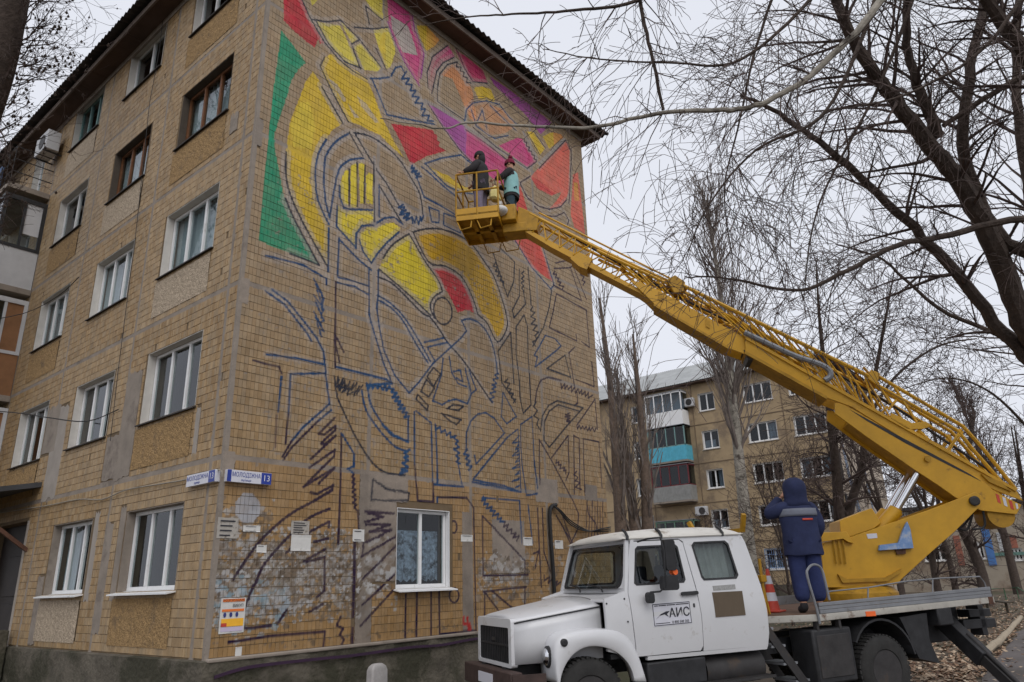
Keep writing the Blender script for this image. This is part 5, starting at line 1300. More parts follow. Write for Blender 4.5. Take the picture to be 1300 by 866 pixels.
for k, (c0, c1, c2) in enumerate((((1240, 642), (1222, 668), (1200, 672)), ((1236, 645), (1228, 672), (1212, 668)), ((1247, 645), (1250, 668), (1235, 672)))):
    MB().tube([B3(u, v, .1 + .08 * k) for u, v in smooth([c0, c1, c2], 5)], .018, 6).build('hose', M['cable'], tu, smooth=True)
for off in (.2, -.27):
    cy = empty('lift_cylinder', (bl[0], bl[1], 0), BAZ - TAZ, truck)
    a, b, c = B3(1112, 676, .18, off), B3(1137, 648, .18, off), B3(1168, 594, .18, off)
    MB().tube([a, b], .115, 16).build('barrel', Y_, cy, smooth=True); MB().tube([b, (np.array(b) * .97 + np.array(c) * .03)], .09, 16).build('gland', YD, cy)
    MB().tube([b, c], .062, 14).build('rod', M['chrome'], cy, smooth=True)
boom = slew('boom')
BM = [(1060, 525), (1060, 512), (1066, 512), (1080, 518), (1152, 561), (1200, 585), (1243, 607), (1263, 624), (1297, 641), (1291, 653), (1245, 648), (1228, 640), (1212, 631), (1191, 616), (1162, 597), (1101, 555)]
plate(BM, .30, .03, 'base_beam', Y_, boom, bevel=.006)
MB().prism([BP(u, v, .30) for u, v in BM], fnB, -.27, -.30).build('base_beam', Y_, boom)
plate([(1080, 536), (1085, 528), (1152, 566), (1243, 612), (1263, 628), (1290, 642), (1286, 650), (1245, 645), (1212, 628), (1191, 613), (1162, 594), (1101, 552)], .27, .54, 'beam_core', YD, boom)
for k in range(4):
    u0, v0 = 1264 + k * 8.3, 625.5 + k * 4.0
    plate([(u0, v0 + 1), (u0 + 4.2, v0 + 3), (u0 + 7, v0 + 14), (u0 + 2.8, v0 + 12)] if k < 3 else [(u0, v0 + 1), (u0 + 3, v0 + 2), (u0 + 4, v0 + 8), (u0 + 2, v0 + 9)], .305, .008, 'hazard_stripe', M['red'] if k % 2 == 0 else M['white_sign'], boom)
MB().lathe([(.2, -.25), (.2, .25)], 20, lambda x, y, h: (BP(1262, 655)[0] + x, h, BP(1262, 655)[1] + y)).build('tail_roller', YD, boom, smooth=True)
s0, z0 = BP(1177, 583, .30); MB().lathe([(.05, 0), (.05, .05)], 12, lambda x, y, h: (s0 + x, .295 + h, z0 + y)).build('grease_boss', YD, boom)
plate([(1079, 520), (1150, 558), (1230, 601), (1246, 611), (1215, 596), (1150, 563), (1100, 534)], .304, .02, 'slot_shade', M['black'], boom)  # black plate proud of the beam, painting in the shade of an open gap
# outer channel: two side plates with flanges
CH = [(946, 428), (1000, 458), (1060, 490), (1120, 524), (1210, 574), (1290, 622), (1299, 636), (1262, 622), (1200, 588), (1150, 559), (1080, 516), (1050, 505), (1000, 475), (946, 447)]
plate(CH, .27, .035, 'outer_channel', Y_, boom, bevel=.005)
MB().prism([BP(u, v, .27) for u, v in CH], fnB, -.235, -.27).build('outer_channel', Y_, boom)
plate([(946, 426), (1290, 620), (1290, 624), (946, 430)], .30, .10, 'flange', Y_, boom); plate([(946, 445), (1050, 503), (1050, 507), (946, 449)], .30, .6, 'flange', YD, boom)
plate([(1246, 602), (1272, 612), (1284, 624), (1256, 612)], .31, .05, 'tail_box', YD, boom)
MC = [(800, 356), (812, 358), (832, 366), (900, 404), (960, 436), (960, 455), (925, 442), (880, 417), (834, 389)]
plate(MC, .22, .03, 'middle_channel', Y_, boom, bevel=.005)
MB().prism([BP(u, v, .22) for u, v in MC], fnB, -.19, -.22).build('middle_channel', Y_, boom)
plate([(830, 385), (925, 440), (925, 443), (830, 388)], .24, .48, 'flange', YD, boom)
for u, v in ((836, 378), (896, 412)): plate([(u, v - 8), (u + 5, v - 5), (u + 5, v + 5), (u, v + 2)], .24, .03, 'stiffener', YD, boom)
plate([(944, 444), (957, 450), (956, 457), (950, 457)], .24, .48, 'slide_pad', M['dark'], boom)
plate([(672, 292), (662, 288), (655, 287), (700, 314), (740, 335), (812, 372), (835, 388), (835, 380), (740, 327)], .17, .34, 'tip_channel', Y_, boom)
plate([(724, 328), (735, 320), (752, 328), (745, 342), (735, 338)], .2, .4, 'collar', Y_, boom)
def chord(p, off, r, name, m=Y_, n=6):
    for o_ in (off, -off): MB().tube([B3(u, v, off, o_) for u, v in p], r, n).build(name, m, boom)
chord([(672, 271), (760, 316), (872, 368)], .17, .03, 'top_chord')
chord([(684, 270), (860, 358)], .12, .018, 'top_chord')
chord([(758, 318), (860, 366), (1000, 442), (1030, 458)], .21, .03, 'top_chord')
chord([(866, 362), (960, 408), (1112, 482)], .26, .035, 'top_chord')
chord([(870, 372), (1050, 466)], .24, .02, 'top_chord')
chord([(1115, 478), (1170, 510), (1222, 541), (1245, 566), (1290, 622)], .24, .03, 'rear_frame'); chord([(1112, 488), (1165, 518), (1216, 547), (1236, 572), (1280, 622)], .24, .03, 'rear_frame')
def lattice(t0, t1, b0, b1, n, off, r):
    for i in range(n):
        lt = lambda k: (t0[0] + (t1[0] - t0[0]) * k, t0[1] + (t1[1] - t0[1]) * k); lb = lambda k: (b0[0] + (b1[0] - b0[0]) * k, b0[1] + (b1[1] - b0[1]) * k)
        a, b, c = lb(i / n), lt((i + .5) / n), lb((i + 1) / n)
        for o_ in (off, -off):
            MB().tube([B3(*a, off, o_), B3(*b, off, o_)], r, 5).build('brace', Y_, boom); MB().tube([B3(*b, off, o_), B3(*c, off, o_)], r, 5).build('brace', Y_, boom)
        MB().tube([B3(*lt(i / n), off, off), B3(*lt((i + 1) / n), off, -off)], r, 5).build('cross_brace', Y_, boom)
        MB().tube([B3(*lb(i / n), off, -off), B3(*lb(i / n), off, off)], r, 5).build('cross_brace', Y_, boom)
lattice((678, 273), (868, 366), (676, 295), (832, 382), 9, .17, .014)
lattice((770, 322), (1000, 442), (815, 360), (958, 440), 9, .20, .015)
lattice((880, 370), (1110, 482), (950, 432), (1130, 530), 9, .25, .016)
for off in (.24, -.24):
    for a, b in (((1136, 492), (1164, 536)), ((1138, 508), (1128, 520)), ((1220, 545), (1196, 588)), ((1222, 548), (1200, 575)), ((1116, 488), (1096, 466)), ((1130, 512), (1112, 484))):
        MB().tube([B3(*a, .24, off), B3(*b, .24, off)], .024, 5).build('strut', Y_, boom)
plate([(1132, 524), (1158, 537), (1175, 535), (1182, 539), (1180, 542), (1170, 545), (1152, 545), (1130, 531)], .30, .06, 'guide_bar', Y_, boom, bevel=.006)
for a, b in (((1165, 546), (1192, 572)),): MB().tube([B3(*a, .25), B3(*b, .25)], .035, 6).build('strut', Y_, boom)
plate([(846, 355), (857, 349), (870, 358), (868, 370), (856, 372)], .28, .3, 'sheave_block', YD, boom, bevel=.01)
plate([(1102, 481), (1106, 469), (1118, 474), (1113, 489)], .30, .3, 'sheave_block', Y_, boom, bevel=.01)
MB().tube([B3(u, v, .30) for u, v in smooth([(945, 422), (975, 436), (1010, 452), (1040, 462), (1053, 470), (1054, 478), (1047, 483)], 5)], .05, 8).build('cable_chain', M['grey_metal'], boom, smooth=True)
MB().tube([B3(u, v, .1) for u, v in smooth([(690, 280), (760, 320), (860, 376), (960, 425), (1100, 495), (1200, 560), (1260, 600)], 4)], .022, 6).build('hydraulic_hose', M['dark'], boom, smooth=True)
plate([(658, 262), (668, 266), (684, 274), (682, 292), (668, 292), (655, 288)], .19, .38, 'tip_head', YD, boom, bevel=.01)

bk = slew('basket')
n0, n1 = .62, -.52
q0, q1 = BP(579, 281, n0), BP(625, 264, n0)
bs0, bs1, bz = q1[0], q0[0], .5 * (q0[1] + q1[1])
bs0 -= .12
MB().box(bs0, bs1, n1, n0, bz - .0, bz + .04).build('floor', YD, bk)
for q in ((bs0, bs1, n0 - .02, n0), (bs0, bs1, n1, n1 + .02), (bs0, bs0 + .02, n1 + .02, n0 - .02), (bs1 - .02, bs1, n1 + .02, n0 - .02)):
    MB().box(*q, bz - .10, bz + .16).build('toe_board', Y_, bk, bevel=.004)
for s_ in (bs0 + .2, bs0 + .5): MB().box(s_, s_ + .08, n1 + .02, n0 - .02, bz - .09, bz).build('floor_beam', YD, bk)
MB().box(bs0 + .02, bs1 - .02, -.05, .05, bz - .09, bz - .01).build('floor_beam', YD, bk)
H_ = .95
for s_, n_ in ((bs0, n0), (bs1, n0), (bs0, n1), (bs1, n1), ((bs0 + bs1) / 2, n0), ((bs0 + bs1) / 2, n1), (bs1, 0)):
    MB().tube([(s_, n_ * .985, bz), (s_, n_ * .985, bz + H_)], .018, 6).build('post', YD, bk)
for hh in (.55, H_):
    for a, b in (((bs0, n0), (bs1, n0)), ((bs1, n0), (bs1, n1)), ((bs1, n1), (bs0, n1)), ((bs0, n1), (bs0, n0))):
        MB().tube([(a[0], a[1] * .985, bz + hh), (b[0], b[1] * .985, bz + hh)], .018, 6).build('rail', YD, bk)
for s_ in (bs0 + .15, bs0 + .55):
    MB().tube([(s_, n0 - .05, bz - .08), (s_, n0 + .05, bz - .3), (s_ + .2, n0 + .05, bz - .34), (s_ + .3, n0 - .05, bz - .08)], .015, 5).build('hanger', YD, bk)
    MB().tube([(s_, n1, bz - .05), (s_ - .1, n1, bz - .32), (s_ - .35, n1, bz - .30), (s_ - .4, n1, bz - .05)], .014, 5).build('step_bar', YD, bk)
MB().box(bs0 - .5, bs0, -.2, .2, bz - .25, bz - .05).box(bs0 - .3, bs0, -.12, .35, bz - .05, bz + .3).build('mount', YD, bk, bevel=.02)
for k in range(4): MB().tube([(bs0 - .1, -.2 + .12 * k, bz + .5), (bs0 - .2 - .05 * k, -.15 + .1 * k, bz + .15), (bs0 - .4, -.1 + .06 * k, bz - .1)], .02, 6).build('hose', M['cable'], bk, smooth=True)
# cone on the truck bed behind the cab
c = to_truck(at_y(976, 745, (TD + TX * 2.5 + TY * .75)[1]))
cz = 1.175 + .031 * 2.5
cw = boom_world(0, 0, 0)
cx_ = TS(979, 760, .85)[0]; cone = empty('traffic_cone', TD + TX * cx_ + TY * .85 + np.array((0, 0, 1.175 + .031 * cx_)))
MB().box(-.15, .15, -.15, .15, 0, .03).build('base', M['red'], cone, bevel=.01)
for i, (z0, z1) in enumerate(((.03, .16), (.16, .28), (.28, .4), (.4, .52), (.52, .62))):
    r = lambda z: .115 - .15 * z
    MB().lathe([(r(z0), z0), (r(z1), z1)], 18).build('band', M['red'] if i % 2 == 0 else M['white_sign'], cone, smooth=True)
tag(cone, 'red and white striped traffic cone standing on the truck bed behind the cab', 'cone')
# yellow boom rest behind the cab
ys_ = empty('boom_rest', parent=truck)
for y in (.85, 1.35): MB().bar(BSL(2.22, y, 1.17), BSL(2.22, y, 2.36), .06).build('post', YD, ys_)
MB().bar(BSL(2.22, .42, 2.36), BSL(2.22, 1.6, 2.36), .06).build('crossbar', YD, ys_)
for y, s in ((.44, -1), (1.58, 1)): MB().bar(BSL(2.22, y, 2.36), BSL(2.18, y + s * .12, 2.58), .06).build('horn', YD, ys_)
px_ = TS(968, 740, .55)[0]
MB().tube([BSL(px_, .55, 1.17), BSL(px_, .55, 1.95)], .022, 6).tube([BSL(px_ + .06, .55, 1.17), BSL(px_ - .02, .55, 1.8)], .014, 6).build('standpipe', YD, ys_)
MB().box(px_ - .05, px_ + .05, .5, .6, 1.62, 1.72).xf(BSL).build('valve_box', YD, ys_, bevel=.01)
# ------------------------------------------------------------------ people
def skin(name, chains, m, parent, sub=2):
    """grow a continuous surface round connected chains of (position, radius) given by point names"""
    pts, edges = chains
    names = list(pts)
    me = bpy.data.meshes.new(name)
    bm = bmesh.new(); vs = {}
    lay_ = bm.verts.layers.skin.verify()
    for i, k in enumerate(names):
        p, r = pts[k]; v = bm.verts.new(p); v[lay_].radius = r if hasattr(r, '__len__') else (r, r); v[lay_].use_root = (i == 0); vs[k] = v
    for a, b in edges: bm.edges.new((vs[a], vs[b]))
    bm.to_mesh(me); bm.free()
    me.materials.append(m)
    o = bpy.data.objects.new(name, me); COL.objects.link(o); o.parent = parent
    sk = o.modifiers.new('skin', 'SKIN'); sk.use_smooth_shade = True; sk.branch_smoothing = 0.6
    ss = o.modifiers.new('subsurf', 'SUBSURF'); ss.levels = sub; ss.render_levels = sub
    return o
def lerp3(a, b, t): return tuple(a[i] + (b[i] - a[i]) * t for i in range(3))
def person(base, yaw, h, bulk, jm, tm, hm, skin_m, boot_m, label, extra=None, arms=None, lean=(0, 0), grp=None):
    """standing figure; local x to its right, y the way it faces. arms: (elbow, wrist) for left and right"""
    k = h / 1.80
    o = empty('person', tuple(base), yaw)
    lx, ly = lean
    sc = lambda p: (p[0] * k + lx * p[2] / 1.8, p[1] * k + ly * p[2] / 1.8, p[2] * k)
    J = dict(pel=(0, 0, .95), bel=(0, 0, 1.10), che=(0, .0, 1.32), nek=(0, .0, 1.50), nk2=(0, .01, 1.56), hd=(0, .02, 1.64), hdt=(0, .02, 1.74),
             shl=(-.19, 0, 1.43), shr=(.19, 0, 1.43), hpl=(-.10, 0, .90), hpr=(.10, 0, .90), knl=(-.11, .03, .50), knr=(.11, .02, .50), anl=(-.11, -.02, .10), anr=(.11, -.02, .10), tol=(-.13, .15, .04), tor=(.14, .15, .04))
    J['ell'], J['wrl'] = arms[0]; J['elr'], J['wrr'] = arms[1]
    J = {a: sc(b) for a, b in J.items()}
    r = lambda *q: tuple(x * k for x in q) if len(q) > 1 else (q[0] * k, q[0] * k)
    body_e = [('pel', 'bel'), ('bel', 'che'), ('che', 'nek'), ('nek', 'nk2'), ('nk2', 'hd'), ('hd', 'hdt'), ('che', 'shl'), ('shl', 'ell'), ('ell', 'wrl'), ('che', 'shr'), ('shr', 'elr'), ('elr', 'wrr'), ('pel', 'hpl'), ('hpl', 'knl'), ('knl', 'anl'), ('anl', 'tol'), ('pel', 'hpr'), ('hpr', 'knr'), ('knr', 'anr'), ('anr', 'tor')]
    R = dict(pel=r(.15, .11), bel=r(.14, .10), che=r(.16, .11), nek=r(.06), nk2=r(.058), hd=r(.085, .10), hdt=r(.06, .075), shl=r(.07), shr=r(.07), ell=r(.045), elr=r(.045), wrl=r(.03), wrr=r(.03), hpl=r(.09), hpr=r(.09), knl=r(.06), knr=r(.06), anl=r(.045), anr=r(.045), tol=r(.035), tor=r(.035))
    skin('body', ({a: (J[a], R[a]) for a in J}, body_e), skin_m, o)
    B = bulk
    rows = []
    for zz, rx, ry in ((.765, .205, .15), (.77, .222, .165), (.80, .225, .168), (.88, .218, .165), (.98, .214, .16), (1.08, .212, .158), (1.2, .216, .158), (1.30, .220, .155), (1.38, .215, .145), (1.44, .18, .125), (1.48, .13, .105), (1.52, .095, .085)):
        rows.append([sc((rx * B * math.cos(a) * (1 + .02 * math.sin(zz * 40 + 2 * a)), ry * B * math.sin(a) * (1 + .05 * math.sin(zz * 31 + 3 * a)), zz + .008 * math.sin(4 * a))) for a in np.linspace(0, 2 * math.pi, 33)])
    MB().sheet(rows).build('jacket', jm, o, smooth=True)
    for s in ('l', 'r'):
        ins = lerp3(J['che'], J['sh' + s], .75)
        skin('sleeve', ({'a': (ins, r(.10 * B)), 'b': (J['sh' + s], r(.098 * B)), 'c': (lerp3(J['sh' + s], J['el' + s], .5), r(.088 * B)), 'd': (J['el' + s], r(.082 * B)), 'e': (lerp3(J['el' + s], J['wr' + s], .5), r(.07 * B)), 'f': (lerp3(J['el' + s], J['wr' + s], .93), r(.058 * B))}, [('a', 'b'), ('b', 'c'), ('c', 'd'), ('d', 'e'), ('e', 'f')]), jm, o)
    tp = {'pel': (J['pel'], r(.15, .12)), 'hpl': (J['hpl'], r(.12 * B)), 'hpr': (J['hpr'], r(.12 * B)), 'knl': (J['knl'], r(.1 * B)), 'knr': (J['knr'], r(.1 * B)), 'anl': (sc((-.11, -.02, .13)), r(.09 * B)), 'anr': (sc((.11, -.02, .13)), r(.09 * B))}
    skin('trousers', (tp, [('pel', 'hpl'), ('hpl', 'knl'), ('knl', 'anl'), ('pel', 'hpr'), ('hpr', 'knr'), ('knr', 'anr')]), tm, o)
    for s in ('l', 'r'):
        a, t = J['an' + s], J['to' + s]
        skin('boot', ({'a': ((a[0], a[1], .16 * k), r(.06)), 'b': ((a[0], a[1] - .01, .06 * k), r(.062)), 'c': ((t[0], t[1] - .03, .05 * k), r(.052))}, [('a', 'b'), ('b', 'c')]), boot_m, o)
        w, e = Vector(J['wr' + s]), Vector(J['el' + s]); d = (w - e).normalized()
        side = d.cross(Vector((0, 1, 0.3))).normalized(); up = side.cross(d)
        hp = {'w': (tuple(w), r(.026)), 'p': (tuple(w + d * .05 * k), r(.04, .018)), 'q': (tuple(w + d * .09 * k), r(.042, .016))}; he = [('w', 'p'), ('p', 'q')]
        for f in range(4):
            b0 = w + d * .09 * k + side * (f - 1.5) * .02 * k; l = (.05, .06, .056, .042)[f] * k
            hp['f%d' % f] = (tuple(b0 + d * l * .55 - up * .008 * k), r(.0095)); hp['g%d' % f] = (tuple(b0 + d * l * .95 - up * .03 * k), r(.008)); he += [('q', 'f%d' % f), ('f%d' % f, 'g%d' % f)]
        th = w + d * .04 * k - side * .045 * k; hp['t'] = (tuple(th), r(.013)); hp['u'] = (tuple(th + d * .045 * k - side * .012 * k - up * .015 * k), r(.01)); he += [('p', 't'), ('t', 'u')]
        skin('hand', (hp, he), skin_m, o, 1)
    hd = Vector(sc((0, .02, 1.665)))
    # face: nose, eyes and ears
    f = MB(); f.loft([[(hd.x + a * .018 * k * q, hd.y + (.095 + b * .022 * (1 - q)) * k, hd.z + (.02 - .06 * (1 - q)) * k) for a, b in ((-1, 0), (0, 1), (1, 0))] for q in (1.0, .6, .2)]); f.build('nose', skin_m, o, smooth=True)
    for sx in (-1, 1):
        MB().lathe([(.001, -.006), (.012, -.003), (.012, .003), (.001, .006)], 8, lambda x, y, z: (hd.x + sx * .034 * k + x * k, hd.y + .088 * k + z * k, hd.z + .015 * k + y * k)).build('eye', M['ink'], o)
        MB().lathe([(.002, -.01), (.03, -.004), (.03, .006), (.002, .01)], 10, lambda x, y, z: (hd.x + sx * .086 * k + z * k * sx, hd.y + x * .7 * k, hd.z + y * k)).build('ear', skin_m, o, smooth=True)
    MB().box(hd.x - .025 * k, hd.x + .025 * k, hd.y + .09 * k, hd.y + .097 * k, hd.z - .055 * k, hd.z - .045 * k).build('mouth', M['red'], o)
    if extra: extra(o, hd, k, sc)
    tag(o, label, 'person', grp)
    return o
M['skin'] = mat('skin', S(196, 148, 122), 0.6, 0.08, 8)
M['navy'] = mat('navy_cloth', S(38, 44, 72, 1.25), 0.9, 0.25, 5, 0.5, 9, bdist=0.02)
M['navy2'] = mat('navy_trousers', S(40, 48, 84, 1.25), 0.9, 0.25, 5, 0.5, 9, bdist=0.02)
M['stripe'] = mat('reflective_grey', S(112, 116, 128), 0.6, 0.15, 6)
M['blackcloth'] = mat('black_cloth', S(44, 42, 44, 1.2), 0.95, 0.25, 6, 0.4, 10, bdist=0.02)
M['greycloth'] = mat('grey_cloth', S(112, 104, 120, 1.2), 0.95, 0.2, 6, 0.4, 10, bdist=0.02)
M['teal'] = mat('teal_cloth', S(136, 180, 180), 0.9, 0.15, 6, 0.4, 10, bdist=0.02)
M['darkteal'] = mat('dark_teal_cloth', S(46, 62, 70, 1.2), 0.95, 0.2, 6)
M['maroon'] = mat('maroon_knit', S(108, 30, 54, 1.2), 0.95, 0.2, 40, 0.5, 60)
def ball(parent, name, m, c, rx, ry, rz, cut=-1.0, n=20, face=None):
    rows = []
    for i in range(13):
        th = math.pi * i / 12; z = math.cos(th)
        if z < cut: z = cut
        rr = math.sqrt(max(0, 1 - z * z)); rows.append([(c[0] + rx * rr * math.cos(a), c[1] + ry * rr * math.sin(a), c[2] + rz * z) for a in np.linspace(0, 2 * math.pi, n + 1)])
    if face: rows = [[(x, min(y, c[1] + face), z) for x, y, z in r_] for r_ in rows]
    return MB().sheet(rows).build(name, m, parent, smooth=True)
def man_extra(o, hd, k, sc):
    # hood: soft shell from the collar over the head, open at the face
    rows = []
    for zz, rx, ry, cy in ((-.23, .19, .15, -.02), (-.17, .165, .14, -.02), (-.10, .15, .145, -.02), (-.02, .155, .16, -.025), (.06, .155, .165, -.025), (.12, .14, .15, -.02), (.165, .10, .11, -.01), (.185, .04, .05, .0)):
        rows.append([(hd.x + rx * math.sin(a), hd.y + cy - ry * math.cos(a), hd.z + zz + .006 * math.sin(5 * a)) for a in np.linspace(-2.45, 2.45, 26)])
    MB().sheet(rows).build('hood', M['navy'], o, smooth=True, solid=.025)
    rows = []
    for zz, q in ((1.30, 1.0), (1.335, 1.0), (1.37, .985), (1.405, .955)):
        rows.append([sc((.272 * q * math.sin(a), -.196 * q * math.cos(a), zz)) for a in np.linspace(-1.5, 1.5, 24)])
    MB().sheet(rows).build('reflective_band', M['stripe'], o, smooth=True, solid=.012)
    MB().sheet([[sc((.25 * math.sin(a), -.205 * math.cos(a), zz)) for a in np.linspace(-.05, .6, 10)] for zz in (1.235, 1.262)]).build('back_print', M['red'], o, smooth=True, solid=.006)
x, z = TS(1030, 778, .22)
mb_ = TD + TX * (x + .03) + TY * .22; mb_[2] = 1.165 + .031 * x
g = mb_[:2] - CAM[:2]; yaw_away = math.atan2(g[1], g[0]) - math.pi / 2
person(mb_, yaw_away + .30, 1.86, 1.22, M['navy'], M['navy2'], None, M['skin'], M['blackcloth'],
       'person in navy hooded work jacket on the truck bed, hand raised to face', man_extra,
       arms=(((-.42, .06, 1.34), (-.15, .20, 1.60)), ((.27, -.02, 1.16), (.22, .16, .98))))
def hat(m, pom):
    def f(o, hd, k, sc):
        ball(o, 'beanie', m, (hd.x, hd.y, hd.z + .03), .105, .118, .125, -.15)
        if pom: ball(o, 'pom_pom', m, (hd.x, hd.y - .02, hd.z + .19), .05, .05, .05)
        else: ball(o, 'hair', M['blackcloth'], (hd.x, hd.y - .05, hd.z - .06), .09, .08, .13)
    return f
s1 = BP(611, 262, .10)[0]; s2 = BP(650, 262, -.25)[0]
b1 = boom_world(s1, .10, bz + .04); b2 = boom_world(s2, -.25, bz + .04)
wall_yaw = 0.0
person(b1, .35, 1.72, 1.05, M['blackcloth'], M['greycloth'], None, M['skin'], M['blackcloth'], 'person in black jacket and black beanie gripping the basket rail',
       hat(M['blackcloth'], False), arms=(((-.34, .06, 1.20), (-.42, .26, 1.10)), ((.24, .04, 1.18), (.18, .24, 1.10))))
def vest(o, hd, k, sc):
    hat(M['maroon'], True)(o, hd, k, sc)
    rows = []
    for zz, q in ((.84, 1.08), (.98, 1.05), (1.12, 1.02), (1.28, 1.02), (1.40, .9), (1.46, .62)):
        rows.append([sc((.215 * q * math.cos(a), .17 * q * math.sin(a), zz)) for a in np.linspace(0, 2 * math.pi, 25)])
    MB().sheet(rows).build('vest', M['teal'], o, smooth=True)
person(b2, .55, 1.66, 1.0, M['blackcloth'], M['darkteal'], None, M['skin'], M['blackcloth'], 'person in pale teal vest and maroon pom-pom hat standing in the basket',
       vest, arms=(((-.26, .16, 1.22), (-.16, .36, 1.24)), ((.25, .12, 1.18), (.12, .34, 1.2))))
# things carried in the basket
bagp = boom_world(BP(629, 255, .05)[0], .05, 0); zb = BP(629, 240, .05)[1]
bag = empty('bag', (bagp[0], bagp[1], zb - .28))
M['bag'] = mat('pale_yellow_bag', S(206, 192, 128), 0.8, 0.15, 9)
MB().loft([[(r_ * math.cos(a), r_ * .7 * math.sin(a), z) for a in np.linspace(0, 2 * math.pi, 9)[:-1]] for z, r_ in ((0, .10), (.04, .15), (.16, .15), (.28, .09), (.36, .02))]).build('sack', M['bag'], bag, smooth=True)
MB().tube([(0, 0, .34), (0, 0, .50)], .008, 5).build('cord', M['cable'], bag)
tag(bag, 'pale yellow cone shaped bag hanging between the two people in the basket', 'bag')
pb = boom_world(BP(634, 268, .45)[0], .42, bz + .04)
buck = empty('paint_sack', tuple(pb))
ball(buck, 'sack', M['paper'], (0, 0, .09), .15, .17, .10); MB().tube([(0, 0, .23), (.02, 0, .29)], [.03, .05], 8).build('tied_neck', M['paper'], buck)
tag(buck, 'lumpy white sack lying on the basket floor by the rail', 'sack')
# ------------------------------------------------------------------ second block behind the truck
X1 = 42.0
zs3 = at_x(977, 612, X1)[2]
B2 = zs3 - 2 * ST - .92                 # first floor line
b2 = empty('apartment_building', (X1, 3, 0))
tag(b2, 'tan five storey apartment block with stacked balconies behind the truck', 'building')
M['wall2'] = mat('far_wall', S(150, 131, 104, 1.2), 0.95, 0.16, 1.2, 0.2, 12, stain=S(126, 110, 92, K), sscale=0.5, sth=0.5)
M['wall2g'] = mat('far_gable', S(162, 150, 136, 1.2), 0.95, 0.12, 1.0, 0.2, 12, stain=S(128, 118, 108, K), sscale=0.4, sth=0.52)
yy = lambda u, v: at_x(u, v, X1)[1] - 3
fn2 = lambda a, z, d: (d, a, z)
y_end = at_x(1058, 560, X1)[1] - 3
colA = (yy(1053, 560), yy(1011, 560)); colB = (yy(989, 560), yy(951, 560)); colC = (yy(913, 560), yy(892, 560)); colBal = (yy(878, 560), yy(831, 560)); colD = (yy(821, 560), yy(804, 560))
ZT2 = B2 + 5 * ST + .25
H2 = []; wl2 = []
for (a0, a1), n in ((colA, T3), (colB, T3), (colC, T2), (colD, T2)):
    for k in range(5):
        z0, z1 = B2 + ST * k + .92, B2 + ST * k + 2.2
        H2.append([(a0, z0), (a0, z1), (a1, z1), (a1, z0)]); wl2.append((a0, a1, z0, z1, n, k))
Y2 = colD[1] + 14
MB().panel([(y_end, 0), (Y2, 0), (Y2, ZT2), (y_end, ZT2)], H2, fn2, 0, .3).build('facade_wall', M['wall2'], b2)
MB().box(0.301, 11, y_end, y_end + .3, 0, ZT2).build('gable_wall', M['wall2g'], b2)
MB().box(10.7, 11, y_end + .3, Y2, 0, ZT2).box(.3, 10.7, Y2 - .3, Y2, 0, ZT2).build('rear_wall', M['wall2g'], b2)
for k in range(1, 5): MB().box(-.03, .01, y_end, Y2, B2 + ST * k - .03, B2 + ST * k + .03).build('panel_seam', M['seam_far'], b2)
for a in (yy(1000, 560), yy(932, 560), yy(884, 560), yy(824, 560)): MB().box(-.028, .01, a - .03, a + .03, .3, ZT2).build('panel_seam', M['seam_far'], b2)
for a in (2.7, 5.4, 8.1): MB().box(a - .05, a + .05, y_end - .02, y_end + .01, .3, ZT2).build('panel_seam', M['seam_far'], b2)
for k in range(1, 5): MB().box(0, 11, y_end - .018, y_end + .01, B2 + ST * k - .03, B2 + ST * k + .03).build('panel_seam', M['seam_far'], b2)
MB().box(-.06, .02, y_end - .05, Y2, -.1, B2).build('plinth', M['plinth'], b2)
rc = random.Random(5)
for a0, a1, z0, z1, n, k in wl2:
    cur = rc.choice([None, [(0, .35, 0, 1)], [(0, .3, 0, 1), (.7, 1, 0, 1)], [(.3, 1, 0, .5)], None])
    w = window(b2, fn2, a0, a1, z0, z1, n, M['pvc'], rec=.14, cur=cur, sill=M['pvc'], sill_out=.08, rev=M['reveal'], gl=M['glass_bg'], detail=False, fw=.08)
    if k == 0 and (a0, a1) == colB:
        for q in np.linspace(a0 + .05, a1 - .05, 14): MB().tube([(-.04, q, z0), (-.04, q, z1)], .016, 4).build('window_bar', M['step_blue'], w)
        for q in (z0 + .1, z0 + .5, z0 + .9): MB().tube([(-.04, a0, q), (-.04, a1, q)], .016, 4).build('window_bar', M['step_blue'], w)
# balconies
M['g_teal'] = mat('balcony_teal', S(84, 164, 186, 1.1), 0.7, 0.15, 3); M['g_green'] = mat('balcony_green', S(92, 120, 104, 1.1), 0.8, 0.2, 3); M['g_red'] = mat('balcony_red', S(102, 48, 52, 1.1), 0.8, 0.2, 3); M['g_grey'] = mat('balcony_grey', S(134, 134, 132, 1.1), 0.8, 0.2, 3)
a0, a1 = colBal
for k, (pm, fm) in enumerate(((M['g_green'], M['g_green']), (M['g_grey'], M['g_red']), (M['g_teal'], M['step_blue']), (None, None), (M['pvc'], M['pvc']))):
    pass
spec = {0: (M['g_green'], M['g_green']), 1: (M['g_grey'], M['g_red']), 2: (M['g_teal'], M['step_blue']), 3: (None, None), 4: (None, None)}
zrow = {4: (at_x(850, 544, X1)[2], 0)}
levels = [(B2 + ST * 0, M['g_green'], M['g_green']), (B2 + ST * 1, M['g_grey'], M['g_red']), (B2 + ST * 2, M['g_teal'], M['wood_teal']), (B2 + ST * 3, M['pvc'], M['pvc'])]
levels = [(B2 - .1, M['g_green'], M['g_green'])] + [(z + ST * 1.0, p_, f_) for z, p_, f_ in levels[1:]]
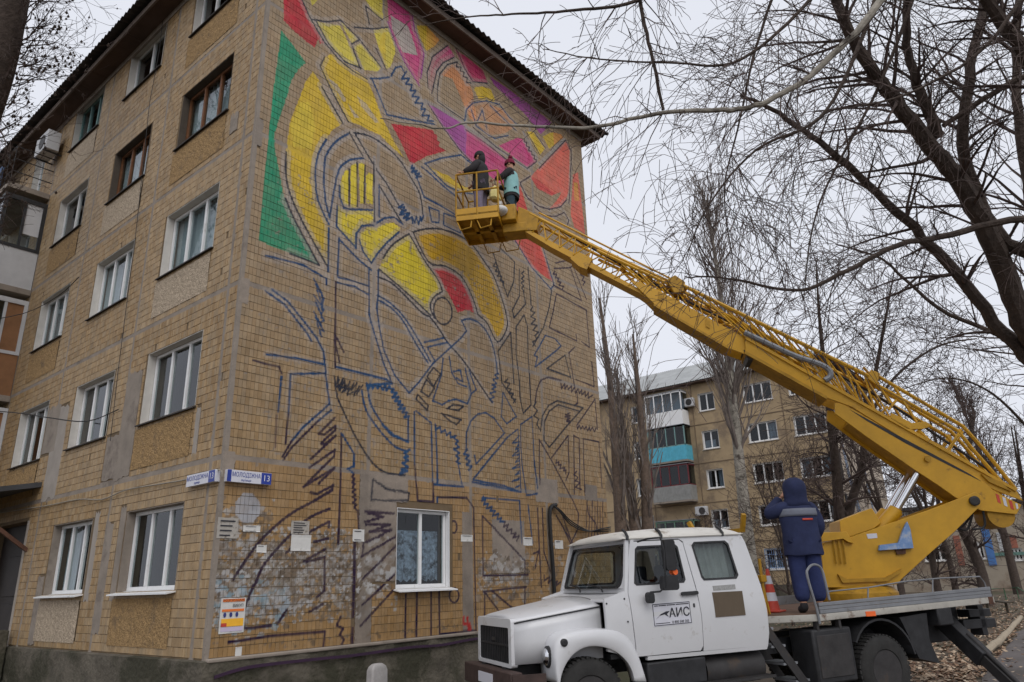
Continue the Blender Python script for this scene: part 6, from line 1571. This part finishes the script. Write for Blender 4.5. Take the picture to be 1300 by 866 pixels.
levels = [(B2 + ST * 0 - .05, M['g_green'], M['g_green']), (B2 + ST * 1, M['g_grey'], M['g_red']), (B2 + ST * 2 + .0, M['g_teal'], M['wood_teal']), (B2 + ST * 3 + .0, M['pvc'], M['pvc']), ]
tops = [at_x(855, v, X1)[2] for v in (660, 636, 588, 544)]
for (z, pm, fm) in [(tops[0] - ST + .1, M['g_green'], M['g_green']), (tops[1] - .1, M['g_grey'], M['g_red']), (tops[2], M['g_teal'], M['wood_teal']), (tops[3], M['pvc'], M['pvc'])]:
    b = empty('balcony', parent=b2); D_ = -1.0
    MB().box(D_, -.01, a0, a1, z - .12, z).build('slab', M['cement'], b)
    MB().box(D_, D_ + .05, a0, a1, z, z + 1.0).box(D_ + .05, -.01, a0, a0 + .05, z, z + 1.0).box(D_ + .05, -.01, a1 - .05, a1, z, z + 1.0).build('parapet', pm, b)
    nr = 12
    if pm is not M['pvc']:
        for q in np.linspace(a0 + .1, a1 - .1, nr): MB().box(D_ - .02, D_, q - .03, q + .03, z + .02, z + .98).build('slat', pm, b)
    else:
        for q in np.linspace(a0, a1, 4)[1:-1]: MB().box(D_ - .012, D_, q - .015, q + .015, z + .02, z + .98).build('panel_joint', M['bal_white'], b)
    zt = z + 2.35
    for q in np.linspace(a0 + .04, a1 - .04, 5): MB().box(D_, D_ + .06, q - .04, q + .04, z + 1.0, zt).build('mullion', fm, b)
    MB().box(D_, D_ + .06, a0, a1, zt, zt + .1).box(D_, D_ + .06, a0, a1, z + 1.0, z + 1.07).box(D_, -.01, a0, a0 + .05, zt, zt + .1).box(D_, -.01, a0, a0 + .06, z + 1.0, z + 1.07).build('glazing_rail', fm, b)
    for q0, q1 in zip(np.linspace(a0 + .04, a1 - .04, 5)[:-1], np.linspace(a0 + .04, a1 - .04, 5)[1:]): MB().box(D_ + .025, D_ + .03, q0 + .04, q1 - .04, z + 1.07, zt).build('pane', M['glass_bg'], b)
    MB().box(D_ + .06, -.02, a0 + .02, a0 + .028, z + 1.07, zt).build('pane', M['glass_bg'], b)
    MB().box(D_ + .5, D_ + .52, a0 + .1, a1 - .1, z, zt).build('back_curtain', M['room'] if pm is not M['pvc'] else M['curtain'], b)
    MB().box(D_ - .05, -.01, a0 - .03, a1 + .03, zt + .1, zt + .15).build('balcony_roof', M['grey_metal'], b)
# roof
r2 = empty('roof', parent=b2)
ov = .6
def corr2(p0, p1, q0, q1, m):
    p0, p1, q0, q1 = map(np.array, (p0, p1, q0, q1)); L = np.linalg.norm(p1 - p0); n = int(L / .09)
    MB().sheet([[tuple(e0 + (e1 - e0) * i / n + np.array((0, 0, .03 * (i % 2)))) for i in range(n + 1)] for e0, e1 in ((p0, p1), (q0, q1))]).build('roof_sheet', m, r2, solid=.02)
nn = 6
for i in range(nn):
    a, b = y_end - ov + (Y2 - y_end + 2 * ov) * i / nn, y_end - ov + (Y2 - y_end + 2 * ov) * (i + 1) / nn
    cl = lambda y: max(y, y_end + 4.5)
    corr2((-ov, a, ZT2 + .1), (-ov, b, ZT2 + .1), (5.5, cl(a), ZT2 + 3.1), (5.5, cl(b), ZT2 + 3.1), M['roof_light'])
    corr2((11 + ov, b, ZT2 + .1), (11 + ov, a, ZT2 + .1), (5.5, cl(b), ZT2 + 3.1), (5.5, cl(a), ZT2 + 3.1), M['roof_light'])
corr2((-ov, y_end - ov, ZT2 + .1), (11 + ov, y_end - ov, ZT2 + .1), (5.49, y_end + 4.5, ZT2 + 3.1), (5.51, y_end + 4.5, ZT2 + 3.1), M['roof'])
MB().box(-ov + .05, 11 + ov - .05, y_end - ov + .05, Y2 + ov - .05, ZT2, ZT2 + .07).build('soffit', M['soffit'], r2)
# street-art wash on its gable
M['wash_blue'] = mat('wash_blue', S(106, 116, 132, K), 0.9, 0.3, 1.5)
for (x0, z0, x1_, z1) in ((1.6, 6.0, 2.6, 9.5), (2.2, 4.2, 3.6, 7.0), (5.8, 5.2, 6.6, 9.0)):
    p = [(x0, z1), (x0 + .4, z1 + .5), (x1_, z0 + .8), (x1_ - .2, z0), (x0 + .3, z0 + 1.2)]
    MB().prism(p, lambda a, b, d: (a, d, b), y_end - .012, y_end + .005).build('painted_shape', M['wash_blue'], b2)
for nm, (u, v), z_ in (('air_conditioner', (876, 512), 0), ('air_conditioner', (893, 649), 1)):
    q = at_x(u, v, X1)
    ac = empty(nm, (X1 - .02, q[1], q[2])); MB().box(-.4, -.06, -.42, .42, -.3, .3).build('casing', M['bal_white'], ac, bevel=.03)
    MB().lathe([(.23, 0), (.23, .02)], 18, lambda x, y, h: (-.402 - h, -.1 + x, y)).build('fan_grille', M['dark'], ac); MB().box(-.06, .03, -.3, .3, -.04, .04).build('bracket', M['black'], ac)
    tag(ac, ('white air conditioner with dark fan beside the white glazed balcony of the far block', 'white air conditioner low on the far block beside the green balcony')[z_], 'air conditioner')
# low building with painted panels further along
X3 = 66.0
b3 = empty('low_building', (X3, 0, 0))
tag(b3, 'low pale building with painted panels among trees beyond the truck tail', 'building')
y0_, y1_ = at_x(1330, 690, X3)[1], at_x(1140, 690, X3)[1] + 6
H3 = at_x(1200, 645, X3)[2]
M['wall3'] = mat('low_wall', S(160, 150, 136, K), 0.95, 0.15, .6, 0.2, 8, stain=S(126, 110, 96, K), sscale=0.3, sth=0.5)
ho, wl3 = [], []
for (u0, u1, v0, v1) in ((1172, 1204, 692, 713), (1233, 1250, 688, 710), (1150, 1162, 650, 680), (1282, 1298, 696, 712)):
    A1, A0 = at_x(u0, 700, X3)[1], at_x(u1, 700, X3)[1]; q0, q1 = at_x(u0, v1, X3)[2], at_x(u0, v0, X3)[2]
    ho.append([(A0, q0), (A0, q1), (A1, q1), (A1, q0)]); wl3.append((A0, A1, q0, q1))
MB().panel([(y0_, 0), (y1_, 0), (y1_, H3), (y0_, H3)], ho, fn2, 0, .3).build('wall', M['wall3'], b3)
for q in wl3: window(b3, fn2, *q, T3, M['pvc'], rec=.12, sill=M['pvc'], gl=M['glass_bg'], detail=False, fw=.12)
MB().box(.3, 9, y0_, y0_ + .3, 0, H3).box(.3, 9, y1_ - .3, y1_, 0, H3).build('end_wall', M['wall3'], b3)
MB().box(-.5, 9.5, y0_ - .4, y1_ + .4, H3, H3 + .25).build('roof', M['roof'], b3)
M['p_blue'] = mat('panel_blue', S(76, 116, 172, 1.1), 0.8, 0.15, 2); M['p_red'] = mat('panel_red', S(150, 96, 80, 1.1), 0.8, 0.2, 2); M['p_white'] = mat('panel_white', S(186, 188, 190), 0.8, 0.1, 2); M['p_green'] = mat('panel_green', S(96, 128, 120, 1.1), 0.8, 0.2, 2)
for u0, u1, v0, v1, m in ((1252, 1262, 660, 718, 'p_blue'), (1214, 1222, 680, 718, 'p_red'), (1270, 1284, 676, 700, 'p_white'), (1262, 1300, 702, 706, 'p_green'), (1286, 1294, 680, 696, 'p_red')):
    A1, A0 = at_x(u0, 700, X3)[1], at_x(u1, 700, X3)[1]; q0, q1 = at_x(u0, v1, X3)[2], at_x(u0, v0, X3)[2]
    MB().box(-.1, -.005, A0, A1, q0, q1).build('painted_panel', M[m], b3)

# ------------------------------------------------------------------ things on the yard
# low green pipe rail
gp = empty('pipe_rail', tuple(at_z(1275, 790)))
M['green_pipe'] = mat('green_pipe', S(70, 100, 74, 1.2), 0.6, 0.25, 8)
o_ = Vector(gp.location)
zt = .62
r0 = at_z(1256, 748, zt); r1 = at_z(1292, 746, zt); r2_ = at_z(1308, 756, .3)
MB().tube([tuple(Vector(p) - o_) for p in (r0, r1, r2_)], .04, 8).build('rail', M['green_pipe'], gp, smooth=True)
for t in (.05, .5, .95):
    q = Vector(r0).lerp(Vector(r1), t) - o_; MB().tube([(q.x, q.y, -.05), (q.x, q.y, q.z)], .03, 8).build('post', M['green_pipe'], gp)
tag(gp, 'low green pipe rail standing in the yard behind the truck', 'rail')
lg = empty('bench', tuple(at_z(1278, 795)))
o_ = Vector(lg.location); p0, p1 = Vector(at_z(1248, 762, .42)), Vector(at_z(1282, 765, .42))
M['old_wood'] = mat('old_wood', S(66, 60, 50, 1.2), 0.95, 0.3, 6, 0.4)
MB().bar(p0 - o_, p1 - o_, .28, .05).build('seat', M['old_wood'], lg)
for t in (.12, .85):
    q = p0.lerp(p1, t) - o_; MB().bar((q.x, q.y, -.05), (q.x, q.y, q.z), .09).build('leg', M['old_wood'], lg)
tag(lg, 'weathered wooden bench standing beside the green pipe rail', 'bench')
for i, (a, b, r, lb) in enumerate((((1246, 831), (1271, 812), .085, 'pale pole lying along the path edge, the piece nearer the outrigger'), ((1270, 813), (1296, 784), .075, 'pale pole lying along the path edge beyond the first piece'), ((1203, 790), (1228, 776), .07, 'short grey log lying in leaves behind the truck'))):
    p0, p1 = Vector(at_z(*a, r)), Vector(at_z(*b, r)); n = 7
    M['pale_log'] = M.get('pale_log') or mat('pale_log', S(140, 128, 110, 1.2), 0.95, 0.2, 5, 0.4)
    o = MB().tube([tuple(p0.lerp(p1, k / n) + Vector((0, 0, .012 * math.sin(k * 2)))) for k in range(n + 1)], [r * (1 + .08 * math.sin(k * 1.7)) for k in range(n + 1)], 9).build('log', M['pale_log'], None, smooth=True)
    tag(o, lb, 'log')
# asphalt path with a rough edge, right of the log
pth = MB(); e0, e1 = at_z(1215, 866), at_z(1300, 782); d = (e1 - e0) / np.linalg.norm(e1 - e0); nrm = np.array([d[1], -d[0], 0])
rows = []
for t in np.linspace(-14, 60, 90):
    c = e0 + d * t; j = .12 * math.sin(t * 2.1) + .1 * math.sin(t * 5.3)
    rows.append([tuple(c + nrm * w + np.array((0, 0, .02 + (.0 if k else -.03)))) for k, w in enumerate((.25 + j, .4 + j, 1.6, 3.4, 5.2))])
tag(pth.sheet(rows).build('path', M['asphalt'], None, smooth=True), kind='structure')
# fallen leaves
lm = MB(); rl_ = random.Random(9)
M['leaf'] = bpy.data.materials.new('dry_leaf'); M['leaf'].use_nodes = True
_n, _l = M['leaf'].node_tree.nodes, M['leaf'].node_tree.links
_g = _n.new('ShaderNodeNewGeometry'); _c = _n.new('ShaderNodeValToRGB'); _l.new(_g.outputs['Random Per Island'], _c.inputs[0]); _l.new(_c.outputs[0], _n['Principled BSDF'].inputs['Base Color']); _n['Principled BSDF'].inputs['Roughness'].default_value = .9
_c.color_ramp.elements[0].color = (*S(84, 60, 46, 1.2), 1); _c.color_ramp.elements[1].color = (*S(176, 158, 136, 1.2), 1)
e = _c.color_ramp.elements.new(.5); e.color = (*S(124, 98, 76, 1.2), 1)
for i in range(14000):
    if i < 8500: u, v = rl_.uniform(1150, 1330), rl_.uniform(752, 905)
    else: u, v = rl_.uniform(780, 1400), rl_.uniform(741, 800)
    p = at_z(u, v)
    if np.hypot(p[0] - CAM[0], p[1] - CAM[1]) > 60: continue
    side = (p - e0) @ nrm
    if side > .3 and rl_.random() < .93: continue
    s_ = rl_.uniform(.03, .07); a = rl_.uniform(0, 6.28); tx_, ty_ = rl_.uniform(-.5, .5), rl_.uniform(-.5, .5)
    ca, sa = math.cos(a) * s_, math.sin(a) * s_; zc = rl_.uniform(.012, .05)
    q = [(ca, sa), (-sa * .6, ca * .6), (-ca, -sa), (sa * .6, -ca * .6)]
    lm.add([(p[0] + x, p[1] + y, zc + tx_ * x + ty_ * y) for x, y in q], [(0, 1, 2, 3)])
tag(lm.build('fallen_leaves', M['leaf'], None, fix=False), 'brown fallen leaves scattered over the ground behind the truck', 'leaves', kind='stuff')
# ------------------------------------------------------------------ bare trees
def branch(mb, p, d, L, r, R, depth, droop, up, spread, n_sub, seg=5, sides=4, taper=.25, wob=.18, minr=.003):
    """one bare branch with side twigs, into mb; returns nothing"""
    pts, rad = [tuple(p)], [r]
    px_, py_, pz_ = p; dx, dy, dz = d; st = L / seg
    dirs = [d]
    for i in range(seg):
        dx += R.gauss(0, wob); dy += R.gauss(0, wob); dz += R.gauss(0, wob) + up - droop * (i / seg)
        l = math.sqrt(dx * dx + dy * dy + dz * dz); dx /= l; dy /= l; dz /= l
        px_ += dx * st; py_ += dy * st; pz_ += dz * st
        pts.append((px_, py_, pz_)); rad.append(max(minr, r * (1 - (1 - taper) * (i + 1) / seg))); dirs.append((dx, dy, dz))
    mb.tube(pts, rad, sides if r > .012 else 3, cap=False)
    if depth <= 0: return
    for k in range(n_sub):
        t = R.uniform(.15, 1.0); i = min(seg - 1, int(t * seg)); f = t * seg - i
        q = tuple(pts[i][c] + (pts[i + 1][c] - pts[i][c]) * f for c in range(3)); dd = dirs[i]
        v = Vector((R.gauss(0, 1), R.gauss(0, 1), R.gauss(0, 1))); dv = Vector(dd); v = (v - dv * v.dot(dv)).normalized()
        nd = (dv * (1.05 - spread) + v * spread).normalized()
        branch(mb, q, tuple(nd), L * R.uniform(.42, .78), max(minr, rad[i] * .5), R, depth - 1, droop, up, spread, max(2, int(n_sub * .7)), max(4, seg - 1), 3, taper, wob, minr)

def poplar(base, H, r, label, R, tm, wm, grp='poplars', stems=1, lean=(0, 0), n=70, spreadk=1.0, minr=.008, low=.18):
    o = empty('poplar_tree', tuple(base)); tk, cr = MB(), MB()
    for s in range(stems):
        ox, oy = (R.uniform(-.5, .5) * (stems > 1), R.uniform(-.5, .5) * (stems > 1)); pts, rad = [], []
        Hs = H * (1 - .12 * s)
        for i in range(11):
            t = i / 10; pts.append((ox * (1 + t) + lean[0] * t * t + .12 * math.sin(3 * t + s), oy * (1 + t) + lean[1] * t * t + .12 * math.cos(4 * t + s), Hs * .92 * t)); rad.append(r * (1 - .9 * t) + .015)
        tk.tube(pts, rad, 9)
        for k in range(n):
            t = R.uniform(low, .98) ** .9; i = min(9, int(t * 10)); f = t * 10 - i
            q = tuple(pts[i][c] + (pts[i + 1][c] - pts[i][c]) * f for c in range(3)); a = R.uniform(0, 6.28)
            sp = .5 * spreadk; d = Vector((math.cos(a) * sp, math.sin(a) * sp, 1)).normalized()
            branch(cr, q, tuple(d), (1 - t * .7) * H * .26 * R.uniform(.5, 1.2), max(.02, rad[i] * .34), R, 2, 0, .09, .30, 4, 6, 4, .2, .09, minr)
    tk.build('trunk', tm, o, smooth=True); cr.build('crown', wm, o, fix=False)
    tag(o, label, 'tree', grp); return o

def bushy(base, H, r, label, R, tm, wm, forks, minr=.008, nsub=7, name='bare_tree', grp='bare trees in the yard', up=.03):
    """trunk that forks into given directions"""
    o = empty(name, tuple(base)); tk, cr = MB(), MB()
    for path, r0, r1 in forks:
        P = [Vector(q) for q in path]; n = len(P); S_ = smooth3(P, 4); m = len(S_)
        rad = [r0 + (r1 - r0) * i / (m - 1) for i in range(m)]
        tk.tube([tuple(q) for q in S_], rad, 9 if r0 > .06 else 6)
        for k in range(nsub * (n - 1)):
            t = R.uniform(.25, 1.0); i = min(m - 2, int(t * (m - 1))); q = S_[i]; d0 = (S_[i + 1] - S_[i]).normalized()
            v = Vector((R.gauss(0, 1), R.gauss(0, 1), R.gauss(0, .8))); v = (v - d0 * v.dot(d0)).normalized()
            branch(cr, tuple(q), tuple((d0 * .45 + v * .75).normalized()), H * R.uniform(.12, .26), max(minr, rad[i] * .32), R, 2, .02, up, .5, 6, 5, 4, .2, .16, minr)
    tk.build('trunk', tm, o, smooth=True); cr.build('crown', wm, o, fix=False)
    tag(o, label, 'tree', grp); return o
def smooth3(P, n):
    Q = [P[0]] + P + [P[-1]]; o = []
    for i in range(1, len(Q) - 2):
        p0, p1, p2, p3 = Q[i - 1:i + 3]
        for k in range(n):
            t = k / n; o.append(0.5 * ((2 * p1) + (p2 - p0) * t + (2 * p0 - 5 * p1 + 4 * p2 - p3) * t * t + (3 * p1 - p0 - 3 * p2 + p3) * t ** 3))
    o.append(P[-1]); return o
def spot(u, t, v=730):
    p = at_t(u, v, t); return (p[0], p[1], -.05)
R = random.Random(21)
poplar(spot(806, 30), 15.5, .33, 'dark twin stemmed poplar between the mural gable and the far block', R, M['bark_brown'], M['twig_grey'], stems=3, n=24, spreadk=.62, minr=.010)
poplar(spot(957, 33), 23, .34, 'tall pale trunked poplar standing before the far block', R, M['bark_grey'], M['twig_grey'], n=110, spreadk=1.15, minr=.012, low=.3)
poplar(spot(1290, 50), 16.5, .3, 'leaning far poplar beyond the truck tail', R, M['bark'], M['twig'], n=80, spreadk=.8, minr=.014, lean=(-.6, 1.2))
poplar(spot(770, 58), 17, .28, 'thin poplar whose top shows past the gable edge', R, M['bark'], M['twig'], n=40, spreadk=.8, minr=.015)
def pth3(b, L): return [(x - b[0], y - b[1], z - b[2]) for x, y, z in L]
def limb(t, *pp): return [tuple(at_t(u, v, t)) for u, v in pp]
b = spot(1072, 24)
bushy(b, 9, .2, 'dark forked tree in front of the far block gable', R, M['bark'], M['twig'], [
    (pth3(b, [b] + limb(24, (1070, 690), (1066, 660), (1062, 600), (1054, 530), (1047, 470), (1040, 400), (1036, 330))), .27, .012),
    (pth3(b, limb(24, (1071, 685), (1080, 640), (1095, 590), (1098, 540), (1112, 470), (1125, 400), (1136, 340))), .18, .012),
    (pth3(b, limb(24, (1098, 540), (1135, 480), (1190, 440), (1240, 430))), .06, .02)], minr=.008, nsub=5)
for u, t, hh, lb in ((998, 27, 7.5, 'slender young tree with reddish twigs before the far block windows'), (1028, 29, 8.0, 'second slender young tree nearer the far block corner'), (905, 30, 4.5, 'short bushy sapling under the far block balconies'), (835, 33, 4.0, 'low leafless bush beside the twin poplar')):
    b = spot(u, t); P = [b, (b[0] + R.uniform(-.2, .2), b[1] + R.uniform(-.2, .2), hh * .35), (b[0] + R.uniform(-.5, .5), b[1] + R.uniform(-.5, .5), hh * .8)]
    bushy(b, hh * 1.1, .06, lb, R, M['bark'], M['twig'], [(pth3(b, P), .07, .02), (pth3(b, [P[1], (P[1][0] + .5, P[1][1] - .7, hh * .7)]), .035, .015), (pth3(b, [P[1], (P[1][0] - .5, P[1][1] + .6, hh * .75)]), .035, .015)], minr=.007, nsub=8, up=.06)
for u, t, w, lb in ((1245, 36, .32, 'thick dark trunked tree before the low pale building'), (1187, 40, .22, 'tree with narrow dark trunk near the far block gable'), (1209, 42, .2, 'tree with slanting trunk before the painted panels'), (1140, 38, .2, 'bare tree close against the far block gable wall'), (1330, 40, .3, 'dark tree at the far end of the yard path')):
    b = spot(u, t); tp = (b[0] + R.uniform(-1, 1), b[1] + R.uniform(-.6, .6), 4.2)
    forks = [(pth3(b, [b, (b[0] + .1, b[1], 2), tp]), w, w * .6)]
    for k in range(4): a = R.uniform(0, 6.28); forks.append((pth3(b, [tp, (tp[0] + .9 * math.cos(a), tp[1] + .9 * math.sin(a), 6.5), (tp[0] + 1.9 * math.cos(a), tp[1] + 1.9 * math.sin(a), 9.5)]), w * .45, .03))
    bushy(b, 9, w, lb, R, M['bark'], M['twig'], forks, minr=.010, nsub=4)

# poplar at the left, close to the facade
bl_ = (-3.6, 5.2, -.05)
trunkpx = [(-95, 420), (-60, 300), (-25, 180), (5, 90), (25, 0), (42, -90), (55, -200)]
b = at_t(-100, 460, 15.5); b = (b[0], b[1], -.05)
fk = [(pth3(b, [b] + limb(15.5, *[(u - 8, v) for u, v in trunkpx])), .42, .25)]
lp = bushy(b, 14, .3, 'dark poplar trunk with seed clusters rising in front of the long facade', R, M['bark'], M['twig'], fk, minr=.006, nsub=0, name='poplar_tree', grp='poplars')
cr = MB(); Rl = random.Random(4); clus = MB()
for k in range(70):
    v = Rl.uniform(-40, 330); u = np.interp(v, [-90, 0, 90, 180, 300, 420], [42, 25, 5, -25, -60, -95]) + Rl.uniform(0, 25); t = 15.5 + Rl.uniform(-1.2, .6)
    p = at_t(u, v, t); d = Vector(CR) * Rl.uniform(.3, 1) + Vector((0, 0, 1)) * Rl.uniform(-.3, .9) - Vector(CF) * Rl.uniform(-.3, .5)
    branch(cr, tuple(p - np.array(b)), tuple(d.normalized()), Rl.uniform(.5, 1.25), .018, Rl, 2, .03, .03, .5, 5, 5, 3, .25, .2, .004)
for k in range(900):
    q = cr.v[Rl.randrange(len(cr.v))]
    if Rl.random() < .6:
        s_ = Rl.uniform(.015, .045); clus.add([(q[0] + s_ * x, q[1] + s_ * y, q[2] + s_ * z * 1.3) for x, y, z in ((1, 0, 0), (-.5, .8, 0), (-.5, -.8, 0), (0, 0, 1), (0, 0, -1))], [(0, 1, 3), (1, 2, 3), (2, 0, 3), (1, 0, 4), (2, 1, 4), (0, 2, 4)])
cr.build('twigs', M['twig'], lp, fix=False); tag(clus.build('seed_clusters', M['bark'], lp, fix=False), kind='stuff')

# large foreground tree: limbs reach in from the right, long branches overhead
ft = at_t(1560, 760, 11.0); ft = np.array((ft[0], ft[1], -.05))
fo = empty('foreground_tree', tuple(ft))
tag(fo, 'large leafless tree leaning over the truck with long drooping branches', 'tree')
tk = MB(); cr = MB(); Rf = random.Random(33)
def lb(pp, r0, r1, n_tw, tl, depth=2, droop=.10, sides=8, tmat=None, spread=.6, start=.1, nsub=5, minr=.0035, end=1.0):
    """pp: (u, v, distance) control points"""
    P = smooth3([Vector(at_t(u, v, t) - ft) for u, v, t in pp], 6); m = len(P)
    jt = min(.012, r0 * .1); P = [q + Vector((Rf.gauss(0, jt), Rf.gauss(0, jt), Rf.gauss(0, jt))) for q in P]
    rad = [r0 + (r1 - r0) * (i / (m - 1)) ** .8 for i in range(m)]
    (tmat or tk).tube([tuple(q) for q in P], rad, sides)
    for k in range(n_tw):
        t = Rf.uniform(start, end); i = min(m - 2, int(t * (m - 1))); q = P[i]; d0 = (P[i + 1] - P[i]).normalized()
        v = Vector((Rf.gauss(0, 1), Rf.gauss(0, 1), Rf.gauss(-.2, 1))); v = (v - d0 * v.dot(d0)).normalized()
        branch(cr, tuple(q), tuple((d0 * .5 + v * .7).normalized()), tl * Rf.uniform(.4, 1.15), max(.006, min(.03, rad[i] * .35)), Rf, depth, droop * 1.5, .02, spread * .75, max(3, nsub - 1), 7, 4, .25, .085, minr)
base_ = [(1560, 780, 11.0)]
lb([(1590, 1000, 11.0), (1500, 760, 11.0), (1400, 570, 10.8), (1330, 460, 10.5), (1299, 409, 10.3), (1257, 301, 10.0), (1219, 231, 9.8), (1176, 178, 9.6), (1138, 129, 9.4), (1101, 81, 9.2), (1068, 16, 9.0), (1050, -80, 8.9)], .23, .05, 37, 1.5, start=.4)
lb([(1400, 570, 10.8), (1330, 480, 10.6), (1273, 420, 10.6), (1203, 334, 10.6), (1138, 269, 10.6), (1063, 199, 10.5), (1000, 150, 10.4), (940, 120, 10.2)], .14, .02, 37, 1.4, start=.3)
lb([(1192, 175, 9.7), (1175, 130, 9.6), (1160, 97, 9.6), (1150, 30, 9.5), (1160, -60, 9.4)], .09, .04, 16, 1.4)
lb([(1420, 40, 9.5), (1300, 97, 9.6), (1250, 125, 9.7), (1198, 160, 9.75)], .05, .035, 20, 1.3)
lb([(1400, 270, 9.2), (1299, 277, 9.2), (1192, 301, 9.2), (1138, 312, 9.0), (1063, 350, 8.9), (1009, 369, 8.8), (923, 353, 8.7), (870, 352, 8.6)], .06, .008, 28, 1.2, start=.1)
lb([(1330, 330, 10), (1270, 300, 10), (1225, 200, 10), (1230, 100, 10), (1250, 0, 10), (1260, -80, 10)], .10, .05, 24, 1.6)
lb([(1340, 130, 9), (1280, 40, 8.8), (1230, -30, 8.6)], .1, .06, 26, 1.4)
lb([(1420, 620, 12), (1340, 420, 12), (1300, 200, 12), (1290, 60, 12), (1300, -60, 12)], .12, .05, 31, 1.8)
lb([(1360, 520, 12), (1290, 440, 12.2), (1190, 390, 12.4), (1120, 330, 12.6), (1060, 310, 12.8)], .06, .01, 31, 1.7)
tk2 = MB()
lb([(1200, -120, 7.2), (1150, -50, 7.0), (1111, 11, 6.8), (1074, 54, 6.7), (1020, 102, 6.6), (966, 132, 6.5), (918, 140, 6.45), (842, 143, 6.4), (756, 161, 6.3), (681, 161, 6.2), (600, 156, 6.1), (560, 163, 6.0), (482, 150, 5.9)], .045, .004, 20, .7, droop=.14, start=.2, nsub=3, minr=.0025, end=.8, tmat=tk2)
lb([(900, -60, 6.5), (810, 0, 6.4), (729, 13, 6.4), (660, 18, 6.4), (600, 21, 6.4), (540, 31, 6.4)], .02, .004, 12, .6, droop=.10, nsub=3, minr=.0025)
lb([(805, -60, 6.5), (812, 0, 6.45), (826, 65, 6.42), (842, 140, 6.4)], .022, .014, 14, .8, droop=.12, nsub=4, minr=.0025)
lb([(1060, -40, 7.5), (1000, 30, 7.4), (930, 80, 7.3), (860, 80, 7.2), (760, 75, 7.1), (690, 62, 7.0)], .024, .004, 34, 1.0, droop=.12, nsub=4, minr=.0028)
lb([(1130, -60, 8), (1090, 60, 7.9), (1040, 150, 7.8), (960, 190, 7.7), (900, 260, 7.6), (870, 330, 7.5)], .03, .005, 22, 1.1, droop=.2, minr=.003)
lb([(1000, -60, 8), (960, 60, 8), (940, 150, 7.9), (920, 240, 7.8), (930, 330, 7.8)], .02, .004, 30, 1.0, droop=.2, minr=.003)
lb([(1180, -60, 9), (1120, 100, 9), (1040, 260, 9), (1020, 380, 9)], .03, .006, 22, 1.3, droop=.15)
lb([(1320, -40, 8), (1250, 60, 8), (1150, 120, 8), (1060, 140, 8)], .03, .006, 24, 1.3, droop=.1)
lb([(1320, 560, 13), (1260, 500, 13), (1200, 480, 13), (1130, 500, 13)], .03, .006, 16, 1.3, droop=.05)
tk.build('trunk', M['bark'], fo, smooth=True); tk2.build('long_branch', M['bark_grey'], fo, smooth=True)
cr.build('crown', M['twig'], fo, fix=False)
